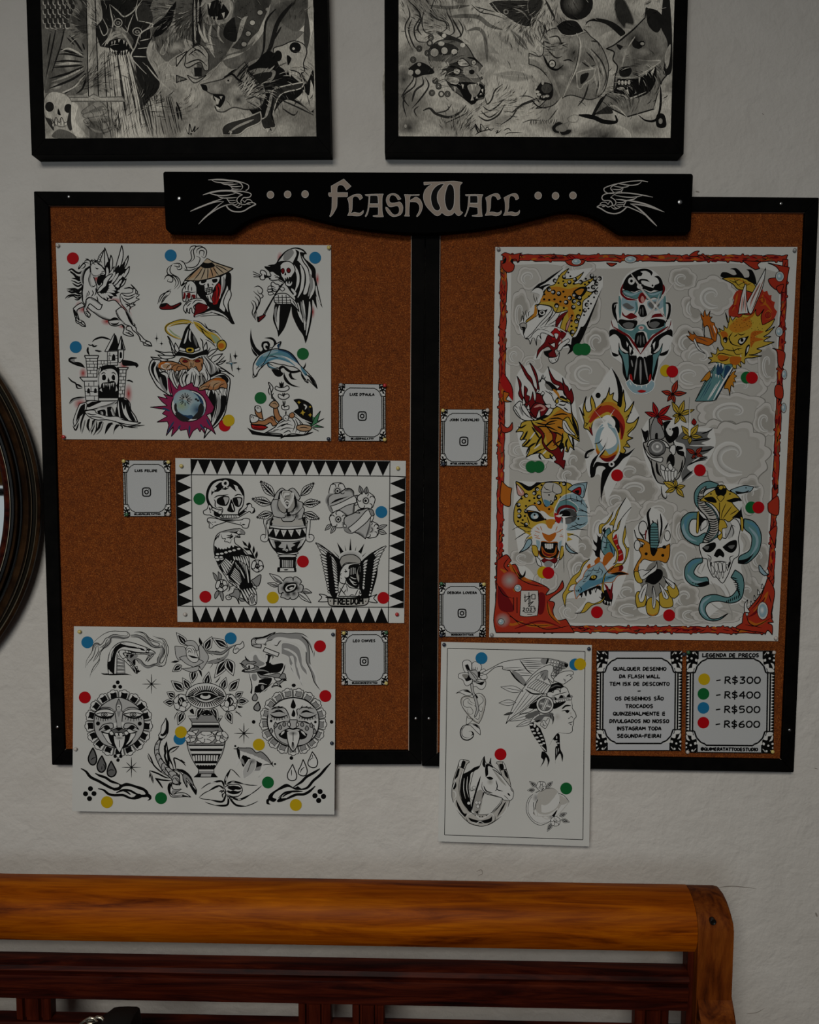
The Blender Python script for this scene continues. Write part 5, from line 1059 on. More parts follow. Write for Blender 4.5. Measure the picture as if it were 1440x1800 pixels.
P2C = """
X 540 795 5.805
"""+pets(310, 395, 90, 5, -1.65, 6)+"""
c k;y 45 45 310,395;c w;e 25 25 310,395;c k;r 6 25 25 310,395;e 12 12 310,395
k g1;b g1 7 225,560* 215,500 225,450 270,425 330,415 380,380 430,368 470,395 475,430* 480,560 470,685* 400,650 330,600
c k;g -30 225,540 215,490 235,450 280,425;g 34 380,390 430,370 468,395 475,440;g -26 330,600 400,650 470,685;g -22 470,680 478,600 475,540;k w;s 6 335,410 360,425 385,410;f 230,530* 330,490 470,430 420,450 300,480 
b w 6 210,535* 240,550 350,510 480,445 525,440* 540,470 530,500 480,520 400,545 300,600 250,612 225,580
c g2;f 485,445 525,440 538,470 525,500 505,505 500,470;f 212,540 240,552 262,605 245,610 225,585;c k;v 5 485,445 525,440 538,470 525,500 505,505 500,470;s 5 240,550 265,605;b w 5 495,515* 520,510 515,530 490,545
"""+pets(600, 495, 95, 5, -.95, 6)+leaf(560, 430, 535, 340, 22, 'g2', 5)+'\n'+leaf(600, 430, 608, 350, 22, 'g2', 5)+"""
c k;k w;y 48 50 600,495;c w;e 27 29 600,495;c k;r 7 27 29 600,495;e 13 15 597,495
"""+pets(318, 685, 92, 5, -2.2, 6)+leaf(250, 730, 182, 798, 20, 'g1', 5)+'\n'+leaf(290, 750, 240, 830, 20, 'g1', 5)+"""
c k;y 48 50 318,685;c w;e 25 27 318,685;c k;r 7 25 27 318,685;e 12 14 318,685
"""+pets(650, 790, 90, 5, -1.1, 6)+leaf(710, 780, 818, 742, 20, 'g1', 5)+'\n'+leaf(720, 800, 812, 832, 24, 'g1', 5)+"""
c k;y 44 46 650,790;c w;e 22 24 642,790;c k;r 6 22 24 642,790;e 10 13 640,790
k g1;b g1 7 375,700* 390,660 480,620 520,590 560,580 620,570 660,590* 650,700 600,870 590,878* 520,830 400,780
c k;g 30 375,710 385,740 410,770;g -30 500,820 550,850 590,878;g 26 600,860 625,780 640,700;s 6 480,615 510,618 540,620 515,600;f 515,600* 540,580 600,575 570,590;k w
b w 6 375,760* 420,770 520,690 600,600 640,580 670,590* 685,640 650,660 600,720 480,815 430,825 385,800
c g2;f 630,585 670,590 683,640 660,655;f 365,765 420,770 455,820 430,825 385,800;c k;v 5 630,585 670,590 683,640 660,655;s 5 415,772 455,820;b w 5 650,655* 680,650 670,690 645,710;b w 5 372,735* 395,740 400,765 370,760
c k;p 443,872 456,1040 426,1040;p 305,918 390,1040 350,1070;p 585,930 545,1060 505,1040;p 383,945 408,1035 396,1040;p 503,953 490,1035 480,1030;p 258,995 340,1080 330,1085;p 605,1022 555,1080 548,1070
c g3;y 120 70 445,1070;c k
f 200,1000* 240,1030 340,1100 350,1200 330,1300 310,1440 300,1480* 250,1470 200,1350 180,1200;f 700,1010* 600,1070 550,1130 540,1250 530,1380 560,1480* 640,1470 690,1350 720,1200
"""+feathers([(215, 1010, 90, 930, 195, 1050, 130, 1000, 3, 14), (200, 1080, 135, 1050, 230, 1420, 215, 1430, 13, 13), (240, 1060, 235, 1050, 330, 1160, 250, 1090, 1, 14), (300, 1150, 245, 1060, 320, 1420, 285, 1430, 12, 13), (680, 1040, 800, 958, 700, 1080, 760, 1030, 3, 14), (680, 1110, 745, 1060, 640, 1440, 640, 1470, 13, 13), (575, 1140, 615, 1095, 570, 1360, 580, 1400, 10, 14)], 5)+"""
c k;s 7 92,928 240,1020 360,1140;s 7 240,1050 300,1100 350,1160;s 7 800,955 660,1030 560,1110
b w 6 350,1190* 370,1140 400,1125 520,1130 560,1110* 530,1180 540,1250 530,1340 480,1370 420,1340 400,1300 385,1340 340,1330 330,1300 335,1230
b c2 6 330,1120* 350,1070 400,1048 470,1045 520,1070 550,1110 530,1140 470,1130 400,1130 370,1150 350,1180*
c w;f 365,1170 400,1135 500,1130 520,1142 440,1145 390,1165 355,1195;c k;s 6 355,1190 390,1145 480,1130 540,1140
f 420,1180* 440,1150 520,1140 540,1180 530,1300 520,1380 460,1370 410,1320 385,1280* 420,1270 430,1230;c w;l 5 430,1190 425,1250;l 5 450,1180 448,1250;l 5 470,1175 470,1245;l 5 488,1180 490,1240;s 7 430,1290 460,1320 500,1330;s 6 440,1270 480,1290 510,1290;s 6 440,1310 480,1350 510,1350;c k
b c2 5 560,1125* 525,1170 500,1240 510,1300 530,1340* 535,1280 520,1220 540,1160;c k
s 5 385,1190 400,1215 415,1220;s 5 355,1240 335,1245 350,1260;s 5 340,1280 355,1290;f 375,1215* 410,1210 395,1228;s 5 380,1270 400,1290
b w 6 385,1340* 410,1350 440,1380 540,1400 560,1470* 320,1470* 350,1400;s 6 330,1380 370,1430 400,1470;s 6 380,1350 350,1400 320,1440;s 6 400,1400 370,1440;s 5 400,1350 410,1400 405,1430;s 6 520,1400 500,1440 490,1470;s 6 540,1410 530,1450;e 8 8 545,1440 530,1460 555,1465;s 5 430,1470 450,1455 490,1460
b w 6 112,1525* 150,1480 125,1448 200,1465 215,1520;b w 6 715,1450* 680,1490 715,1535 620,1520 610,1490
b c1 7 210,1480* 400,1490 615,1475 620,1540* 560,1565 300,1570 225,1555;f 205,1470 400,1485 620,1468 620,1490 400,1500 210,1490
T 62 11 300 420,1520 FREEDOM
e 8 6 238,1518 598,1520
"""
sheet('drawing_sheet', LP, [(308.3,805),(713.6,810.2),(710.5,1095.1),(312,1093)], 'white drawing sheet with a black toothed triangle border, skull, eagle and FREEDOM banner', 'poster', 'the five large drawing sheets', art=(tri_border(), P2A, P2B, P2C),
 stickers='g,350.5,877 r,361,1049 y,479.5,1050.5 r,532.5,987 b,670.5,900 r,674,1051')
def kleaf(x0, y0, x1, y1, wd, w=5):
 """black leaf with a pale rim and half vein"""
 dx, dy = x1-x0, y1-y0;l = math.hypot(dx, dy);nx, ny = -dy/l, dx/l
 f = lambda t, o: '%.1f,%.1f' % (x0+dx*t+nx*o, y0+dy*t+ny*o)
 return '\nb w %s %s* %s %s %s* %s %s\nc k\nf %s* %s %s* %s\nc w\ns %s %s %s\nc k\n' % (w, f(0, 0), f(.3, wd), f(.6, wd*.8), f(1, 0), f(.6, -wd*.8), f(.3, -wd), f(.03, 0), f(.4, wd*.68), f(.84, 0), f(.4, -wd*.68), w, f(.05, 0), f(.6, 0))
def sunpetals(cx, cy, r0, r1, n, rot, w, inner, W1=.8, sy=1.0):
 L = []
 P = lambda r, a: '%.1f,%.1f' % (cx+r*math.cos(a), cy+sy*r*math.sin(a))
 for k in range(n):
  a = rot+2*math.pi*k/n;d = math.pi/n
  L.append('b w %s %s* %s %s %s %s %s %s %s %s*' % (w, P(r0*.96, a-d*.9), P(r0+(r1-r0)*.75, a-d*.97), P(r1*.97, a-d*.75), P(r1*.975, a-d*.45), P(r1*1.01, a-d*.2), P(r1*1.01, a+d*.2), P(r1*.975, a+d*.45), P(r1*.97, a+d*.8), P(r0*.96, a+d*.9)))
  q = r0+(r1-r0)*.66
  L.append('c %s\nf %s* %s* %s %s %s %s %s* %s*\nc k' % (inner, P(r0, a-d*.62), P(r0+(r1-r0)*.5, a-d*.42), P(q, a-d*.55), P(q*.99, a-d*.2), P(q*.985, a), P(q*.99, a+d*.2), P(q, a+d*.55), P(r0, a+d*.62)))
  L.append('v %s %s* %s* %s %s %s %s %s %s*' % (w*.7, P(r0, a-d*.62), P(r0+(r1-r0)*.5, a-d*.42), P(q, a-d*.55), P(q*.99, a-d*.2), P(q*.985, a), P(q*.99, a+d*.2), P(q, a+d*.55), P(r0, a+d*.62)))
 return '\n'+'\n'.join(L)+'\n'
def star8(cx, cy, r, w):
 return '\nc k\n'+'\n'.join('s %s %.1f,%.1f %.1f,%.1f %.1f,%.1f' % (w, cx-r*k*math.cos(a), cy-r*k*math.sin(a), cx, cy, cx+r*k*math.cos(a), cy+r*k*math.sin(a)) for a, k in ((0, .95), (math.pi/2, 1), (.78, .7), (-.78, .7)))+'\n'
P3A = """
X 125 1095 6.1277
# ribbon of smoke round the serpent
c g2; s 22 400,165 450,150 520,155 570,162 620,145; s 20 640,140 700,135 760,160 820,205 870,245 930,260 980,240; s 22 980,245 990,300 970,360 945,400 945,450 980,458 ; s 22 960,450 900,450 830,475 780,450 740,405 700,385 660,390; s 22 430,160 420,200 380,250 330,270; s 20 320,240 270,225 240,260 235,300; c k
s 5 240,215 290,165 370,110 450,88 540,92 600,95 630,130 610,160 560,165 500,150 440,155 425,180 415,220 370,260 330,300 310,350 300,420 250,500 215,540 202,585
s 5 600,102 612,125 590,140 540,135 480,125 440,130 400,155 370,170 345,210 310,240 290,220 250,225 235,260 220,320 170,400 155,485
s 5 390,180 400,200 370,240 340,280 310,310 280,370 240,415; s 5 300,255 280,250 265,270 250,330 225,380 190,420 165,460; s 5 290,255 295,300 260,370 238,415; s 5 400,175 380,190 370,225 340,250 305,270; s 5 310,330 300,400 240,480 205,570
s 5 630,130 720,130 790,160 830,215 880,260 940,268 990,262 1000,320 975,380 960,420 965,440; s 5 640,152 720,155 780,190 840,240; s 5 680,100 740,95 800,115 840,160 900,190 960,205 985,230 985,250; s 5 700,105 760,105 810,140 850,185 920,210 950,225 940,250 890,240 850,200 800,150 740,110
s 5 880,140 940,160 1000,175 1030,220 1050,290 1030,380 1010,450 960,470 900,458 830,482 780,465; s 5 910,160 980,180 1020,240 1030,310 1010,380 980,430 955,425 960,390 990,330 990,270; s 5 985,200 1010,260 1005,330 985,380; s 5 740,440 700,395 670,410; s 5 700,375 750,400 790,450 840,460 900,445 930,425 930,390 960,320 965,270
# serpent head
b w 6 405,550* 395,480 395,430 410,340 440,280 490,230 550,205 620,205 700,225 800,260 870,295 905,318 900,335* 880,335 850,345 780,335 700,335 620,330 560,320 600,380 650,430 690,490 715,545* 690,535 640,470 580,400 570,400 575,470 580,555*
f 398,500* 395,430 430,400 450,330 480,260 530,220 580,215 640,245 720,250 760,280 640,270 570,260 520,280 490,320 475,380 470,450 465,555* 440,545
c w; s 16 420,350 440,300 480,255; s 14 540,220 620,235 700,250 800,290; f 405,500 420,520 450,550 410,550; c k; s 6 490,240 440,330 430,400 400,440; s 5 720,260 760,290 800,300; f 725,265* 770,275 800,300 760,290; f 800,270* 840,285 860,290 830,300
f 500,320* 530,290 600,290 700,310 800,320 840,330 700,325 600,325 560,330; c w; f 515,310* 540,290 620,300 650,325 560,325 600,380 690,520 640,470 560,390 520,340; c k; v 5 515,310* 540,290 620,300 650,325 560,325 600,380 690,520 640,470 560,390 520,340
l 5 560,385 590,370; l 5 600,410 625,400; l 5 630,460 660,450; l 5 580,295 590,325; l 5 615,300 625,325; l 5 690,310 695,335; l 5 750,318 755,338
c g2; p 500,340 545,390 570,400 580,550 490,550; c w; s 9 500,365 540,390 565,395; s 9 498,400 560,420; s 9 495,445 570,455; s 9 492,485 575,490; s 9 490,525 578,525; c k; l 5 495,330 490,550; s 5 500,375 560,405; s 5 495,455 572,465; s 5 492,495 575,498
c g2; f 600,340 700,340 720,360 670,400 690,460 640,410; c k; f 590,340* 620,345 610,370 630,390 600,370; f 640,340 680,345 640,380 ; f 660,420 690,390 690,470; f 700,540* 690,470 720,510 725,490* 735,515 755,508* 735,530; c w; p 690,475 715,500 712,465; p 680,455 695,475 700,450; c k; L 4 690,475 715,500 712,465
b w 5 800,415* 835,350 850,350; b w 5 822,420* 870,345 890,345; s 6 785,320 880,325 900,318; e 4 4 888,325; b w 5 805,310 820,292 838,300 832,318
f 320,540* 360,545 400,545 400,560 350,558; f 655,568* 620,552 570,545 400,550 420,565 600,560
"""+star8(866, 658, 108, 6)+"""
e 21 21 503,640 467,686 529,688
"""+sunpetals(513, 1082, 280, 362, 17, -1.387, 5, 'k')+"""
b g1 7 245,1080 265,980 330,890 420,830 513,802 610,830 700,885 765,970 788,1080 770,1180 700,1280 620,1330 513,1350 410,1330 330,1290 265,1190
c k;s 6 280,935 340,910 420,915 470,950;s 6 250,960 320,925 400,925 450,950;b w 5 250,975* 300,940 390,930 450,950 465,975* 380,985 300,990
s 6 745,935 680,910 610,915 560,950;b w 5 785,975* 730,935 640,930 580,950 560,970* 650,990 730,985
b w 6 255,990* 310,970 380,965 465,985* 420,1005 340,1012;b w 6 560,990* 620,970 690,965 770,985* 730,1005 650,1012;c g1;e 34 20 357,987 668,987;c k;r 5 33 20 357,987 668,987;e 14 14 357,987 668,988;c w;e 5 5 357,987 668,988;c k
f 250,990* 310,1010 380,1015 465,990* 430,1025 360,1035 290,1015;f 560,990* 620,1010 690,1018 775,990* 740,1022 680,1035 610,1020
l 5 275,1015 270,1040;l 5 295,1020 293,1050;l 5 320,1025 320,1055;l 5 345,1030 345,1060;l 5 368,1030 370,1055;l 5 392,1028 398,1050;l 5 425,1015 430,1040;l 5 590,1015 585,1040;l 5 615,1022 612,1050;l 5 645,1030 642,1058;l 5 675,1032 675,1060;l 5 700,1028 702,1052;l 5 725,1022 730,1050;l 5 752,1015 758,1038
b g1 6 513,815* 545,910 513,1020* 485,910;c g2;f 513,818 540,880 487,880;f 490,940 538,940 513,1018;c w;e 22 28 513,908;c k;e 14 15 513,908;v 5 513,815* 545,910 513,1020* 485,910
b g1 6 470,950* 490,1080 500,1140 525,1143 545,1120 550,1040 560,950*;c g1;e 16 60 513,960;b g2 5 513,950 538,950 513,1020 490,950
b w 6 455,1080 480,1070 490,1100 475,1125 455,1110;b w 6 545,1070 575,1070 580,1100 560,1125 548,1110
c k;b g1 6 300,1160* 340,1100 410,1080 450,1085 455,1130* 420,1140 370,1110;b g1 6 730,1150* 690,1100 640,1080 580,1085 565,1130* 600,1140 660,1110
f 360,1145 360,1110 390,1100 420,1130 395,1160*;f 680,1140 680,1110 650,1100 620,1130 640,1160*;f 465,1140* 513,1125 560,1140 540,1180 513,1165 490,1180
b w 6 320,1172* 370,1160 420,1140 440,1180 400,1190*;b w 6 715,1172* 670,1160 620,1140 590,1180 640,1190*
f 350,1180* 440,1190 520,1220 600,1195 690,1175* 650,1290 560,1350 450,1330 380,1250
b w 5 400,1195* 330,1180* 360,1230 400,1290 450,1315* 420,1260;b w 5 640,1190* 700,1185* 680,1230 620,1300 580,1320* 620,1260;c k
b g3 5 425,1160* 480,1140 513,1160 550,1140 610,1165* 590,1190 513,1180 450,1190;b w 5 410,1180 440,1165 460,1200 430,1210;b w 5 470,1190 500,1180 510,1210 485,1225;b w 5 515,1190 545,1180 560,1210 530,1225;b w 5 570,1180 600,1165 620,1190 590,1210
b w 6 455,1210* 520,1230 585,1210* 575,1290 550,1350 522,1402* 490,1350 465,1290;l 5 522,1225 522,1340;k w;c g3;y 60 22 520,1240;c k
e 22 22 290,1083 740,1085
o 125 1255 6.1277
c k;e 18 20 474,455 536,455 505,497
k g3
b g3 10 235,365* 260,420 275,480 265,530 235,550 200,530 185,480 205,420;b g3 10 332,450* 355,500 375,550 365,600 330,628 295,610 280,560 300,500;b g3 10 432,508* 465,570 485,620 470,660 432,678 395,655 390,610 405,560
s 6 215,500 230,480 270,465;s 6 345,540 360,560 355,590;s 6 330,600 332,560;s 6 395,620 430,600 465,610
"""+star8(650, 576, 108, 6)+"""
s 20 105,587 160,620 210,680 300,725 370,765 440,800 500,805 535,780 545,760;s 18 260,640 310,665 370,685 430,725 490,745 540,765;f 500,745* 540,760 600,742 700,770 780,795 830,840 825,890 750,895 735,870 800,865 780,830 740,815 640,780 560,785 520,820 460,825 440,800 500,790 520,770
s 18 290,805 350,820 400,860 460,875 560,875 620,900 690,915 735,890;s 16 485,850 560,820 630,825 690,855 735,875 720,900;s 12 640,870 600,840 560,830;f 620,905* 680,890 700,870 740,860 770,890 720,915 660,918
f 830,855* 862,880 860,920 820,935* 840,910 815,890 810,870
e 27 27 208,805 155,860 246,858 198,912
s 22 1020,45 1035,110 1030,200 1000,260;b w 6 1022,42* 1040,130 1035,210 1000,262 960,262 940,230* 965,190 975,130 1005,80;f 1022,42* 1038,130 1030,210 990,240 960,230* 975,190 970,210 985,215 1005,190 1020,150;c w;f 985,150 1000,130 1002,180 985,205;c k;f 940,250 960,265 995,262 970,290 945,275
b g1 7 940,280* 965,285 950,340 945,400 960,450 1000,520 1060,580 1150,650 1170,700 1160,760 1100,750 1080,700 1020,650 970,590 930,510 900,420 905,340
s 6 915,330 940,320;s 6 905,390 945,380;s 6 910,460 930,420 955,450;s 6 940,520 960,480 990,510;s 6 975,590 980,540 1020,520;s 6 1010,640 1020,580 1070,580;s 6 1050,680 1060,620 1110,620;s 6 1080,700 1110,660 1160,670;v 5 1090,730 1110,690 1150,700 1160,745 1120,755;s 7 1000,560 1050,640 1090,690;s 6 1120,690 1160,740
s 6 1000,590 960,630;s 14 1000,340 1020,400 1010,460 1050,540 1030,300;s 16 1010,470 1050,560 1070,590;f 1030,290* 1025,360 1005,430* 1000,360;s 12 1165,345 1090,370 1050,410 1060,480 1095,560 1100,600;s 6 1160,350 1120,390 1070,420;s 10 1235,560 1190,510 1110,475 1120,540 1130,610;s 6 1230,530 1180,490;s 10 830,425 860,480 890,550 950,610 1020,660;s 5 825,440 840,490 880,540;s 12 845,610 930,640 1010,680 1060,690;s 7 845,610 860,680 885,750;s 6 850,640 840,690;s 12 905,690 970,710 1080,720;s 12 905,690 950,740 985,800;s 5 930,730 990,790;s 6 865,640 890,740
b w 6 1090,600* 1150,595 1230,620 1290,680 1320,760 1350,820 1345,870* 1310,820 1270,750 1240,720 1250,795* 1210,720 1200,660 1160,620;c g2;f 1205,650 1250,640 1290,690 1320,770 1280,740 1240,690 1250,780 1215,720;c k;v 5 1205,650 1250,640 1290,690 1320,770 1280,740 1240,690 1250,780 1215,720;f 1130,600* 1200,598 1270,650 1310,740* 1260,670 1190,630;f 1270,730* 1330,800 1350,830 1345,870* 1310,820
b w 6 1080,740* 1050,760 1045,820 1080,890 1150,895 1230,890 1290,895* 1230,855 1160,850 1110,860 1190,808* 1130,815 1090,800;c g2;f 1085,830 1120,820 1180,815 1110,850 1130,870 1220,865 1150,890 1090,885;c k;f 1050,750* 1080,760 1070,830 1100,885* 1050,840;f 1200,870* 1290,895 1200,890
s 7 1130,640 1160,680 1170,640;s 7 1060,740 1110,750 1080,760;s 6 1160,750 1185,740 1160,775
"""
P3B = """
X 350 1095 5.878
b g1 6 640,260* 580,250 545,230 545,180 570,155 640,150 700,130 790,95* 720,160 690,200* 670,215 600,210 640,220
c k;s 12 560,170 620,155 680,145 740,115 790,95
b g2 5 545,235* 540,180 570,155 600,160 580,190 600,218 660,215 690,230 690,180 750,125 830,105 920,110 1010,105 1080,120 1140,180 1185,290 1187,350* 1170,290 1120,190 1060,140* 1120,200 1140,300 1150,430 1200,520 1210,600 1255,695* 1190,610 1160,510 1110,400 1105,300 1070,220 960,175 870,165 830,200 800,235 750,200 770,170*
c w;f 600,180* 640,175 700,165 680,210 640,215 590,210;b w 5 755,215* 750,190 790,155 850,150 940,165 1030,175 1090,230 1110,300 1080,260 1010,210 930,190 860,175 820,190 800,225;b g2 5 850,225* 870,205 950,215 1030,260 1060,350 1070,430 1110,490 1120,545* 1060,480 1030,400 1000,320 920,270 870,265* 950,300 1010,360 1010,440 1050,520 1045,590 1070,650* 1020,560 1000,500 985,430 970,350 940,345* 970,420 960,440 1000,550* 950,480 930,400 920,350 850,320*
s 8 1080,400 1110,460 1122,545;s 9 1020,460 1045,540 1068,648;s 9 940,430 970,480 1000,552;s 12 1140,420 1200,530 1215,610 1255,695;s 10 1060,120 1130,170 1170,240 1187,350
b w 6 520,395* 530,320 580,292 620,310 650,370 670,385 680,320 690,310* 760,335 770,350 740,400 760,430* 800,405 870,405 895,440 885,490 850,530 760,620 700,680 640,720 560,750* 530,720 545,650 520,560 505,480
f 520,395* 530,320 580,292 620,310 650,370 670,385 650,400 625,380 600,340 570,320 550,350 560,390;c g2;f 560,350 590,330 620,380 680,420 620,450 570,430;c k
f 690,315* 770,345 740,400 760,430 860,415 870,450 840,500 800,515 720,520 640,540 600,510 620,470 690,440 680,380;c w;f 740,350 760,350 745,400 725,410;f 690,330 710,340 700,400 680,400 685,350;c k;s 8 890,430 870,500 840,540
f 510,500* 530,560 550,650 545,730 530,720 540,650;f 620,590* 690,570 750,570 740,620 690,700 620,720 570,720* 580,660 610,640;c g2;f 550,530 590,530 600,580 570,600 545,570;e 20 30 655,668;c k;r 5 20 30 655,668;c w;s 7 575,635 640,625 700,638;f 700,665 750,615 760,625 680,700 620,735;c k;s 6 760,620 620,730
b w 6 680,253* 828,312* 812,350* 662,292*
b g2 5 440,495* 500,500 560,490 620,475 700,490 740,520* 660,500 560,510 480,510;b g2 5 510,400* 560,395 590,410 560,430 620,460 560,470 500,480 450,450 440,410 480,380;b w 5 485,450 500,425 560,430 570,460 520,475
f 510,440 525,440 525,470 510,468;b g2 5 600,510* 650,540 720,540 820,520 860,560 840,590 790,570 740,555 640,570;b g2 5 860,520* 890,530 900,580* 860,610 830,640 855,668* 800,650 750,665 780,630;b w 5 780,570 830,570 850,590 800,600;b w 5 770,630 800,620 815,640 780,645
s 7 415,415 450,430 480,460;s 7 475,340 490,370 530,400;s 7 440,500 470,480 510,490;s 8 905,595 860,580 830,610;f 415,415 440,415 450,440;f 475,340 480,375 500,385;f 440,505 455,480 480,500;f 908,595 880,570 870,600;f 855,670 840,640 825,655
b g2 6 580,725* 605,770 595,800 575,805 552,795 552,765;b g2 8 612,815* 632,870 620,905 595,908 568,890 572,860
o 350 1095 5.878
"""+sunpetals(972, 1020, 265, 345, 17, -1.387, 5, 'g2')+"""
b w 9 705,1020 725,920 790,840 870,790 972,772 1080,790 1160,840 1220,920 1240,1020 1220,1130 1160,1210 1070,1260 972,1275 880,1260 790,1200 730,1120
f 972,780* 1000,850 990,880 972,885 950,875 948,850;f 975,890* 995,930 990,965 972,970 955,955 960,930
b g1 5 770,1060* 830,1030 900,1015 1050,1015 1130,1040 1190,1060* 1170,1180 1100,1250 972,1270 850,1230 790,1160
c g1;f 720,900 760,870 860,880 930,960 935,1000 740,1000;f 1010,950 1040,880 1180,870 1230,960 1200,1000 1020,1000;c k
s 7 745,895 790,870 860,870;s 7 1030,900 1080,870 1190,890;l 5 780,880 830,858;l 5 750,895 800,870;l 5 800,870 870,865;l 5 1050,880 1070,855;l 5 1090,875 1120,858;l 5 1130,885 1160,865;s 7 1020,960 1010,900 1040,880;s 7 780,885 880,880 930,960 935,1000
s 9 745,930 830,912 890,935;s 9 1050,935 1110,915 1190,935;s 7 780,910 830,900 880,930;s 7 1060,920 1110,905 1160,930
s 12 735,945 780,972 850,975 915,950;s 12 1035,950 1080,978 1150,978 1215,945
l 5 755,960 750,985;l 5 780,970 775,1000;l 5 805,975 803,1005;l 5 830,978 832,1008;l 5 855,975 860,1000;l 5 880,968 888,990;l 5 905,955 915,980;l 5 1045,960 1035,985;l 5 1070,972 1062,995;l 5 1095,978 1090,1005;l 5 1120,980 1120,1008;l 5 1145,978 1148,1005;l 5 1170,970 1176,995;l 5 1195,960 1205,980
b g1 6 935,1000* 940,1100 970,1140 1000,1110 1015,1000*;b w 6 912,1040 935,1025 945,1060 925,1070;b w 6 1010,1030 1030,1045 1020,1070 1005,1060
s 6 770,1120 800,1060 860,1020 920,1015;s 6 1030,1020 1100,1020 1160,1060 1185,1120
f 940,1080* 970,1090 1010,1078 1000,1110 970,1115 945,1105;b g1 7 880,1110* 930,1090 972,1100 1020,1090 1070,1110* 1020,1125 972,1120 920,1125
f 820,1150* 880,1110 920,1120 910,1200 840,1180;f 1120,1150* 1060,1110 1030,1120 1040,1200 1100,1190;b w 5 840,1170* 850,1130 885,1110 880,1140;b w 5 1110,1180* 1090,1130 1050,1110 1060,1140
b w 7 905,1120* 972,1130 1035,1120* 1040,1180 1010,1280 970,1330* 930,1270 910,1190;c g2;f 960,1280 970,1220 985,1290 972,1310;k w;c g3;y 60 30 972,1140;c k;l 5 972,1130 972,1220;s 7 960,1290 968,1230 985,1290
o 350 1255 5.878
e 19 19 564,82 1370,82 954,455;e 14 14 745,73 1202,83;k w
b g2 5 790,80* 808,110 805,130 790,138 775,128 775,110;b g2 5 838,110* 855,135 850,155 838,160 822,150 825,132;b g2 5 880,75* 896,100 892,122 880,128 865,118 866,98;b g2 5 745,145* 762,170 758,190 745,198 732,188 732,168
b g2 5 1065,78* 1082,105 1078,125 1065,130 1050,120 1050,100;b g2 5 1112,120* 1132,145 1128,165 1112,172 1098,160 1098,142;b g2 5 1160,88* 1175,115 1172,135 1160,140 1145,130 1145,112;b g2 5 1195,150* 1212,178 1208,195 1195,205 1180,195 1180,175
o 350 1095 5.878
e 21 19 978,645
o 350 1255 5.878
"""+star8(463, 200, 105, 6)+"""
b g2 6 395,350* 460,352 540,355 590,400 640,390 700,440 755,518* 690,500 600,460 500,420 420,390
f 395,360* 450,395 600,450 700,500 755,520 690,540 600,570 560,590 500,560 450,540 430,470
c g2;f 430,450 460,480 470,530 430,490;f 580,560 640,540 630,580 580,585;c w
b w 5 390,368* 410,395 380,545* 440,440 462,400 430,385;b w 5 462,400 495,405 490,428 458,420;b w 5 498,410 528,420 522,445 492,432;b w 5 532,420 568,432 560,460 526,450;b w 5 572,440 608,450 598,480 566,468;b w 5 612,455 642,465 632,498 604,482;b w 5 645,470 675,482 668,510 638,500;b w 6 678,485* 715,505 740,525* 690,560 615,655* 635,590 655,520
b g1 6 515,470* 560,480 590,495* 580,560 540,620 460,675* 450,610 460,560;k g1;c g3;y 40 30 550,490;c k;l 5 540,490 500,600;s 5 395,350 410,340;f 385,355* 420,375 420,470 400,430
e 11 11 374,332 785,517;s 6 355,358 385,360 405,340;s 6 770,545 755,520 765,490;s 5 655,530 700,520 750,525
b w 6 255,790 290,740 360,728 420,735 447,780 430,830 370,862 300,850
f 290,760* 350,740 420,755 440,770 400,770 350,790 300,770;f 290,810* 350,790 400,800 440,790 410,820 350,830;f 290,830 350,850 400,845 340,862;f 265,800 275,770 280,830;e 30 8 405,775;e 20 8 300,798;s 7 280,745 350,752 410,748
s 16 270,730 275,670 325,570;s 6 325,570 360,590 425,660;c w;s 7 275,690 285,640;c k;s 14 260,755 230,695 120,715;s 6 130,710 80,730 20,775;s 14 265,780 200,745 100,795;s 6 110,790 50,820 0,862;s 14 275,730 350,700 465,725;s 6 455,722 520,735 602,737;s 14 330,860 420,885 535,830;s 6 530,832 590,790 648,740;s 14 310,860 380,940 490,955;s 6 480,955 550,930 610,900;s 14 300,850 290,940 165,945;s 6 170,945 100,925 60,908;s 14 275,830 240,905 120,888;s 6 130,888 50,880 0,865
s 9 260,800 230,795 205,805;s 9 262,820 240,835 250,870;s 8 245,790 230,820;c w;e 8 8 265,755 255,778 290,725 285,850 345,875 305,868;s 6 225,700 245,740;s 6 120,712 180,705;s 6 200,752 230,765;s 6 330,705 370,700;s 6 400,885 435,882;c k;r 3 8 8 265,755 255,778 290,725 285,850 345,875 305,868
b w 7 966,520* 990,580 1008,630 1000,675 960,690 920,670 915,620 940,570;b w 7 1075,470* 1105,540 1118,590 1105,630 1070,640 1030,620 1030,580 1055,530;b w 7 1170,390* 1210,450 1225,500 1210,545 1170,555 1130,530 1128,490 1150,440
s 6 955,575 955,640;s 5 1045,610 1060,570 1095,550;s 5 1050,590 1080,550;s 5 1140,490 1160,460 1190,455;s 5 1170,420 1175,450
s 18 1362,505 1310,560 1250,630 1180,690 1120,760 1050,780 1000,770;s 18 1250,565 1180,610 1110,650 1060,700 1000,740 970,760;f 1020,745* 980,760 900,722 800,780 730,830 715,880 770,910 800,880 760,860 790,810 870,770 930,755 1000,785 1060,780 1040,760
s 18 1200,745 1140,800 1080,830 1000,835 900,880 850,905;s 14 1070,800 980,800 900,810 850,840 820,870;f 800,900* 860,840 850,870 900,870 870,900 820,912;s 10 860,860 900,830 970,805
f 720,870* 695,890 700,930 740,935* 720,915 730,890 760,890
e 27 27 1197,845 1286,852 1250,802 1236,894
"""
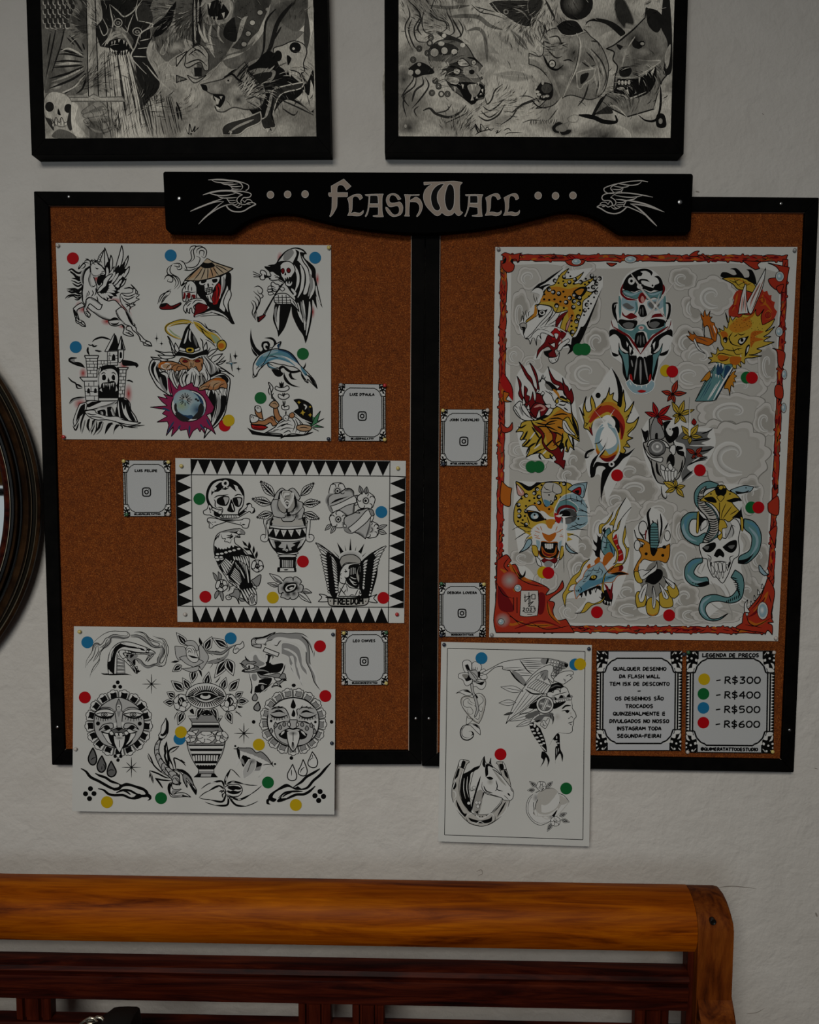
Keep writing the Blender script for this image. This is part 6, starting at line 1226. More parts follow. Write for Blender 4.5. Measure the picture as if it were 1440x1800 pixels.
P3C = """
X 285 1105 6.669
c k
"""+kleaf(290, 200, 165, 45, 42)+kleaf(230, 430, 118, 505, 42)+kleaf(380, 480, 350, 640, 45)+kleaf(500, 260, 585, 90, 48)+kleaf(770, 220, 588, 110, 48)+kleaf(760, 360, 612, 582, 55)+kleaf(765, 355, 835, 555, 60)+"""
f 435,100* 475,170 450,190 430,150;f 100,395* 150,375 200,380 160,400;f 425,480* 460,500 468,570* 440,520
b g1 5 150,205* 210,210 270,225 280,340 190,370* 160,310;b g1 5 255,170* 300,140 370,145 420,200 420,260 370,240 300,200;b g1 5 430,210* 455,190 500,250 545,330 520,400 465,485* 430,420 440,330;b g1 5 200,340* 280,320 430,360 490,390* 420,430 365,450* 280,410;b g1 5 230,470* 330,460 430,440 425,490* 340,510
b w 5 280,230* 310,200 370,210 400,270 430,350* 410,390 360,395 310,360 285,310;s 5 300,310 360,330 425,340;f 300,310* 360,320 430,345 360,345;s 5 285,260 310,230 340,240 360,290;s 5 300,290 320,260 345,290;s 5 350,220 380,260 385,310;s 5 310,250 330,270
s 22 520,265 600,280 700,290 780,230 870,190;c g2;s 14 525,268 600,282 700,288 780,225 870,195;s 22 530,395 620,390 700,360 760,310 790,240;c k;s 5 520,255 600,270 640,265 690,275 750,245;s 5 515,280 570,295 600,320*;s 5 600,300 700,305 760,260;s 5 530,390 600,370 660,355 720,330;s 5 520,410 590,410 560,465;s 6 600,415 680,390 750,340;b w 6 870,190 920,180 945,150 960,210 910,250 870,290* 840,285 835,250;c g2;s 14 850,250 880,230 910,250;c k;s 6 640,350 690,365
"""+kleaf(255, 730, 105, 610, 52)+kleaf(330, 720, 238, 575, 42)+kleaf(515, 680, 548, 505, 46)+kleaf(700, 720, 750, 570, 42)+kleaf(790, 730, 905, 590, 48)+kleaf(150, 800, 55, 745, 40)+kleaf(140, 870, 15, 860, 42)+kleaf(860, 800, 950, 740, 36)+kleaf(880, 850, 1015, 850, 42)+kleaf(250, 970, 185, 1130, 46)+kleaf(760, 970, 820, 1118, 44)+kleaf(480, 920, 395, 1070, 48)+kleaf(570, 920, 655, 1085, 48)+"""
f 615,640* 650,600 685,560 650,620;f 320,960* 360,940 378,1005* 340,990;f 880,900* 950,918 900,930;s 6 190,970 155,1020 145,1070;s 6 860,960 900,1000 935,1035;s 5 850,975 890,990 920,995
"""+pets(235, 870, 105, 6, -.3, 6, 'w')+pets(780, 870, 105, 6, .3, 6, 'w')+"""
f 190,830 230,800 265,840 250,900 210,910 185,870;f 760,830 800,800 840,850 820,900 780,910;b w 5 235,870 270,850 295,890 270,920 235,905;b w 5 730,870 760,840 790,880 770,920 735,910;c w;s 7 200,840 215,870 210,900;s 7 215,820 230,850 225,890;s 7 800,820 815,860 800,900;s 7 820,840 830,870;c k
b w 6 280,800 300,720 380,660 460,640 560,640 640,665 720,720 750,800 700,870 620,920 520,940 420,930 330,880
f 370,795 430,740 510,720 590,735 650,780 670,800 620,840 510,870 420,850
"""+'\n'.join('l 8 %.1f,%.1f %.1f,%.1f' % (513+150*math.cos(a), 795+70*math.sin(a), 513+215*math.cos(a), 795+125*math.sin(a)) for a in [2*math.pi*k/44+.07 for k in range(44)])+"""
b g1 6 275,795* 370,785 440,750 510,735 580,745 660,785 740,795* 640,820 580,855 510,868 440,850 370,810
b k 6 385,797* 440,770 510,755 580,765 650,797* 590,830 510,845 440,830;c w;e 62 30 508,795;c k;e 38 18 508,775;c w;s 8 400,805 450,835 510,850 580,835 640,805;c k
b g1 6 350,1100* 665,1100* 680,1150* 740,1250 735,1360 700,1480 640,1590 605,1650* 610,1700 650,1740* 375,1740* 420,1700 430,1650* 380,1580 320,1460 290,1340 295,1230 350,1150*
b g2 6 305,1025* 395,1025* 410,1065* 470,980 525,955* 590,990 650,1085* 680,1025* 710,1025* 665,1100* 350,1100*;f 460,1010 525,960 590,1015;b w 5 480,1015 500,1000 515,1015;b w 5 530,1015 545,1000 560,1015;c w;p 305,1027 400,1027 402,1045 315,1045;p 680,1027 708,1027 700,1045 668,1045;p 355,1105 660,1105 660,1122 355,1122;c k
p 350,1128 665,1128 672,1160 345,1160
c g2;p 340,1170 685,1170 730,1230 740,1320 728,1362 300,1362 292,1300 300,1225;c k;L 5 340,1165 685,1165 730,1230 740,1320 728,1365 300,1365 292,1300 300,1225
"""+pets(515, 1275, 108, 6, -.5, 5, 'w', .7)+pets(330, 1268, 75, 5, 0, 5, 'w', .9)+pets(700, 1268, 75, 5, .6, 5, 'w', .9)+"""
c w;e 34 20 515,1275;c k;b w 5 350,1200* 430,1185* 400,1230;b w 5 580,1210* 660,1190* 620,1240;b w 5 380,1350* 420,1310 460,1340;b w 5 610,1345* 660,1310 690,1345
c w;p 315,1375 720,1375 712,1402 325,1402;c k;l 4 315,1372 722,1372;p 322,1408 712,1408 702,1435 335,1435;c w;p 340,1440 700,1440 690,1462 345,1462;c k;p 340,1468 690,1468 640,1580 385,1580
c w;l 13 368,1490 380,1550;l 13 400,1485 405,1550;l 13 430,1485 432,1550;l 13 460,1485 462,1550;l 13 492,1485 492,1550;l 13 525,1485 522,1550;l 13 555,1485 552,1550;l 13 585,1485 580,1550;l 13 615,1485 610,1550;l 13 648,1485 635,1550;l 14 395,1592 635,1592;c k
e 16 16 420,1612 452,1614 484,1615 516,1615 548,1615 580,1614 610,1612;p 405,1612 630,1612 608,1645 425,1645
c w;p 432,1652 605,1652 605,1668 432,1668;c g2;p 430,1670 608,1670 608,1698 430,1698;c k;L 5 430,1648 606,1648 608,1700 430,1700;k g1;p 420,1702 460,1702 450,1742 378,1742;p 580,1702 620,1702 650,1742 570,1742
"""
sheet('drawing_sheet', BP1, [(130,1101),(590,1106),(588,1432),(127,1426)], 'white drawing sheet with two sun faces, vase, scorpion and spider, below the left board', 'poster', 'the five large drawing sheets', art=(P3A, P3B, P3C),
 stickers='b,153.5,1129 r,149,1226 b,405.5,1122 r,562.5,1136 r,572,1223.5 b,315.5,1299 y,318,1287 y,188,1410 g,283,1403 y,455,1309 g,471,1375.5 y,520,1415')
RG = random.Random(11)
def inside(p, poly):
 x, y = p; c = False
 for i in range(len(poly)):
  (x1, y1), (x2, y2) = poly[i-1], poly[i]
  if (y1 > y) != (y2 > y) and x < (x2-x1)*(y-y1)/(y2-y1)+x1: c = not c
 return c
def spots(poly, n, r, ring=.5, gap=2.6, eye='w'):
 P = [tuple(map(float, t.split(','))) for t in poly.split()]; xs = [p[0] for p in P]; ys = [p[1] for p in P]; out = []; L = ['c k']
 for _ in range(n*30):
  q = (RG.uniform(min(xs), max(xs)), RG.uniform(min(ys), max(ys)))
  if inside(q, P) and all(math.hypot(q[0]-a, q[1]-b) > gap*r*.8 for a, b in out): out.append(q)
  if len(out) >= n: break
 for x, y in out:
  if RG.random() < ring:
   a = RG.uniform(0, 6.28); L.append('c k\ne %.1f %.1f %.1f,%.1f\nc %s\ne %.1f %.1f %.1f,%.1f\nc k\ne %.1f %.1f %.1f,%.1f' % (r, r*1.05, x, y, eye, r*.55, r*.5, x+r*.3*math.cos(a), y+r*.3*math.sin(a), r*.22, r*.22, x+r*.2*math.cos(a), y+r*.2*math.sin(a)))
  else: L.append('c k\ne %.1f %.1f %.1f,%.1f' % (r*.5, r*.45, x, y))
 return '\n'+'\n'.join(L)+'\n'
def cloud(cx, cy, rx, ry, n, rot=0.0, fill='c4', turn=0):
 """ink-wash cloud: scalloped lobe, soft grey inside edge, spiral curl"""
 pts = [];rg = random.Random(int(cx*7+cy));INK['c5'] = (.35, .335, .305);INK['c6'] = (.43, .415, .385)
 for k in range(n):
  a0 = rot+2*math.pi*k/n;m = rg.uniform(.92, 1.06)
  for j, rr in ((0, .93), (.25, 1.03), (.5, 1.07), (.75, 1.03)):
   a = a0+2*math.pi/n*j*.94+.05*rg.random();pts.append('%.1f,%.1f%s' % (cx+rx*rr*m*math.cos(a), cy+ry*rr*m*math.sin(a), '*' if j == 0 else ''))
 S = ' '.join(pts);m = 'c1' if n % 2 else 'c5';L = ['c c3\nf '+S]
 for q, cc in ((.965, 'c4'), (.8, 'c6'), (.7, m)):
  L.append('c %s\nf %s' % (cc, ' '.join('%.1f,%.1f%s' % (cx+(float(p.strip('*').split(',')[0])-cx)*q, cy+(float(p.strip('*').split(',')[1])-cy)*q, '*' if '*' in p else '') for p in pts)))
 sp = []
 for k in range(11):
  t = k/10;a = rot+1+t*5.6;q = .62*(1-t*.86);sp.append('%.1f,%.1f' % (cx+rx*q*math.cos(a), cy+ry*q*math.sin(a)))
 L.append('c c2\ng %.1f %s\nc c3\ns .7 %s\nc c4\ng %.1f %s' % (min(rx, ry)*.16, ' '.join(sp), ' '.join(sp), -min(rx, ry)*.14, ' '.join(sp)))
 return '\n'+'\n'.join(L)+'\nk w\nc k\n'
def band(x0, y0, x1, y1, w, seed):
 """carved red border rail from one corner to the next"""
 rg = random.Random(seed);L = [];l = math.hypot(x1-x0, y1-y0);ux, uy = (x1-x0)/l, (y1-y0)/l;nx, ny = -uy, ux
 def side(s):
  out = [];t = 0
  while t < l:
   b = w*(.42+rg.uniform(-.04, .12));out.append((t, b*s));q = rg.random()
   if q < .16: out += [(t+4, b*s), (t+6, w*.66*s), (t+8.5, w*.62*s), (t+9.5, b*.9*s)];t += 14
   elif q < .34: out += [(t+3, b*s), (t+4, w*.34*s), (t+8, w*.36*s), (t+9, b*s)];t += 13
   else: t += 10
  return out
 P = lambda t, o: '%.1f,%.1f' % (x0+ux*t+nx*o, y0+uy*t+ny*o)
 a = side(1);b = side(-1)[::-1]
 L.append('b R .9 '+' '.join(P(min(t, l), o)+'*' for t, o in a+b))
 for k in range(int(l/8)):
  t = rg.uniform(3, l-10);o = rg.uniform(-.3, .3)*w;ln = rg.uniform(6, 16)
  L.append('c %s\ns %.1f %s %s %s' % (rg.choice(['dr', 'dr', 'o', 'r', 'o', 'br']), rg.uniform(1.2, 3), P(t, o), P(t+ln*.5, o+rg.uniform(-.2, .2)*w), P(min(l, t+ln), o*.6)))
 for k in range(int(l/14)):
  t = rg.uniform(3, l-12);o = rg.uniform(-.35, .35)*w
  L.append('c k\ns .8 %s %s %s' % (P(t, o), P(t+6, o+rg.uniform(-.3, .3)*w), P(t+12, -o*.6)))
 return '\n'+'\n'.join(L)+'\n'
def gem(x, y, rx, ry): return '\nc k\ne %.1f %.1f %.1f,%.1f\nc c4\ne %.1f %.1f %.1f,%.1f\nc lb\ne %.1f %.1f %.1f,%.1f\nk lb\nc W\ny %.1f %.1f %.1f,%.1f\nk w\nc k\n' % (rx+1, ry+1, x, y, rx, ry, x, y, rx*.8, ry*.8, x, y, rx*.5, ry*.5, x-1, y-1)
P4BG = """
st 8e-7
o 0 0 1
c c1; f 899,466* 960,464 1010,470 1080,472 1200,466 1300,464 1372,480* 1366,600 1360,760 1352,900 1345,1000 1320,1060 1290,1095* 1200,1098 1100,1096 1000,1094 975,1080 950,1030* 930,1000 900,985 893,970* 896,800 897,640 898,540
c k
"""+''.join(cloud(*a) for a in [(930,488,22,20,5,1.),(915,550,17,40,6,.3),(1020,470,30,12,5,0),(905,625,16,18,5,.5),(935,640,20,16,5,1),(1035,540,22,34,6,.2),(1050,600,24,26,6,.8),(1032,655,40,30,7,.4),(1200,490,26,20,6,.3),(1222,540,24,26,6,1),(1253,520,40,34,9,.2),(1212,600,32,28,6,.7),(1232,628,34,26,7,2),(1215,660,40,24,7,.4),
 (1305,680,44,30,7,.6),(1330,610,24,30,6,.5),(1350,640,18,40,6,.1),(1290,725,62,34,9,1.),(1345,740,22,30,6,.2),(1260,790,54,50,10,.5,),(1290,800,66,56,11,.2),(1200,800,30,24,6,.3),(1110,830,36,26,8,.5),(1120,862,44,28,8,1.2),(1085,880,30,22,6,.6),(1010,810,24,26,6,.2),(915,790,22,16,5,.7),(930,815,34,17,6,.1),(1000,835,22,18,6,.4),
 (1055,930,22,40,7,.6),(1025,965,22,24,6,.4),(920,980,24,15,6,.2),(1020,1000,22,26,6,.9),(960,1020,22,20,5,.1),(1100,900,34,20,7,.3),(1160,900,34,24,7,.8),(1200,930,20,34,6,.3),(1200,985,26,36,7,.7),(1105,1040,32,22,6,.2),(1110,1070,44,20,8,.4),(1000,1075,18,16,5,.3),(1205,1050,26,24,6,.9),(1215,1080,30,18,6,.2),(1320,870,24,34,6,.2),(1335,980,20,26,6,.6),(1315,1040,28,26,6,.3),(1260,1082,44,14,7,.3)])
P4BD = '\nz\n'+band(884, 453, 1385, 454, 12, 3)+band(886, 458, 876, 1100, 12, 5)+band(1381, 456, 1352, 1095, 11, 8)+band(876, 1105, 1355, 1108, 12, 9)+"""
o 860 430 7.2
b R 6 150,130* 200,100 240,110 300,125 380,110 420,105* 390,120 380,190 360,230* 345,190 310,185 285,225* 320,260 300,330 230,350 170,300 160,240* 200,230 215,180 190,150;f 190,180 215,170 200,230 170,240*;f 260,200* 300,180 360,225 310,190 300,245;c o;s 16 250,140 270,170 250,220;c k
b R 6 960,205* 1000,250 1090,272 1180,250 1220,200* 1100,180
"""+gem(0, 0, .1, .1)+"""
o 0 0 1
"""+gem(1013.5, 460, 8, 5)+gem(1108.5, 456, 10, 5.5)+"""
b R .9 1066,462* 1075,468 1085,463*;b R .9 1212,450 1222,442 1230,441* 1226,446 1230,450*;b R .9 1305,458* 1318,468 1328,474* 1336,472* 1332,465 1338,460*
b R .9 1350,462* 1366,470 1372,486 1352,490 1354,500 1362,508* 1380,515* 1386,480 1388,470*;b R .9 1365,505 1372,516 1378,500
"""+gem(1371, 486, 7, 8.5)+gem(1370, 583, 6, 8)+gem(1379, 658, 4, 8)+gem(1378, 717, 4, 8)+"""
b R .9 1358,612* 1366,618 1368,640 1375,650* 1380,620;b R .9 1362,685 1366,676 1376,680 1376,700 1364,698
c r;f 885,655* 900,680 902,705* 890,690 880,672;c k;s 1 885,655 900,680 902,705;b o .9 885,688* 895,692 890,702 900,706* 886,705
b R .9 880,742* 892,752 901,742* 900,756 884,760;b o .9 882,845* 892,855 900,858* 898,870 896,890 880,880
b R .9 1350,885* 1366,872 1370,880* 1368,905 1352,900;b R .9 1352,935* 1366,925 1362,960* 
b R 1 874,985* 890,975 899,985* 892,996 906,992 914,1008* 922,1016 940,1022 958,1030 966,1036* 960,1046 978,1038 989,1020* 990,1034 970,1050 965,1056* 975,1060 972,1075 980,1090 995,1088* 1000,1096 1010,1112* 930,1112 872,1112* 868,1090 872,1050
c dr;f 877,1030 900,1060 902,1075 878,1070;f 945,1045 958,1045 956,1075 946,1078;c o;s 4 880,1000 892,1010 905,1040;s 5 895,990 910,1012 935,1022;s 4 920,1098 950,1100 975,1098;s 4 962,1060 968,1080 985,1096;s 3 885,1090 900,1098 920,1092;c dr;s 2 905,1105 950,1092 990,1104;c k
s 1 873,1024 885,1045 903,1052;s 1 905,1012 930,1026 960,1032;s 1 890,1075 910,1092 940,1100 975,1098;s 1 962,1054 966,1080 985,1098;s 1 895,980 886,995 900,1010;s 1 900,995 912,1015 925,1018;s 1 1000,1100 960,1106 930,1092;s 1 880,1080 900,1085 915,1100;l 1 903,1050 903,1072;l 1 909,1050 909,1078
c k;f 908,1004* 918,1012 924,1002* 923,1012 915,1016
k R;c c2;y 16 16 896,1020;y 14 14 884,1090;k w
"""+gem(910.5, 1034, 6, 6)+gem(881, 1093, 5, 5)+"""
c c4;f 916,1038* 946,1038* 947,1060 945,1082* 925,1084 914,1082*;c k;v .8 916,1038* 946,1038* 947,1060 945,1082* 925,1084 914,1082*
l .9 923,1045 923,1058 932,1048 932,1060;l .9 930,1041 930,1064;l .9 935,1045 941,1045 941,1053 935,1053 935,1045;l .9 928,1062 938,1057 929,1066 940,1066;l .9 921,1050 936,1047
T 6 1 23 930.5,1071.5 2023
l .8 922,1077 940,1077;l .8 927,1080 936,1080
b R 1 1350,1015* 1340,1040 1325,1060 1312,1074* 1307,1080 1305,1095* 1295,1105 1340,1112 1345,1116* 1350,1108 1358,1116* 1358,1100 1350,1095 1360,1094* 1356,1080 1362,1040
b lb 1 1344,1012* 1336,1005 1334,995 1336,993* 1345,1005 1351,1010*;b w .9 1309,1076* 1309,1062 1315,1054* 1313,1066 1318,1076
b w .8 1320,1064* 1320,1056 1323,1062;b w .8 1326,1056* 1326,1046 1329,1054;b w .8 1332,1046* 1332,1036 1336,1044;b w .8 1338,1034* 1340,1026 1342,1034
c o;s 4 1350,1040 1340,1060 1325,1075;s 3 1315,1090 1330,1098 1350,1090;c dr;s 3 1345,1050 1330,1075 1315,1085;c k;s 1 1312,1076 1318,1096 1340,1104;s 1 1345,1030 1335,1055 1320,1072;s 1 1310,1098 1330,1100 1356,1086;s 1 1352,1045 1356,1060
"""+gem(1341, 1073.5, 9, 15)+gem(1313.5, 1080, 2, 2)
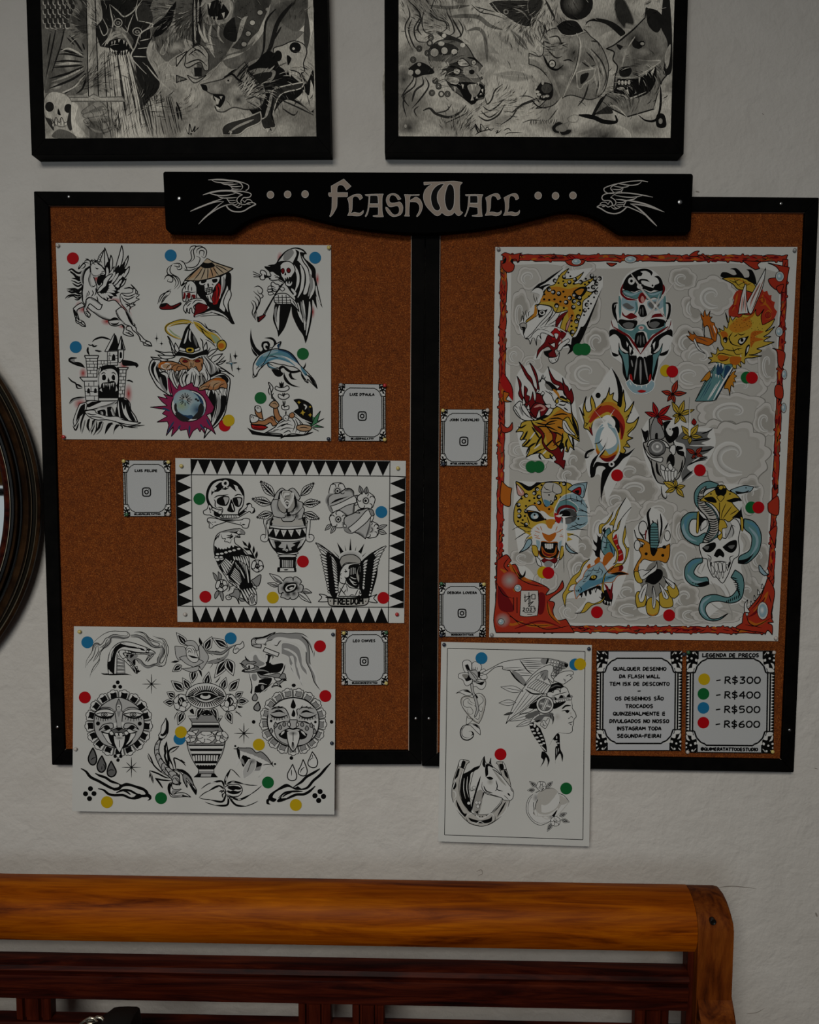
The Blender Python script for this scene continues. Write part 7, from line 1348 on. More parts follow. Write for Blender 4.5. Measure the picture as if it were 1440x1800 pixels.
P4A = """
st 1.5e-6
z
X 860 430 7.2
c w;f 530,600* 700,460 950,290* 1000,330 1320,290* 1180,480 1440,400* 1440,540* 1300,840 1150,1180 1050,1300* 900,1300 800,1100 640,1450* 560,1440 660,1220 460,1190 380,1020 560,760 640,640;c k
b Y 7 690,620* 740,540 830,500 870,430 920,360 1010,300* 960,380 940,430 1080,420 1200,345* 1140,430 1060,500 1200,470 1360,400* 1260,500 1200,560 1300,600 1380,540* 1260,660 1190,720 1180,850 1140,960 1110,1080 1050,1170* 1000,1100 900,1080 950,900 1000,830 850,860 780,780 650,760 600,780 570,900 480,990* 470,960 600,840 580,770 640,740
c O;f 690,640* 740,560 850,530 1000,560 1100,540 1200,560 1160,640 1040,700 1060,800 1040,900 1000,800 900,780 800,720 650,720;f 580,770 560,880 480,960 580,920 610,840;f 1000,800 1060,830 1080,920 1030,1000 1000,900
c dr;f 600,1440* 620,1330 700,1240 740,1150 830,1060 850,950 920,880 1000,840* 920,950 860,1050 900,1100 960,1090 980,1000 1050,900* 1000,1050 960,1160 880,1240 880,1300 830,1340 850,1420 760,1420* 740,1400 780,1330 740,1290 650,1350
c r;f 800,1110 840,1060 900,1110 870,1180 800,1200;c pk;s 22 980,1080 1020,960 1040,900;s 18 900,1320 920,1240 900,1180;c k;v 5 600,1440* 620,1330 700,1240 740,1150 830,1060 850,950 920,880 1000,840* 920,950 860,1050 900,1100 960,1090 980,1000 1050,900* 1000,1050 960,1160 880,1240 880,1300 830,1340 850,1420 760,1420* 740,1400 780,1330 740,1290 650,1350
f 525,605* 560,560 620,500 700,460 780,400 950,292* 800,420 720,480 640,530 740,500 780,510* 700,540 680,600 710,560 690,620 670,570 600,550;f 1160,1040* 1230,980 1440,520* 1250,1020 1150,1240 1060,1340 990,1390* 1030,1300 1050,1180 1100,1160
b w 6 610,790* 640,760 760,780 790,820 740,890 640,1000 560,1100 500,1160 460,1190* 440,1150 430,1080 460,1000 560,930 620,880
b w 6 620,1070* 560,1120 520,1180 460,1190 500,1200 520,1262* 545,1190 575,1190 600,1275* 605,1180 630,1150 660,1200* 650,1130 700,1120 830,1180* 780,1120 700,1080
f 610,820* 650,830 700,830 740,820 690,900 630,930* 620,880;c w;e 42 34 672,862;c k;r 6 42 34 672,862;e 20 20 668,860;c w;e 5 5 664,852;c k
b c2 6 385,1010* 420,990 470,1000 470,1050 430,1080 400,1060;f 400,1040* 460,1050 440,1130 430,1080
s 6 400,980 420,920;s 6 440,990 425,900 400,940;s 6 440,970 440,880 420,840;s 6 480,930 460,850 475,830;s 6 500,910 500,860 520,840;s 7 700,1040 800,870 810,780;s 6 720,1000 830,880 900,740;s 6 740,1020 850,950 920,820;s 6 640,1040 780,900 800,820;s 6 700,1060 820,1020 900,990
c w;s 9 640,1060 780,1040 900,1070 1040,1160;s 7 640,1070 760,1110 820,1160;c k;s 4 640,1052 780,1030 910,1062 1050,1155;s 5 560,620 570,680 600,750;s 5 600,660 605,700 610,740
f 690,1350* 700,1390 760,1430 750,1380* 800,1340 790,1330 740,1340;b w 6 750,1240* 780,1260 830,1240 830,1300 790,1280;b w 5 820,1130* 850,1120 880,1140 850,1200;b w 6 1000,1190* 1020,1220 940,1290 900,1340 860,1340 880,1280 920,1240;b w 6 750,1430* 850,1420 890,1360 870,1460 810,1500 770,1480;s 5 780,1470 800,1480;s 5 830,1440 850,1480;s 5 850,1430 870,1460;f 920,1300* 980,1260 1040,1270 1040,1340 1000,1280 960,1290
b k 7 1070,590* 1160,540 1240,550 1190,640 1100,690;c O;f 1090,600 1160,560 1200,570 1150,640;c k
"""+spots('690,640 760,560 860,560 1000,600 1160,640 1190,720 1160,900 1120,1060 1040,1140 1000,1080 1040,940 1040,800 900,800 800,740 660,720', 46, 30, .55, 2.5)+spots('800,440 980,340 1100,400 1080,500 900,520', 14, 26, .3, 2.4)+spots('1150,480 1300,380 1420,420 1300,560 1200,540', 12, 28, .4, 2.4)+spots('1200,900 1230,700 1300,560 1400,480 1300,760', 14, 26, .4, 2.3)+"""
X 1040 430 8
c w;f 400,640* 450,480 560,370 700,330 860,360 980,480 1040,640 1060,800 1130,840 1110,1000 1080,1050 1130,1060 1150,1300 1120,1400 1110,1500 960,1700 930,1800 860,2000 700,2080 520,2000 440,1800 430,1680 280,1560 260,1400 240,1280 290,1060 330,1060 290,880 370,800;c k
f 440,620* 440,560 500,450 600,380 700,340 800,345 860,390 840,440* 820,400 760,370 690,380 720,400* 700,440 650,450 660,500 700,480 780,490 820,530* 760,510 700,510 720,560 800,590 870,610* 890,570 950,540 930,480 880,450* 940,440 990,500 1010,580 1010,640 940,650 880,640 830,660 740,630 640,650 600,665 480,640
c w;e 48 52 562,512;e 28 28 858,575;e 40 34 680,590;c k;e 20 22 562,512;e 14 14 858,575;e 20 18 720,575
c dr;s 22 440,560 420,640 430,700 500,760 640,780;s 20 1010,560 1020,640 980,720;c k
b te 6 430,650* 500,640 600,680 720,640 820,680 880,670 1005,640* 960,760 880,740 780,770 700,690 640,760 540,740 470,710;c lb;s 20 450,665 560,705 690,660;s 18 800,690 880,700 980,660
f 420,780* 440,740 520,790 640,790 640,880 590,930 500,920 430,860;f 790,800 900,770 1010,760 1020,860 900,930 800,880;c g3;f 440,850 500,820 560,860 600,890 520,910;f 800,820 900,800 960,840 900,910 820,880;c r;b dr 5 660,740* 700,680 760,700 765,750 720,820 670,800;c pk;f 690,770 715,720 745,770 720,820;c k
f 655,960* 680,860 710,845 745,860 780,980 760,1010 690,1015;c g3;s 12 690,900 680,990;s 12 720,880 725,1000;c te;s 26 390,720 400,820 400,1040;s 26 1030,700 1030,900 1040,1020;s 20 620,800 640,900 600,980;c k
c dr;f 430,940* 480,1000 560,960 640,1010 620,1050 540,1050 440,1000;f 830,1040* 880,980 1000,970 1020,1010 900,1020;c W;s 6 430,1000 540,1055 640,1030 700,1060 760,1010;s 6 800,1080 880,1030 1020,1040;c k
s 24 370,820 310,840 310,940 350,1050 370,1100;s 24 1040,820 1095,840 1095,960 1060,1060 1040,1100;s 16 345,840 330,940 360,1060
f 370,1090* 400,1050 500,1060 640,1070 620,1160 540,1190 450,1170;f 770,1090* 880,1040 1020,1060 1040,1120 960,1170 820,1180;c g3;f 440,1120 520,1090 600,1120 560,1180 480,1170;f 800,1110 900,1080 960,1110 900,1170 830,1160;c te;f 365,1095* 440,1170 560,1210 640,1140 720,1120 760,1140 820,1200 1000,1160 1030,1095* 1040,1180 960,1240 860,1260 800,1340 770,1240 700,1210 640,1240 600,1340 520,1260 420,1220 380,1180
c k;c r;y 40 30 700,1170;k w;c k;f 600,1400* 620,1260 680,1230 740,1240 780,1380 740,1440 650,1450;c g3;s 16 660,1280 640,1400;s 16 690,1270 690,1420;s 16 730,1280 740,1400;c k
f 250,1300* 250,1220 290,1190 350,1200 430,1250 500,1300 560,1400 600,1500 560,1560* 500,1500 430,1440 400,1330 330,1260;f 1140,1300* 1140,1220 1110,1190 1040,1220 960,1260 880,1320 840,1400 820,1500 850,1540* 940,1440 960,1340 1060,1270;c dr;s 22 300,1150 420,1230 520,1290 600,1400 690,1540;s 22 1080,1150 960,1230 860,1300 780,1400 690,1540;b w 5 280,1065* 300,1140 360,1200 330,1190 290,1140;b w 5 1120,1060* 1110,1130 1060,1200 1090,1180
c k;f 265,1400* 280,1500 360,1540 400,1560 430,1640 440,1800 480,1900 520,1980* 540,1560 480,1520 380,1480 380,1560 300,1560;f 1110,1400* 1080,1480 960,1540 940,1620 920,1760 860,1960* 850,1560 900,1520 980,1480 960,1560 1060,1540
b te 6 385,1380* 400,1460 460,1530 520,1540 530,1700 500,1900* 460,1700 430,1580 390,1500;b te 6 1000,1385* 960,1480 900,1530 860,1560 850,1760 850,1900* 900,1700 930,1600 980,1500
c k;f 520,1560* 620,1560 740,1580 860,1560 850,1800 820,1960 700,2000 560,1960 530,1800;c g2;s 20 690,1620 690,1960;s 16 640,1600 600,1900;s 16 740,1600 790,1900;s 14 560,1620 580,1720;c r;s 20 550,1820 570,1940;s 20 830,1820 810,1940
c W;p 490,1360 500,1440 520,1400;p 530,1420 540,1540 570,1460;p 580,1470 600,1560 620,1500;p 630,1520 640,1600 680,1560;p 690,1560 730,1600 740,1540;p 750,1500 770,1590 790,1500;p 800,1450 830,1560 840,1440;p 860,1400 880,1480 900,1360
b lb 6 480,1940* 540,1900 600,1960 690,1980 790,1960 840,1910 890,1950 860,2040 780,2090 700,2100 600,2090 520,2020;c r;f 640,2060* 700,2040 770,2060 700,2085;c W;s 8 540,1930 560,1980;s 8 620,1960 640,2000;s 8 700,1975 710,2015;s 8 780,1960 770,2010;c k
c c4;s 18 535,380 760,700 900,860 1080,1085;s 16 1185,505 960,790 850,930 670,1120;s 10 960,690 900,860 800,1120;c W;e 20 20 895,860;c k
X 1190 430 6.545
c R;f 600,820* 600,740 660,660 650,600 720,520 900,560 980,490* 1000,540 1040,530* 1060,580 1090,580* 1090,640 1130,660* 1120,720 1155,770* 1110,860 1000,920 800,860
c o;s 14 700,560 670,680 640,760;s 14 1000,560 980,640 1040,700 1100,780;s 10 940,640 1000,620 1020,680 960,700;s 10 1010,800 1060,760 1080,840 1020,860;c r;s 10 620,740 680,700 700,780;s 8 980,560 1060,640 1100,700;c dr;s 7 660,640 640,740;r 5 30 34 1050,810;r 4 14 16 1050,810;r 5 26 30 980,640;c k
b Y 6 520,390* 620,375 740,380 860,430 910,490 900,560* 800,530 700,510 640,450;c O;s 10 560,395 700,400 880,480;c k;s 5 600,410 680,440 740,500;s 5 660,390 700,470;s 5 700,470 800,420;s 5 740,500 860,440;s 5 760,400 800,520;s 5 640,440 740,390
f 500,360* 520,320 580,320 650,350 690,340* 660,290 610,280* 680,270 740,320 780,380* 830,370 830,310 800,285* 860,290 900,360 920,460* 840,430 760,385 640,380 540,380
b w 6 705,800* 745,580 795,450 800,600 820,790*;b w 6 800,680* 900,500 1025,265* 990,480 900,700 860,790 830,780;c pk;s 12 760,600 740,780;s 12 785,620 790,780;s 14 960,440 880,600 840,720;c br;s 8 1000,400 920,620 860,760;c k;s 5 780,560 760,780;s 5 960,450 840,680
b Y 6 560,780* 580,880 600,890 610,820 640,870 680,830 720,840 760,800* 830,810 880,790 910,740* 910,800 940,820 1005,740* 970,820 980,900 1000,920 1130,850* 1090,930 1020,1000 1130,940* 1060,1020 1000,1060 1085,1055* 1000,1110 1125,1120* 1000,1170 920,1200 980,1220 900,1260 830,1270 980,1280* 880,1300 790,1310 780,1370 730,1340 740,1410 690,1370 680,1430 620,1400 560,1380 440,1350 360,1370* 400,1330 360,1300 410,1290 390,1240* 450,1260 470,1180 490,1220 540,1200 510,1140 500,1060 470,1010 500,1000 480,960* 540,990 540,930* 580,960 590,880
c O;f 640,900 740,830 840,860 860,940 760,1000 660,1010 600,960;c o;f 500,1010 560,1000 590,1050 540,1080;f 860,1010 1000,1000 900,1060 1000,1090 900,1120 850,1180;f 620,1290 740,1300 700,1380 620,1370;f 480,1270 600,1290 560,1340 480,1320;s 20 760,880 860,820 900,780;c k
f 700,1130* 720,1080 800,1060 830,1050 790,1120 740,1160;c w;f 715,1120 740,1080 790,1075 770,1120 740,1140;c k;e 18 22 750,1098;f 530,1080* 560,1060 585,1080 570,1130 540,1120;c w;e 12 16 555,1105;c k;e 7 10 558,1100
s 7 600,1050 620,1130 680,1160 740,1170;s 7 640,1010 600,1080 640,1140;s 7 700,1020 740,1040 790,1020;s 7 660,1060 700,1030;s 7 540,1200 640,1220 700,1200 760,1190;s 7 450,1290 500,1250 600,1270 660,1280;s 7 480,1320 520,1340 580,1320 610,1290;s 6 640,1180 680,1260 760,1250;s 6 700,1190 720,1220;f 780,1300* 790,1200 820,1150 840,1160 820,1240;c w;f 800,1250* 810,1190 830,1170 820,1220;p 730,1290 735,1260 745,1290;c k
b te 5 465,1350* 540,1380 640,1410 440,1790* 380,1800 210,1800* 330,1560 420,1420
c db;f 470,1380 540,1400 520,1480 460,1490;f 560,1400 620,1420 540,1560;c W;s 14 640,1410 520,1610 420,1790;s 8 500,1560 430,1680 360,1790;s 6 460,1600 350,1790;c db;s 5 420,1500 260,1790;s 5 400,1580 300,1760;s 6 560,1560 450,1790;c k;l 5 460,1380 210,1800;l 5 650,1420 450,1790
c w;p 440,1360 450,1420 470,1370;p 480,1360 490,1410 505,1365;p 515,1370 530,1430 545,1375;p 385,1480 400,1540 410,1480;p 500,1480 530,1560 545,1550;p 440,1490 450,1530 460,1495;p 470,1500 478,1540 488,1505;c k;L 4 385,1480 400,1540 410,1480;L 4 500,1480 530,1560 545,1550
b O 5 380,1450* 330,1500 270,1580* 330,1560 320,1580* 370,1550 390,1500;b O 5 640,1470* 680,1450 660,1490 690,1510 660,1540 680,1580 650,1580 655,1640 625,1620 610,1740* 590,1660 545,1650 580,1560
b o 5 300,880* 280,830 275,790* 300,820 310,830 310,780 325,750* 335,800 350,820 385,760* 375,810 380,830 410,830* 385,860 400,890 430,900 440,940 470,980 460,1050 450,1110 420,1110 395,1060 370,960 345,930 300,960;b o 5 110,1045* 150,1050 130,990* 170,1030 200,1030 190,1000 230,1050 300,1060 380,1080 430,1110 370,1160 320,1150 260,1130 180,1110;b w 4 300,890* 300,980 320,1070 310,960*;b w 4 190,1100* 240,1200 325,1255* 240,1160 215,1080;c br;s 12 380,920 410,1000 430,1080;s 10 210,1060 290,1090 360,1120;c W;s 8 420,930 450,1020;c k;s 4 315,920 320,1060;s 4 200,1060 230,1130 280,1220
"""+spots('640,880 760,820 900,860 880,980 760,960 640,1000', 26, 9, 0, 3)+spots('850,1040 960,900 1000,960 900,1100 800,1200', 16, 9, 0, 3)
def flame(pts, col='dr', w=5): return '\nb %s %s %s\n' % (col, w, pts)
P4B = """
X 860 630 5.333
c w;f 240,460* 260,160 380,60 500,140 580,90 780,290 840,780* 780,860 700,1030* 560,960 340,930 260,680 300,600;c k
"""+flame('280,30* 330,90 360,140 400,190 420,260 450,290 440,200 380,40* 420,90 450,160 470,260 500,350 520,420 460,560 380,520 420,440 440,340 400,240 360,190 330,140')+flame('262,165* 300,230 300,290 320,360 380,400 410,310* 420,380 440,440 380,480 300,380 275,330 285,280')+flame('330,255* 360,290 350,340 380,360 360,420 330,370')+flame('552,75* 580,140 620,200 680,230 700,280 720,350 700,330 690,300 640,290 660,260 590,220')+flame('688,180* 710,240 740,270 750,310 770,280* 790,350 790,400 760,430 720,350 700,300')+"""
b Y 6 620,370* 700,370 760,400 780,520 830,620 845,780* 780,740 740,720 800,860* 760,830 740,880* 700,860 680,820 620,900 540,940 480,890 400,900 345,930* 380,840 310,820 350,760 290,760 320,690 250,690* 290,640 310,600 380,580 440,580 550,540 600,480
c O;f 560,560 680,470 760,480 770,540 700,700 640,820 560,840 520,700 430,640;c k
s 9 600,540 680,520 740,530;s 9 560,570 640,560 700,580;s 9 430,600 520,620 620,610;s 10 440,640 540,640 640,680;s 9 560,690 640,700 700,740;s 10 640,640 690,660;s 12 400,640 440,700 480,760;s 12 360,680 330,740 300,770;s 12 400,740 350,800 310,830;s 12 440,790 380,830 345,900;s 12 520,700 470,760 430,840;s 11 600,760 560,800 500,860;s 10 500,850 440,880 400,900;s 12 690,700 680,780 640,850;s 12 740,750 720,800 740,880;s 12 780,730 790,800 790,860;s 12 480,890 470,920 490,950;s 12 570,900 580,930 600,945;s 10 270,640 300,650 350,620;s 9 520,640 560,600 640,580;s 9 480,570 540,590;s 8 600,820 640,790 690,760;f 640,830 690,790 700,830 660,860;c w;s 9 430,690 380,760;s 9 480,800 420,850;s 9 540,860 500,900;s 9 720,830 700,880;c k
b w 6 460,230* 500,190 530,210 560,230 620,290 650,350 620,400 640,440 600,470 540,440 500,370 510,340 470,330 440,320 470,300;b k 5 530,215* 580,230 640,290 600,300 540,280;c c3;f 520,240 545,240 590,290 560,295 530,270;c k;s 6 475,190 480,220 500,150;s 6 500,195 510,150;s 6 515,195 530,170;s 5 520,300 580,340 610,400;s 5 560,310 600,340;s 5 590,360 620,420
b w 5 640,370* 700,400 760,420 770,520* 720,500 660,460 620,440 650,410;s 8 650,430 700,440 720,420;s 8 660,400 720,410 760,430;s 8 700,460 740,490;f 650,365* 690,350 740,400 700,380;c w;s 8 700,480 750,510;c k;c O;s 16 600,290 640,330 660,370;c k
b dr 6 380,490* 430,420 500,430 560,440 540,500 480,560 430,550;c pk;s 14 420,460 480,440 520,470 460,500;c k;b w 6 250,430* 290,400 330,440 370,500 400,560 430,580* 330,580 270,540 235,490 228,460;s 6 290,410 310,480 360,540 420,570;s 5 235,460 260,500 300,560;s 5 240,440 270,470;b w 5 310,440* 320,370 340,420;b w 5 350,470* 370,430 380,480;b w 5 440,560* 470,480 480,550;b w 4 440,330* 450,290 470,300;b w 4 480,350* 500,310 520,330;b w 4 520,440* 560,430 580,440 560,470;f 480,545* 520,530 560,540 500,570 440,575;c g2;s 14 280,450 300,490 320,540;c k
b Y 6 700,570* 740,550 770,600 800,660 840,760* 800,730 740,680;b w 5 690,580* 720,590 760,660 810,720 730,700 690,650;s 5 700,600 740,670 800,725;f 770,510* 800,580 830,660 840,740* 810,680 780,600;c k
"""+flame('390,575* 420,620 480,660 520,720 510,780 560,850 600,860 640,830 600,780 590,710 530,630* 580,680 630,710 620,780 660,840 680,880 705,820* 700,900 690,950 715,960 700,1040* 660,1000 610,970 630,950 600,900 540,860 500,800 490,720 430,660')+"""
c w;f 840,450* 960,340 1150,80* 1280,300 1410,540* 1260,890 1370,830* 1100,1350* 1040,1100 940,1110 900,930* 980,850 860,560;c k
b Y 6 845,455* 890,540 880,480 890,420 910,355* 900,440 920,500 960,480 950,400 960,345* 990,420 1000,470 1040,440 1070,390 1100,360 1130,270* 1130,340 1170,320* 1160,380 1200,410 1230,440 1260,290* 1270,380 1280,440 1270,500 1310,470 1360,400* 1340,470 1310,540 1290,600 1350,600 1405,545* 1370,640 1300,720 1350,745* 1290,780 1320,830 1260,830 1280,870 1230,890 1190,700 1100,560 1000,580 960,640 970,725* 930,670 890,650 890,580
c O;s 24 930,560 1000,490 1080,430 1180,440 1230,520;c R;s 44 940,600 1020,510 1120,470 1210,540 1250,640 1240,760;c dr;s 12 940,640 970,720;s 20 1180,560 1240,640 1250,750;s 8 1000,490 1060,440;c k;f 1110,560* 1170,540 1220,600 1220,700 1180,660;s 5 1280,560 1340,500;s 5 1290,700 1350,640;s 5 1060,420 1100,370;s 5 1270,820 1300,790;s 5 900,640 940,590;s 5 900,600 930,620
f 1145,85* 1180,130 1220,200 1250,300 1240,450 1200,440* 1210,340 1190,200
c c2;y 70 60 1040,620;c w;b lb 6 1100,590* 1180,650 1220,770 1220,870 1160,960 1080,970 1010,900 985,800 1000,700 1040,630;c W;f 1110,640 1180,720 1190,800 1100,850 1040,780 1060,680;c Y;f 1000,780* 1040,870 1090,860 1130,900 1190,860 1210,790* 1215,870 1160,940 1080,950 1015,880;c o;f 1000,840* 1060,900 1120,910 1200,870 1160,950 1080,965 1010,900;c dr;f 1010,880* 1060,930 1120,930 1190,900 1150,960 1080,970;c w;v 7 1100,590* 1180,650 1220,770 1220,870 1160,960 1080,970 1010,900 985,800 1000,700 1040,630
c W;f 1085,600* 1180,470* 1110,615 1200,660* 1115,635 1210,750* 1100,645 1088,760* 1078,645 1000,680 1070,625 1000,600* 1070,600 975,470*;f 1060,560 1120,530 1180,590 1170,650 1120,590;c k
s 14 990,850 920,880 905,930 940,920;s 6 985,800 1030,790 1060,755;s 20 1100,790 1060,880 980,960 955,1060 965,1100 995,1080;c w;s 9 1112,740 1090,830 1030,910 980,1010;c k;f 1230,880* 1290,890 1370,835* 1320,900 1260,940 1210,1000 1150,1050 1110,1120 1070,1230 1050,1350* 1045,1200 1060,1070 1090,1030 1060,1010 1010,1020 990,1100 950,1110 980,1010 1010,970 1080,980 1180,960
c w;e 28 26 1148,992;c k;e 12 13 1148,992;e 24 26 1022,347
X 1100 650 4.8
c w;f 140,500* 190,420 260,370 380,400 470,420 600,480 740,490* 760,620 700,760 560,900 450,960 340,1080* 280,1000 200,850 150,700;c k
c g3;f 480,520* 700,520 730,490* 690,560 710,590 640,620 750,650* 690,700 660,720 690,750 560,790 520,830 570,870* 480,950* 470,880 500,800 500,640 420,600;c k;s 9 560,600 640,590 720,580;s 9 600,690 690,680 745,655;s 9 550,740 640,750 690,730;s 9 520,810 600,770 680,760;s 10 480,930 520,890 570,850;s 7 640,540 700,520 740,490;c w;s 7 540,640 640,640 740,640;s 7 560,780 640,730 720,690;c k
b c2 6 200,420* 260,380 310,440 350,540 400,600 420,660 490,720 500,780 470,860 440,920 360,960 300,960 260,930 220,800 170,700 150,620 185,600 200,520
b g2 5 215,470* 250,400 290,450 330,560 280,590 215,590;c k;f 250,540 270,535 270,585 250,585;f 320,440* 380,430 350,480 340,520 380,560 400,520 370,500 400,490 440,480 450,530 430,580 370,620 330,560
f 130,490* 160,520 190,510 190,560 170,620* 150,570;c w;e 16 16 375,500;c k;e 6 6 375,500
b w 6 180,650* 200,600 270,585 340,610 370,660 300,640 220,640;c g3;e 74 66 265,660;c g4;s 14 200,700 260,725 330,700;c g1;e 48 46 265,655;c g2;e 34 32 265,652;c W;e 12 12 268,648;c k;r 4 74 66 265,660
b w 5 150,630* 180,690 230,740 310,740 300,780 230,760 180,720;c k;f 430,640* 480,650 480,670 440,680 490,690 490,730 440,710 425,670;f 345,800* 350,750 380,710 410,730 412,800 390,820 370,770;b w 5 370,680 385,640 420,640 420,700 400,720 385,700;c k;s 9 215,760 230,860 260,940;s 14 260,780 270,860 300,900;s 9 480,760 470,830 440,880
b w 4 290,840* 330,840 340,940 310,900;b w 4 330,850 355,850 360,930 340,940;b w 4 358,850 380,855 382,935 362,935;b w 4 384,860 408,860 408,925 386,930;b w 4 410,855 435,850 430,900 410,915;b w 4 300,800 330,820 330,850 300,840;b w 4 340,830 365,830 365,852 340,852;b w 4 390,830 415,830 412,855 390,855;b w 4 360,800 380,790 400,830 380,850 360,830;s 6 300,980 310,1060 340,1085 350,1040
"""+''.join(leaf(x0, y0, x0+l*math.cos(R(a)), y0+l*math.sin(R(a)), wd, c, 4) for x0, y0, c, spec in
 ((395, 205, 'R', ((-70, 125, 24), (-165, 95, 20), (-5, 120, 20), (125, 75, 16), (75, 80, 16))), (270, 395, 'r', ((-108, 130, 22), (-160, 115, 20), (-42, 145, 24), (10, 130, 20), (62, 90, 18))), (455, 380, 'Y', ((-120, 130, 22), (-72, 130, 22), (-20, 135, 20), (118, 90, 18), (50, 90, 18), (170, 60, 14))),
  (545, 560, 'Y', ((-130, 115, 24), (-55, 120, 26), (5, 105, 18), (95, 70, 16), (165, 75, 16))), (580, 470, 'r', ((-95, 60, 20),)), (590, 710, 'R', ((-150, 90, 18), (-45, 80, 18), (20, 70, 16), (125, 55, 12))), (425, 995, 'Y', ((-155, 120, 28), (-95, 75, 16), (-12, 80, 20), (50, 105, 22), (155, 100, 20)))) for a, l, wd in spec)+"""
c W;f 540,230* 548,500 540,560 530,500;c k;s 3 540,230 534,400 532,520
"""
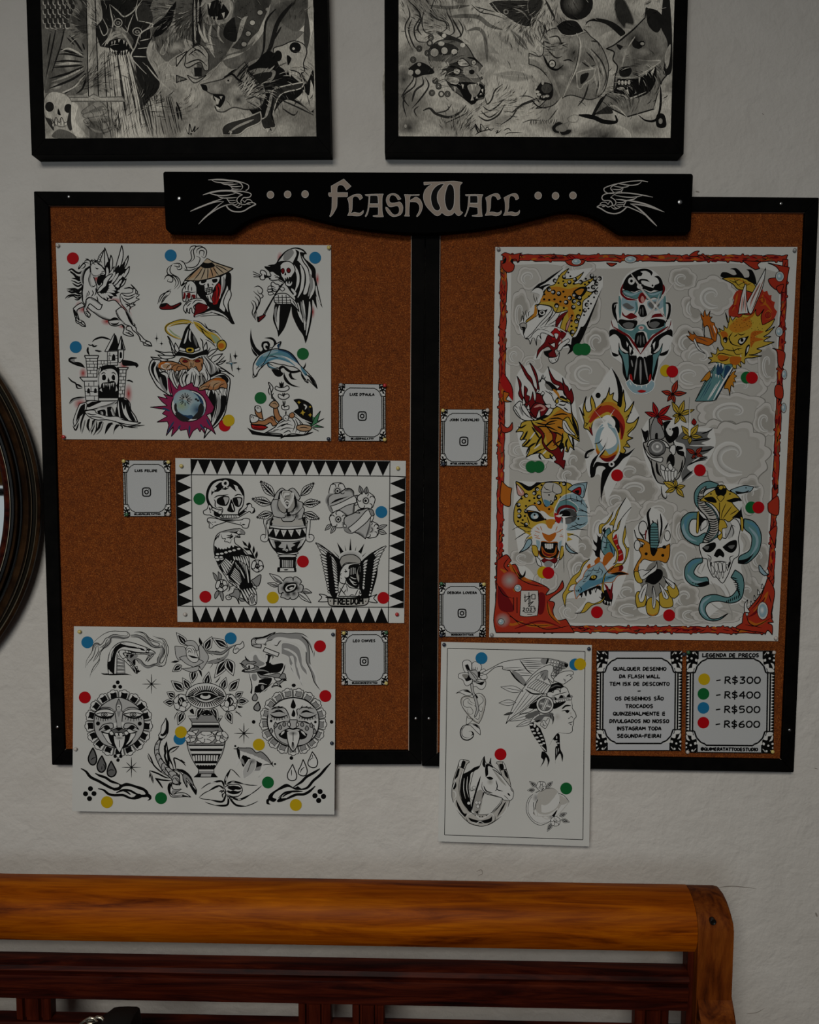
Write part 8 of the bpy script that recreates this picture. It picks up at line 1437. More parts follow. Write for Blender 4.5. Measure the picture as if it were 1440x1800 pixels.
P4C = """
X 860 830 6
c w;f 270,90* 500,100 800,80 1040,100* 1040,260 1060,440 960,640 940,860* 800,760 720,1010* 540,1000 450,800 310,850* 260,480;c k
b Y 6 280,100* 300,220 340,260 280,340 260,440 270,540 340,600 450,640 600,560 700,520 700,430 760,280 860,220 880,150 820,110 640,100 480,130 430,190 350,120
c O;f 400,440 480,520 600,500 640,440 680,400 660,360 560,330 430,350;c k;f 275,90* 340,110 430,150 500,105* 560,110 500,150 430,195 380,180 330,130;b pk 5 290,120* 370,210 350,250 300,230;c w;s 7 300,140 350,230
"""+spots('300,340 340,260 440,200 560,130 800,110 780,250 700,330 640,400 560,330 430,340 380,470 420,560 300,540', 52, 24, .45, 2.5)+"""
b c1 5 560,160* 600,110 700,115 760,160 760,220 700,240 680,320 650,300 630,350 580,340 550,230;c bl;f 575,290 640,310 640,350 600,360;c k;s 5 580,150 600,180 650,190;s 5 680,120 670,200 720,230;e 9 9 632,240;s 5 700,240 680,310;s 5 560,210 620,215 680,200
b w 6 380,400* 420,360 480,350 520,400 560,430 600,500 580,490 530,430 460,410;b k 5 405,430* 430,420 520,430 560,480 580,500 500,520 440,500;c lb;e 44 36 480,462;c w;e 24 20 490,470;c k;e 10 12 480,450;r 4 44 36 480,462;c w;b w 5 540,410* 580,420 640,470 690,480 680,500 640,510 580,470
b lb 6 740,290* 800,240 900,220 980,260 1030,350 1040,440 1040,540 960,600 880,620 800,620* 820,560 760,540 700,500 690,400
b te 5 690,410* 740,310 820,290 900,330 940,380 920,440* 880,370 800,350 740,380 720,440;c dr;s 22 720,460 740,390 810,360 890,380 920,420;c g4;e 88 76 840,460;c k;e 60 40 800,440;c g3;f 760,500 860,490 860,540 790,540;c r;f 690,430 760,470 740,540 700,510;c k;s 5 740,310 860,280 960,310 1030,380;s 5 860,240 880,300 1020,300;s 5 920,250 930,310;s 5 980,280 970,350;s 5 930,400 1040,420;s 6 940,380 1060,440;e 10 12 942,492;s 5 900,520 960,560 1040,520;s 5 870,560 950,600;l 5 1020,340 1040,380;c lb;s 12 960,420 1000,460 1010,500;c k
b lb 6 830,180* 900,130 1035,105* 1020,180 990,270 940,240 880,210;b r 5 870,200* 940,160 970,170 960,240;f 900,200 950,190 940,230;c k;s 5 900,140 1000,140 990,250
c O;b O 6 600,510* 640,500 690,510 670,590 640,600 610,580;c w
b w 6 450,600* 520,550 590,550 620,590 660,600 690,550 760,560 830,640 810,700 720,740 660,750 600,740 500,720 440,680;c o;b o 6 560,640* 630,665 700,640 690,690 640,730 590,700;f 590,670 620,690 600,710;f 690,670 660,690 670,710;s 5 480,620 540,640;s 5 470,660 520,680;s 5 480,690 540,700;s 5 760,620 700,640;s 5 800,670 740,680;s 5 540,570 560,620;s 5 500,580 530,610;s 5 720,570 700,620;s 5 780,600 740,620;e 4 4 520,670 490,650 760,660 780,690
b k 6 520,760* 560,730 640,740 720,740 750,800 720,890 700,930 640,900 560,900 520,840;b dr 6 555,780* 570,860 630,890 700,860 710,770* 690,850 640,860 590,840;c w;l 12 595,755 600,800;l 14 620,755 622,810;l 14 645,755 645,812;l 12 668,755 665,802;b lb 5 490,710* 540,730 530,830* 500,780;b lb 5 730,740* 770,720 750,840* 730,800;c k;b lb 6 440,700* 450,750 400,810 315,850* 360,800 400,720;b lb 6 810,740* 830,780 880,830 938,855* 860,850 810,800
b Y 5 450,770* 500,780 520,860 500,900 460,850;b Y 5 760,780* 790,790 780,880 740,920;b w 5 490,880* 540,930 560,1000* 510,970;b w 5 750,900* 720,960 690,1010* 700,930;b dr 5 550,930* 600,900 640,905 690,900 720,930 690,960 640,940 590,960;c g2;e 46 34 625,970;c k;c W;s 6 590,905 640,915 680,905;c k
s 6 440,590 330,530 400,560;s 5 460,600 330,570 240,610;s 6 450,620 380,640 270,710;s 5 450,650 400,690 370,750;s 6 400,470 430,560;c Y;p 440,640 350,620 440,670;p 450,670 390,700 460,700;p 820,640 900,650 830,680;p 830,680 880,710 820,730;c k;s 5 830,610 930,600 1040,610;s 5 830,650 920,670 980,720;s 5 830,600 920,560 1020,550
c W;f 815,45* 822,430 1085,462* 825,475 805,560 790,1060* 780,560 770,475 690,460* 775,440;c k;s 4 818,50 812,200 812,400;s 4 790,800 788,950 790,1060;s 4 860,470 960,462 1085,462
X 980 870 6.545
c w;f 60,1200* 150,980 360,740* 420,640 400,600 430,430 500,300 650,190* 800,25* 850,140 780,340 830,620 800,900 640,1280* 500,1240 200,1360* 330,1200 200,1190;c k
f 520,420* 500,500 520,560 500,620 490,700 500,740* 440,700 430,660 400,620* 440,640 450,600 420,560 410,510* 450,550 460,480 440,430* 480,480 520,460 520,400 560,365* 550,400 600,390 580,440
b te 6 545,420* 600,380 620,480 660,600 650,700 600,720 540,690 500,620* 510,520;c lb;s 26 560,440 540,540 520,640;c bl;s 24 610,500 640,620 620,700;c db;s 12 600,560 640,680;c k;s 5 560,400 540,480 600,500;s 5 510,530 560,550 620,540;s 5 520,600 580,610;s 5 540,460 570,540 550,640
c r;f 640,500* 680,450 700,560 740,640 760,740 700,770* 680,640 650,560;c pk;s 8 640,520 700,500;s 8 660,590 710,560;s 8 690,640 730,620;s 8 700,700 750,670;c dr;f 690,820 740,800 760,840 730,880 690,880;c k;s 5 700,450 700,560 750,660 760,740
c o;b o 5 440,800* 430,760 470,720 490,740 470,790;b o 5 520,790* 540,710 600,660 640,700 580,780 550,810;b o 4 340,830* 360,800 380,800 370,850;b o 5 560,890* 640,820 700,810 690,880
b lb 6 210,1180* 195,1070 250,990 290,960 310,900 350,850 420,810 500,770 560,850 600,900 720,880 820,910* 700,930 640,1000 560,1010 480,1030 380,1090 290,1110 220,1190
c bl;f 230,1100* 360,980 440,980 540,940 640,920 740,900 640,950 500,1020 380,1060 270,1130;c k;f 360,980* 390,930 440,920 460,940 430,980;c Y;e 28 18 415,945;c k;e 5 14 418,945;s 5 300,940 360,930 400,880;s 5 340,870 400,870 420,830;s 5 400,860 470,870 480,820;s 5 480,840 520,880 500,930;s 5 290,1000 330,990;s 5 250,1050 280,1080 260,1120;s 5 210,1090 230,1120;e 8 12 240,1100;s 5 560,960 640,940 740,900;s 5 440,900 500,880;s 5 300,980 340,950 360,900;f 600,910* 720,885 820,912* 700,920
f 220,1190* 250,1150 300,1110 480,1040 500,1100 460,1080 440,1130 420,1080 380,1150 350,1100 330,1170 300,1120 280,1180 250,1150;c w;p 260,1160 265,1190 275,1155;p 300,1140 305,1180 315,1135;p 340,1120 345,1160 355,1110;p 390,1100 395,1140 405,1090;p 430,1080 435,1110 450,1070
c k;f 500,1140* 540,1100 600,1080 640,1150 620,1270* 580,1270 520,1240;c dr;b dr 5 540,1020* 580,1060 600,1120 640,1000* 630,1100 620,1200 590,1140;c w;p 540,1210 545,1250 560,1220;p 570,1220 580,1270 590,1230;p 600,1230 610,1280 620,1230;c k;s 6 480,1170 520,1200 540,1180
b Y 5 200,1360* 270,1350 340,1240 420,1250 510,1210 545,1150 520,1120 510,1080 540,920 620,860 680,790 760,780 790,640 750,530 780,350* 790,450 770,540 805,610* 825,610 800,720 750,800 640,840 560,900 530,1040 540,1130 545,1180 500,1240 400,1270 310,1350 
b Y 5 480,440* 480,360 510,330 560,320 645,190* 600,300 520,370 510,440;b Y 5 790,30* 720,150 690,230 660,320 630,420 570,480 620,560 680,660 670,760 640,800* 690,760 700,650 640,520 640,440 700,390 740,270 850,140* 770,230 700,330 680,400 640,400 640,350 600,340 660,260 690,180
b Y 5 375,735* 300,780 250,880 170,950 100,1080 60,1160 90,1290* 110,1150 190,1100* 130,1100 160,1040 230,1020* 210,980 260,920 300,820
c w;f 880,560* 880,400 960,300 1090,140* 1200,210 1300,400 1290,680 1250,800 1400,1130 1330,1280 1160,1400 1030,1380 920,1300 880,960;c k
s 20 1075,150 1040,220 1055,340 1060,560;s 12 940,420 980,480 1000,520;r 7 50 80 985,380;r 6 36 60 920,580;r 6 34 60 1265,470;s 14 1185,215 1200,360 1170,560;s 12 1275,320 1230,420 1190,560;s 12 1090,290 1110,330 1120,380;s 10 1150,280 1160,420;c c2;s 22 1250,390 1210,470 1180,560;c k;s 7 1060,340 1020,440 1020,520;s 10 970,560 990,600;c dr;s 10 1020,400 1010,520;c k
b O 6 885,400* 910,490 980,510 1060,560 1080,640 1110,700 1140,620 1220,600 1295,560* 1290,700 1250,780 1180,760 1080,760 1000,740 960,780 930,860 950,1000 900,980* 880,880 920,780 965,700 940,620 1000,560 920,510
b te 6 1075,350 1150,345 1165,560 1150,600 1120,690 1090,680 1070,600;c k;l 6 1072,370 1152,370;l 6 1072,400 1155,400;l 6 1072,430 1157,430;l 6 1072,460 1160,460;l 6 1072,490 1162,490;l 6 1072,520 1164,520;l 6 1072,550 1165,550;l 6 1072,580 1160,580;l 6 1078,610 1152,610;f 1070,600* 1140,620 1150,640 1110,700 1080,680;e 18 18 1022,678 1213,695;e 12 16 975,590;e 24 20 1230,600
c c3;f 940,1000* 980,940 1060,800 1180,760 1260,900 1260,1000 1200,1120 1100,1200 1000,1120;c k;f 1010,1000 1060,900 1150,850 1210,880 1200,960 1120,1030 1040,1010;s 20 1000,1050 980,1140;s 20 1100,1050 1100,1180;s 20 1180,1040 1230,1130;s 20 1240,980 1300,1040
b Y 6 900,1150* 930,1110 1020,1150 1010,1270 960,1290 920,1300* 900,1230;b Y 6 1040,1200* 1090,1180 1170,1240 1160,1360 1100,1390 1040,1370 1020,1280;b Y 6 1170,1140* 1230,1090 1300,1140 1330,1270 1240,1300 1180,1260;b Y 6 1260,1060* 1340,1010 1400,1130 1350,1190* 1300,1170;b Y 6 890,880 950,900 980,1000 930,1010 890,950;c O;s 10 1040,1360 1100,1385 1160,1350;c k
b w 5 930,1160* 990,1040 1040,1020* 1020,1120 990,1220 950,1230;b w 5 1090,1180* 1100,1040* 1130,1140 1130,1260 1110,1310 1090,1260;b w 5 1170,1010* 1240,1100 1280,1170 1260,1200 1220,1180*;b w 5 1215,935* 1290,980 1350,1030 1340,1080 1290,1040;b w 5 930,870* 980,860 1040,870 1120,830 1145,760* 1140,860 1060,920 1000,970 960,960;c k;s 6 960,1200 980,1120 1020,1050;s 6 1105,1280 1110,1180 1105,1080;s 6 1250,1180 1220,1100;s 6 1320,1050 1270,1000;s 7 980,940 1060,880 1130,810;c w;e 30 40 970,820;s 12 1200,810 1260,860 1270,930;c k
X 1170 830 6
c w;f 160,560* 200,440 320,400 300,240 360,120 480,95 600,120 920,140 1000,170 820,240 810,300 830,480 960,540 1020,700 960,900 800,980 840,1100 800,1360 600,1420 440,1560 640,1500* 460,1580 360,1480 380,1320 600,1290 480,1180 220,1180 200,1000 360,900 350,760 220,720;c k
c c1;s 60 500,1180 560,1260 700,1480;s 50 820,950 860,1100 900,1180;s 40 290,800 300,860 260,900;s 50 800,640 860,760 820,840;c c2;s 8 480,1150 540,1260 520,1320;s 8 560,1200 620,1280 600,1340;s 8 620,1180 680,1300 660,1380;s 8 480,1380 560,1440 700,1500;s 8 820,980 860,1080 850,1160;s 8 860,980 900,1060 920,1160;s 7 800,660 850,740 830,820;s 7 380,960 340,1040 380,1080;s 7 420,960 380,1060;s 7 660,1380 700,1480 700,1560;c k
b te 7 340,420* 240,430 170,500 165,600 210,700 300,760 380,770 460,700* 420,640 330,680 260,640 250,560 280,500 340,490;c lb;s 20 210,520 190,600 240,690 330,730;c bl;s 22 300,440 220,500 210,600;c k
b te 7 830,490* 930,520 1000,620 1010,740 970,860 860,960 770,960* 780,890 880,830 910,740 900,660 830,590;c lb;s 18 880,580 960,680 960,780 900,880;c bl;s 20 860,520 960,580 990,680;c k;f 770,930* 860,910 930,860 860,950 770,965
b te 7 390,905* 290,920 210,1000 210,1120 280,1190 380,1205 460,1180* 440,1110 360,1110 300,1060 340,980 390,950;c bl;s 24 370,920 270,970 240,1060;c lb;s 16 230,1080 300,1150 400,1160;c k;f 320,1180* 440,1150 460,1180 380,1205;e 7 7 290,1165 420,1160 320,1180
b te 7 735,1030* 810,1090 830,1200 800,1330 700,1380 560,1360 460,1380 420,1450 470,1540 560,1540 660,1490* 560,1560 440,1560 370,1500 355,1420 400,1320 520,1290 660,1320 740,1260 760,1180 690,1110*;c lb;s 16 480,1310 390,1380 390,1470 450,1540;c k
"""+'\n'.join('s 7 %.0f,%.0f %.0f,%.0f' % t for t in [(700+8*k, 1110+26*k-(k*k), 760+8*k-k*k*.5, 1125+24*k) for k in range(9)]+[(640+22*k, 1380-8*k, 650+20*k, 1350-10*k) for k in range(7)])+"""
b te 7 560,125* 460,95 370,130 310,210 310,320 360,400 420,460 460,560 400,720 380,770* 440,760 540,690 565,560 550,460 480,360 400,300 400,230 440,180 540,160*;c c1;f 350,240 380,180 430,150 400,230 420,330 500,400 550,500 560,600 520,680 440,740 400,720 470,600 440,480 350,370;c k;v 5 350,240 380,180 430,150 400,230 420,330 500,400 550,500 560,600 520,680 440,740 400,720 470,600 440,480 350,370
"""+'\n'.join('s 8 %.0f,%.0f %.0f,%.0f %.0f,%.0f' % t for t in [(330, 250+24*k, 370, 262+22*k, 410, 250+22*k) for k in range(4)]+[(350+20*k, 345+22*k, 400+18*k, 355+20*k, 450+17*k, 335+22*k) for k in range(6)]+[(450, 490+24*k, 510, 502+24*k, 562, 480+24*k) for k in range(6)]+[(440-12*k, 620+20*k, 490-10*k, 650+18*k, 540-14*k, 640+20*k) for k in range(5)]+[(350+16*k, 215-14*k, 375+14*k, 220-12*k, 395+12*k, 225-12*k) for k in range(5)])+"""
b lb 6 680,190* 760,160 840,140 930,155* 900,200 820,220 730,230*;s 4 930,158 1000,170;s 4 930,155 995,150;f 740,200 820,210 880,190 860,210 760,225;e 8 6 850,165
b w 6 640,700* 640,560 690,500 750,500 790,580 770,700 780,800 770,880 720,920 690,1000 670,1060 640,1120 600,1170 540,1110 500,1100 450,1000 440,920 390,900 360,800 370,750 460,740 540,690
f 385,800* 440,760 520,740 530,790 480,840 420,840;f 600,790* 680,730 750,720 750,800 700,850 640,830;c g3;f 400,790 460,780 440,820;f 660,780 730,770 700,810;c k;f 510,880* 540,820 580,810 620,860 610,900 575,880 545,900;c g1;f 620,590* 670,500 700,560 730,640 690,690 660,700;c k;s 6 640,700 680,620 700,560 740,580;s 6 690,540 720,620 700,690;s 6 440,870 480,900 470,960;s 6 720,880 680,900 690,960;c g2;s 14 450,900 480,960;s 14 690,930 660,990;c k
b w 4 480,1000 500,990 515,1040 500,1080;b w 4 515,960 545,960 555,1030 530,1050;b w 4 560,960 590,960 600,1040 570,1050;b w 4 605,960 635,960 635,1040 610,1050;b w 4 640,980 660,980 655,1040;b w 4 515,1050 540,1055 535,1110;b w 4 550,1060 575,1060 570,1130;b w 4 590,1060 615,1060 605,1120;f 470,960 490,950 480,1010;f 670,950 690,960 660,1020;s 7 500,950 575,940 650,950
b Y 6 360,300* 440,230 520,180 560,140 620,140 660,190 740,230 805,300* 700,310 780,410* 680,520 620,500 580,540 560,420 480,330;c k;f 520,180* 560,150 580,170 640,170 640,220 600,260 540,240;f 400,270* 500,260 540,320 450,310;f 640,300* 740,270 800,290 700,320;b Y 5 560,165 580,140 610,150 600,180 575,185;b Y 5 540,260* 580,240 620,260 580,310;b Y 5 570,500* 620,510 650,580 600,600 600,680 575,720* 550,680 590,640 560,600;c k;l 6 570,320 570,500;s 6 640,330 600,420 590,500;s 6 700,360 640,440 600,500;s 6 760,400 680,450;f 700,480* 780,410 800,360* 810,440 830,540 800,610* 790,500;b Y 5 790,470* 820,490 820,610 800,610;b Y 5 335,430* 355,420 350,620 325,625;f 350,420* 400,480 440,500 380,540 355,600;e 10 8 480,230 680,230
b w 5 370,620* 380,540 430,500 440,560 400,600
"""
sheet('drawing_sheet', LP, [(871,434),(1402,434),(1368,1127),(860,1120)], 'largest drawing sheet, coloured beasts and skulls inside a carved red border', 'poster', 'the five large drawing sheets', art=(P4BG, P4BD, P4A, P4B, P4C),
 stickers='g,1017.5,614 g,1028,614 y,1171,651.5 r,1182,653 g,1313,663.5 r,1322,664 g,934.5,820.5 g,947,820.5 r,1085,835.5 r,1230.5,826.5 g,1321,892 r,1333.5,892 y,955,1006 r,964,1007 r,1049.5,1076 r,1176.5,1081.5')
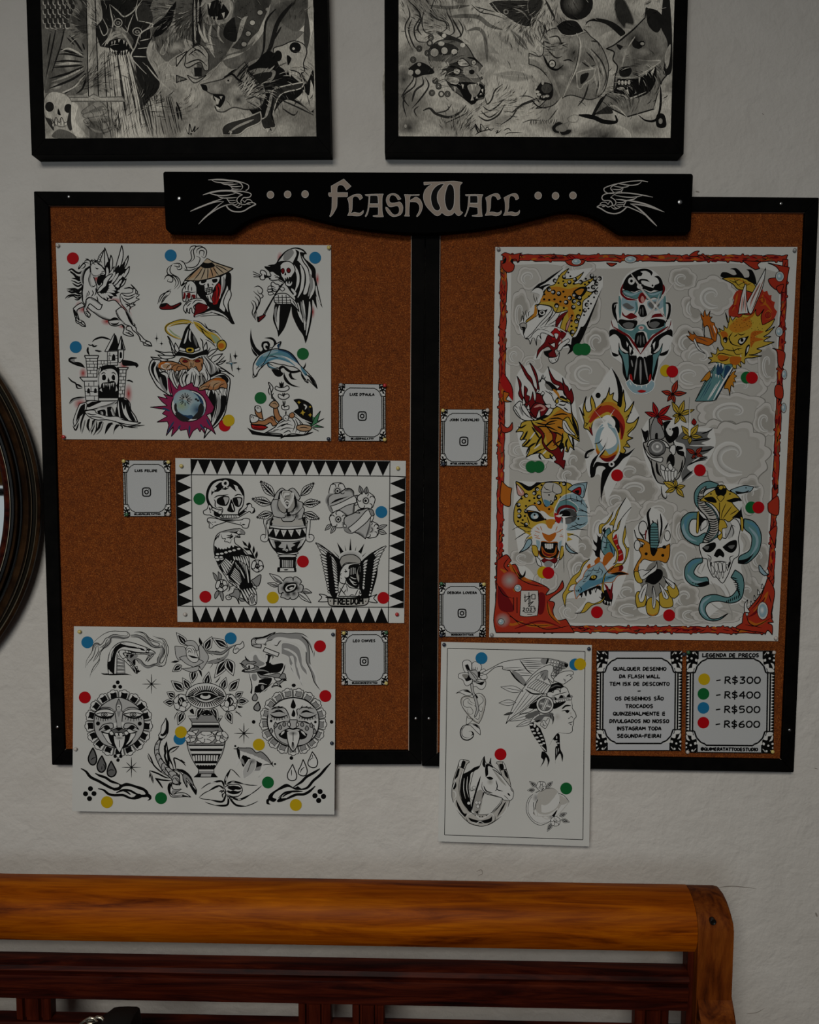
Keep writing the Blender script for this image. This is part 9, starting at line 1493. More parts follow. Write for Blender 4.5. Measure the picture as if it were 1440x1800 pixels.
P5 = """
o 0 0 1
c k2;l .8 786.8,1139.7 1028.8,1145.2;l .8 1028.8,1145.2 1024.8,1476;l .8 1024.8,1476 781.6,1467.6;l .8 781.6,1467.6 786.8,1139.7
o 765 1120 9
c k
b w 6 435,400* 460,370 520,362 565,390 580,450 570,520 520,560 480,560* 445,500;b w 6 585,450* 590,410 640,390 720,430 735,480 700,560 640,540 590,510;b w 6 690,560* 740,510 790,510 805,580 825,640 790,670 720,660;b w 6 365,630* 380,580 470,560 540,580 590,680 560,740 510,770 470,750 440,680 380,650;b w 6 590,700* 700,700 790,680 800,760 760,820 700,820 650,780 600,780
k w;g -40 470,440 500,520 540,560;f 480,440* 520,430 540,480 560,540 500,500;f 430,600 520,600 580,660 500,700 470,660;c c3;f 430,590 520,590 500,650 450,640;c k;f 600,710* 700,720 780,700 740,760 680,740;f 680,540* 720,560 700,640 680,620;b g1 6 520,510* 560,530 640,520 680,580 670,660 640,700* 560,650 530,590;s 6 530,520 600,600 660,690;s 6 560,540 640,600 680,680;b w 5 650,670* 720,670 800,690 740,710 690,700;l 5 610,480 620,520;l 5 640,470 645,520;l 5 670,480 665,525;l 5 700,580 750,570;l 5 700,610 760,610;l 5 700,640 740,650
b g1 6 560,740* 600,740 610,850 650,950 680,1060 690,1150 650,1250* 620,1260 650,1150 640,1060 620,980 575,850
b w 6 330,888* 440,835 520,840 590,910* 500,925 400,880;f 440,845* 520,840 570,885 480,860;f 635,900 680,950 660,970
v 6 640,905* 700,885 770,930 800,1010 780,1150 740,1280 690,1370* 600,1310 500,1200 430,1100 408,1010 440,950 520,935 600,960*
c c1;s 24 430,1100 500,1200 600,1310 690,1340 760,1170 785,1010 740,910;s 22 420,1050 430,960 520,945 600,970;c k;v 6 640,905* 700,885 770,930 800,1010 780,1150 740,1280 690,1370* 600,1310 500,1200 430,1100 408,1010 440,950 520,935 600,960*
s 5 640,1060 560,1020 540,980 500,970 450,1010 450,1080 500,1110 560,1110 600,1170 590,1210 550,1220 510,1180 520,1130;s 5 600,1080 560,1060 520,1030 530,990;s 5 700,920 750,960 760,1020 700,1080 690,1130 720,1180 750,1150 740,1100 710,1110;s 5 620,1270 680,1300 710,1220 680,1180;s 5 620,1080 650,1100
v 5 505,1240* 520,1280 600,1300 500,1380;s 12 500,1380 430,1420 400,1510 430,1600 510,1630 590,1590 610,1530 580,1490 535,1490;c w;s 5 495,1390 440,1430 412,1510 440,1590 510,1615 580,1575;c k;s 6 500,1380 430,1460 430,1550 480,1590 540,1590;f 560,1560* 610,1540 600,1500 570,1490 590,1530;b w 6 480,1390* 600,1370 680,1400 710,1460 715,1550* 640,1480 560,1400;f 590,1380 660,1390 700,1450 640,1410
o 870 1125 8
b w 6 -190,465* -60,400 120,310 350,270 560,255 760,262 900,290 1000,320 1030,350 1000,390 900,430 850,520* 800,500 750,560 600,640 420,640* 330,560 210,430* 110,410 110,370 0,388 -120,480
"""+'\n'.join('s 5 %d,%d %d,%d' % t for t in [(110, 395, 380, 385), (120, 420, 420, 430), (240, 440, 450, 400), (370, 290, 740, 300), (370, 310, 720, 330), (390, 345, 700, 350), (400, 375, 660, 370), (450, 400, 640, 395), (340, 460, 520, 470), (340, 500, 520, 500), (460, 430, 560, 440)])+"""
c g2;f 240,450 340,470 440,600 400,630;f 650,270 740,265 720,340 660,330;c k;s 10 350,280 400,350 460,430 540,490;s 12 210,430 290,540 410,640;c g2;f 900,290 1000,320 1020,350 960,400 860,500 830,400 900,340;c k;r 4 22 20 770,300 810,300 850,310 890,315 930,330 965,345 800,345 840,350 880,360 920,370 955,385 850,395 890,405 920,415 850,440 880,450 845,480;f 740,265 760,270 740,330 715,340;f 980,320* 1025,345 1010,385 980,370
b w 6 870,500* 900,470 980,440 1080,435 1105,460 1100,485* 1060,510 1090,530 1000,600 960,620 900,600 820,560;s 6 1000,510 1040,490 1080,480;c g2;f 960,545 1000,560 990,590;c k;b w 6 410,640* 520,500 640,400 760,350 820,370 820,430 790,500 830,560* 820,600 770,560 740,520 740,430*
b w 6 155,1180* 220,1020 290,860 400,680 520,540 640,450 740,430 740,520 790,620* 760,680 660,780 560,860 400,980 240,1090
c g2;f 640,460 740,440 740,540 680,560;c k
"""+feathers([(600, 560, 470, 670, 790, 640, 700, 760, 8, 24)], 5)+'\n'.join('s 5 %d,%d %d,%d' % t for t in [(450, 720, 230, 1050), (500, 740, 250, 1070), (560, 760, 330, 1010), (620, 770, 420, 950), (660, 780, 520, 880), (640, 470, 560, 560), (690, 460, 620, 560), (720, 500, 680, 600)])+"""
s 14 430,690 520,750 620,760 700,750;e 6 6 613,552 652,578 692,605 728,628
"""+leaf(400, 720, 80, 660, 46, 'w', 5)+leaf(300, 880, 55, 885, 42, 'w', 5)+leaf(260, 1020, 125, 1055, 16, 'g3', 5)+leaf(560, 1030, 200, 1140, 40, 'w', 5)+leaf(560, 1120, 300, 1220, 34, 'w', 5)+leaf(600, 930, 340, 1045, 28, 'w', 5, 0)+leaf(640, 1030, 480, 1190, 28, 'w', 5, 0)+"""
c g3;f 430,1060 600,990 620,1040 480,1110;f 540,1120* 620,1060 740,1040 780,1020 830,1050 820,1180* 790,1100 700,1080 640,1150;c k;f 500,910* 600,860 600,960 480,960;f 560,1140* 640,1120 600,1160
f 800,620* 900,600 970,650 960,680 860,690 740,780 720,770*;c g3;s 12 780,680 860,640 930,650;c k
b w 6 735,785* 740,740 790,730 820,740 840,700 900,700 920,740 930,680 980,660 1020,690 1040,740 1070,800* 1075,840 960,850 860,890 820,880
c g2;f 800,800 1060,770 1075,820 830,850;c w;p 840,790 920,765 890,830;p 950,755 1030,745 1000,810;c k;f 840,800 870,830 850,850;f 900,820* 935,770 965,810;f 1010,800* 1040,760 1065,800;s 7 800,790 900,760 1020,730;l 8 850,865 870,885;c w;l 12 880,860 1070,825;c k;l 4 895,850 900,875;l 4 920,845 925,870;l 4 950,840 955,865;l 4 980,835 985,860;l 4 1010,830 1015,852;l 4 1040,825 1045,848
f 820,900* 900,880 1000,860 940,920 830,970
b w 8 583,910 610,830 700,790 790,820 828,900 800,990 710,1035 620,1000;c g3;e 92 88 706,910;c k;r 5 92 88 706,910;c w;l 34 740,835 675,985;l 30 635,885 785,940;c k;l 5 727,830 662,980;l 5 752,842 688,990;l 5 640,872 690,888;l 5 632,898 680,915;l 5 735,910 785,925;l 5 728,938 778,955
s 6 1075,840 1090,920 1090,960 1130,1020 1145,1080 1120,1105 1110,1130 1105,1190 1090,1230 1090,1280 1050,1310 980,1310 890,1300;s 16 945,970 1000,925 1070,925;s 8 940,1000 1000,990 1060,990;f 990,1000* 1020,980 1050,1000 1020,1030;s 6 1060,1085 1080,1075 1100,1100;s 6 1030,1110 1060,1090;s 7 1030,1170 1070,1160 1100,1145;s 6 1050,1180 1085,1195;c c1;y 60 70 880,1080;y 30 30 1065,1030;c k
s 8 800,1040 830,1100 805,1190;s 5 780,1050 790,1120;b w 5 640,1190 680,1130 720,1140 750,1100 770,1130 740,1200 710,1245 670,1220;s 5 670,1150 700,1230;s 5 700,1140 740,1200;s 5 660,1190 730,1210
f 640,1240* 690,1360 725,1480 735,1580* 690,1560 620,1460 520,1300 480,1180* 540,1160;c w;e 26 14 510,1190 530,1260 555,1310 590,1370 620,1420 650,1470;e 16 30 560,1200 600,1260;e 22 12 620,1310 650,1350 670,1400 690,1450;s 12 650,1490 720,1560;c k;f 660,1570* 650,1650 680,1690 640,1790* 690,1720 720,1650 745,1720 735,1790* 770,1700 750,1630 700,1570
f 880,1310* 910,1330 915,1440 925,1540 960,1620 950,1720* 920,1600 880,1640 850,1700 850,1740* 850,1520 880,1480 820,1400 760,1500* 830,1370;c w;e 8 22 870,1370;e 22 8 860,1420 890,1450;s 6 870,1520 870,1620;s 5 900,1520 890,1580;c k
o 765 1290 8.78
b c1 6 430,395* 520,415 525,440 490,470 440,600 390,750 390,920 440,1060 520,1190* 600,1240 700,1250 820,1240 880,1210* 980,1120 1040,1000 1030,660 1000,560 970,470 945,460 960,430 1050,430* 1090,520 1140,680 1170,820 1150,1040 1080,1200 960,1320 830,1400 700,1425 560,1390 450,1310 330,1160 265,1000 260,860 290,680 340,540 370,440
f 350,540* 380,540 350,660 300,700;f 310,710* 330,800 290,860 270,800;f 320,1000* 360,1080 440,1220 490,1230 450,1280 350,1140;f 1060,560* 1100,580 1130,690 1080,640;f 1100,1040* 1050,1150 960,1280 1000,1180 1060,1080;f 510,1290* 600,1320 700,1340 830,1310 880,1270* 860,1360 700,1380 560,1350;b w 5 380,410 430,395 425,480 385,510 360,490;b w 5 1040,430 1080,480 1100,550 1060,550;f 420,420 470,430 440,530 400,510;f 990,470 1050,470 1060,540 1010,550;c w;s 12 270,880 310,900 320,960 290,1000;s 12 330,1000 290,1080 360,1190 450,1280;s 12 480,1280 520,1240 600,1230 700,1310 800,1270 860,1230 910,1270 900,1330;s 14 1130,1060 1080,1200 960,1310;s 10 330,680 300,760 270,850;s 9 560,1360 640,1380 690,1350 760,1380;s 10 440,540 400,700 400,900 460,1080 530,1190;c k;s 5 425,550 370,750 375,920 430,1070 510,1200;s 5 455,540 415,700 410,900 470,1080;s 6 900,1220 1020,1080 1040,1010;s 5 880,1200 990,1080 1030,1000;s 6 475,1290 530,1380 690,1420;s 6 920,1260 920,1340 800,1410;l 8 385,510 465,545;l 8 1005,560 1105,545
e 12 8 620,1255 690,1278 730,1278 795,1262
f 430,620* 550,560 600,520 690,490* 680,560 560,600 540,700 520,820 540,1000 560,1190 520,1190* 420,1050 390,880 400,720
b w 6 690,500* 720,420 760,345* 780,440 830,460 860,370* 870,480 960,560 1040,660 1180,840 1210,900 1200,990 1160,1030* 1060,1020 1030,990 920,960 800,930 760,900* 720,1000 700,1100 660,1240* 560,1210 580,1050 640,880 540,860 560,720 600,580 660,540
f 740,400* 760,350 775,480 760,520 730,470;f 845,400 860,380 862,460 840,470;f 780,470* 850,470 900,530 820,500 820,620 780,670* 770,560;c c2;y 60 60 850,740;f 880,540* 980,640 1100,800 1000,720;f 640,900* 700,860 740,930 680,1230 590,1200 600,1050;c w;e 26 24 560,900 575,1000 520,1070 640,1060 660,1120 690,1060;c k;r 3 26 24 560,860 575,1000 520,1070 640,1060 660,1120 690,1060 600,830;f 705,640* 690,740 640,900 600,1050 570,1190 560,1100 600,950 650,780;f 740,900* 760,920 700,1060 660,1240* 620,1200 680,1160
f 790,670* 850,660 900,690 860,710 820,700;s 7 730,740 720,820 760,890 850,930 920,950 1030,985;s 12 750,800 790,880 890,915;s 10 940,720 960,800 960,860 1050,885;s 8 960,850 930,880;f 1120,910 1150,930 1160,960 1125,940;s 6 1060,950 1090,970 1140,1020;s 7 1160,840 1205,900;s 9 880,540 960,590 1040,660;s 6 430,720 470,900 450,1000;c w;s 8 450,680 440,850 470,1000;s 8 500,660 490,850 520,980;c k
o 900 1340 9.931
b w 6 510,480* 400,540 300,620 255,740 260,880 330,1000 430,1080 520,1095 610,1060* 680,1020 840,880 1000,690* 920,590 820,545
s 5 480,500 350,600 290,720 290,880 380,1010 500,1065 620,1040;s 8 430,570 380,700 380,860;c g2;y 70 90 420,620;y 60 60 680,950;c k
b c1 8 515,480* 580,460 700,455 790,510 835,640 830,700 860,760 780,860 700,920 560,940 430,930* 380,890 400,820 420,720 450,650 450,570
c w;b w 6 520,740* 640,720 760,580 790,510* 835,650 760,800 620,870 520,860;c c1;b c1 6 450,640* 450,560 510,490 600,470 750,560 700,650 620,730 540,740;f 590,470* 700,455 790,500 760,570 640,520;b w 7 430,830* 480,890 600,910 700,870 800,790* 820,830 720,920 560,940 440,930;b w 6 385,850* 420,820 450,930 410,930;b w 6 530,950* 600,940 650,980 600,990;l 10 505,740 510,860;b w 6 860,740* 1000,690* 840,880 680,1020* 760,900;f 830,560* 990,680 850,740;c c1;f 850,610 970,685 870,735;c k;f 700,930* 790,830 740,950
"""+kleaf(430, 430, 305, 330, 34)+kleaf(400, 480, 270, 490, 34)+kleaf(610, 430, 715, 335, 34)+kleaf(830, 940, 960, 885, 34)+kleaf(860, 1000, 1010, 1045, 34)+kleaf(700, 1060, 615, 1210, 34)+pets(515, 415, 88, 5, -1.5, 5)+pets(760, 1030, 88, 5, .3, 5)+"""
f 480,450 520,430 560,460 520,480;f 730,1000 770,980 780,1020 740,1040;c w;r 9 16 14 515,450;r 9 16 14 755,1005;c k
"""
sheet('drawing_sheet', BP1, [(775.9,1128.3),(1040.6,1134),(1036,1488),(770.5,1479)], 'narrow white drawing sheet with horse in horseshoe, feather headdress and hat, below the right board', 'poster', 'the five large drawing sheets', art=(P5,),
 stickers='b,846.5,1157 b,1011.5,1168 y,1020,1167.5 r,880,1326 g,995.5,1386')

# ------------------------------------------------------------ printed cards
INK['cp'] = (.48, .49, .495)
INK['cq'] = (.50, .51, .53)
def card(q, label, title, body, pinfo=None, big=False, tc='cp'):
 W_, H_ = 1200, 1400
 T = ['q %s %d %d' % (' '.join('%.2f %.2f' % p for p in q), W_, H_)]
 T.append('c k\np 0,0 155,0 155,280 70,310 70,1090 155,1110 155,1400 0,1400\np 1200,0 1045,0 1045,280 1130,310 1130,1090 1045,1110 1045,1400 1200,1400')
 T.append('m 600\nc w')
 n = 19 if big else 24
 for k in range(n):
  y = 315+k*(780/n); h = 780/n
  T.append(('p %d,%.0f %d,%.0f %d,%.0f' % (48, y+2, 6, y+h*.5, 48, y+h-2)) if big else 'e 16 %.1f 26,%.1f' % (h*.3, y+h/2))
 for f in (lambda y: y, lambda y: 1400-y):
  Y = lambda s: ' '.join('%s,%.0f' % (p.split(',')[0], f(float(p.split(',')[1]))) for p in s.split())
  T.append('c k2\np %s\nc w' % Y('0,290 100,290 100,310 0,310'))
  T.append('e 15 15 72,%.0f 15,%.0f 95,%.0f' % (f(105), f(130), f(30)))
  T.append('f %s\nf %s\nf %s\nf %s\nf %s\nf %s' % (Y('5,5 30,20 45,45 20,30'), Y('110,10 150,60 130,50'), Y('125,110 150,120 145,150 120,140'), Y('5,60 25,75 8,90'), Y('20,180 60,165 40,200 20,250 8,230'), Y('90,180 150,200 110,240 60,270 80,230')))
  T.append('f %s' % Y('10,270 40,240 95,240 90,285 20,288'))
 T.append('m off\nc %s' % tc)
 T.append('p 160,8 1040,8 1040,115 930,115 920,90 280,90 270,115 160,115'); T.append('p 160,1392 1040,1392 1040,1285 930,1285 920,1310 280,1310 270,1285 160,1285')
 T.append('f 96,310* 130,210 200,145 290,110* 910,110* 1000,145 1070,210 1104,310* 1104,1090* 1070,1190 1000,1255 910,1290* 290,1290* 200,1255 130,1190 96,1090*')
 T.append('c k\nL 14 95,300 120,300 150,210 210,145 270,120 280,105 920,105 930,120 990,145 1050,210 1080,300 1105,300 1105,1100 1080,1100 1050,1190 990,1255 930,1280 920,1296 280,1296 270,1280 210,1255 150,1190 120,1100 95,1100')
 T.append('L 7 158,8 1042,8 1042,120 158,120' if 0 else 'l 8 158,6 1042,6; l 8 158,1394 1042,1394; l 12 160,6 160,115; l 12 1040,6 1040,115; l 12 160,1285 160,1394; l 12 1040,1285 1040,1394')
 T.append(body)
 name = 'price_list_card' if 'price' in label else ('notice_card' if big else 'contact_card')
 return sheet(name, LP, q, label, 'card', 'small bordered cards', art=('\n'.join(T),), bgcol='w', base=5e-5)
def small(q, label, name, nw, nx, at, aw, ay=1344):
 x, y, s = nx, 790, 100
 b = 'T 58 15 %d %d,262 %s\n' % (nw, nx, name.replace(' ', '_'))+'T 40 13 %d 600,%d %s\n' % (aw, ay, at)
 P = []
 for k in range(24):
  a = 2*math.pi*k/24+.13; c_, s_ = math.cos(a), math.sin(a)
  P.append('%.0f,%.0f' % (x+100*math.copysign(abs(c_)**.45, c_), y+103*math.copysign(abs(s_)**.45, s_)))
 b += 'v 21 '+' '.join(P)+'\nr 20 45 46 %d,%d\ne 11 11 %d,%d' % (x, y, x+58, y-58)
 return card(q, label, name, b)
small([(595.2,674.2),(677.8,675.2),(678.5,775.6),(595.2,775.2)], 'small bordered contact card right of the unicorn and wizard sheet', 'LUIZ D\'PAULA', 620, 600, '@LUIZDPAULA.TTT', 570)
small([(215.2,808.7),(298.9,809),(300.3,907.6),(217.6,908)], 'small bordered contact card left of the black toothed border sheet', 'LUIS FELIPE', 560, 590, '@LUISFELIPE.TATTOO', 660)
small([(600,1108.7),(681.7,1108.2),(682,1204.2),(600.4,1204.5)], 'small bordered contact card right of the sun face sheet', 'LEO CHAVES', 570, 590, '@LEOCHAVESTATTOO', 650)
small([(772.3,1024),(854.2,1024),(853.9,1119.9),(772,1119.5)], 'small bordered contact card, lower one beside the red bordered sheet', 'DEBORA LOVERA', 750, 590, '@DEBORATATTOOS', 570)
small([(775.4,719),(859,719.4),(856.7,819),(774,819)], 'small bordered contact card, upper one beside the red bordered sheet', 'JOHN CARVALHO', 740, 590, '@THEJOHNCARVALHO', 680)
L1 = [('QUALQUER DESENHO', 605, 252, 735), ('DA FLASH WALL', 605, 358, 565), ('TEM 15% DE DESCONTO', 605, 462, 830), ('-', 600, 562, 34), ('OS DESENHOS SÃO', 605, 667, 670), ('TROCADOS', 605, 773, 380), ('QUINZENALMENTE E', 605, 878, 725), ('DIVULGADOS NO NOSSO', 605, 983, 830), ('INSTAGRAM TODA', 605, 1086, 615), ('SEGUNDA-FEIRA!', 605, 1190, 610)]
card([(1048.8,1143.8),(1200,1144),(1198,1320),(1047.5,1319.8)], 'white notice card with nine lines of text between the horse sheet and the price list', '', '\n'.join('T 46 10.5 %d %d,%d %s' % (w, x, y, t.replace(' ', '_')) for t, x, y, w in L1), big=True, tc='cq')
B2 = 'T 46 11 760 600,62 LEGENDA_DE_PREÇOS\nT 40 11 770 600,1348 @QUIMERATATTOOESTUDIO\n'
for v, y in (('300', 400), ('400', 602), ('500', 800), ('600', 1002)): B2 += 'T 88 13 480 765,%d R$%s\nl 12 410,%d 470,%d\n' % (y, v, y+8, y-2)
PC = card([(1206.9,1143.8),(1363,1143.8),(1360,1324.4),(1205,1323)], 'price list card with four coloured dots and R$ amounts at the lower right corner', '', B2, big=True)
A = Art(LP, base=4e-4); A.run('q 1206.9 1143.8 1363 1143.8 1360 1324.4 1205 1323 1200 1400')
for c_, x, y in (('yellow', 246, 390), ('green', 238, 590), ('blue', 240, 782), ('red', 242, 985)):
 s_ = MB(); P = [A.px((x+80*math.cos(2*math.pi*i/28), y+80*math.sin(2*math.pi*i/28))) for i in range(28)]
 s_.hexa([LP.at(*p, 4e-4+5e-5) for p in P], [LP.at(*p, 4e-4) for p in P]); o = s_.build('price_dot', 'sticker_'+c_, PC); o['label'] = c_+' dot'
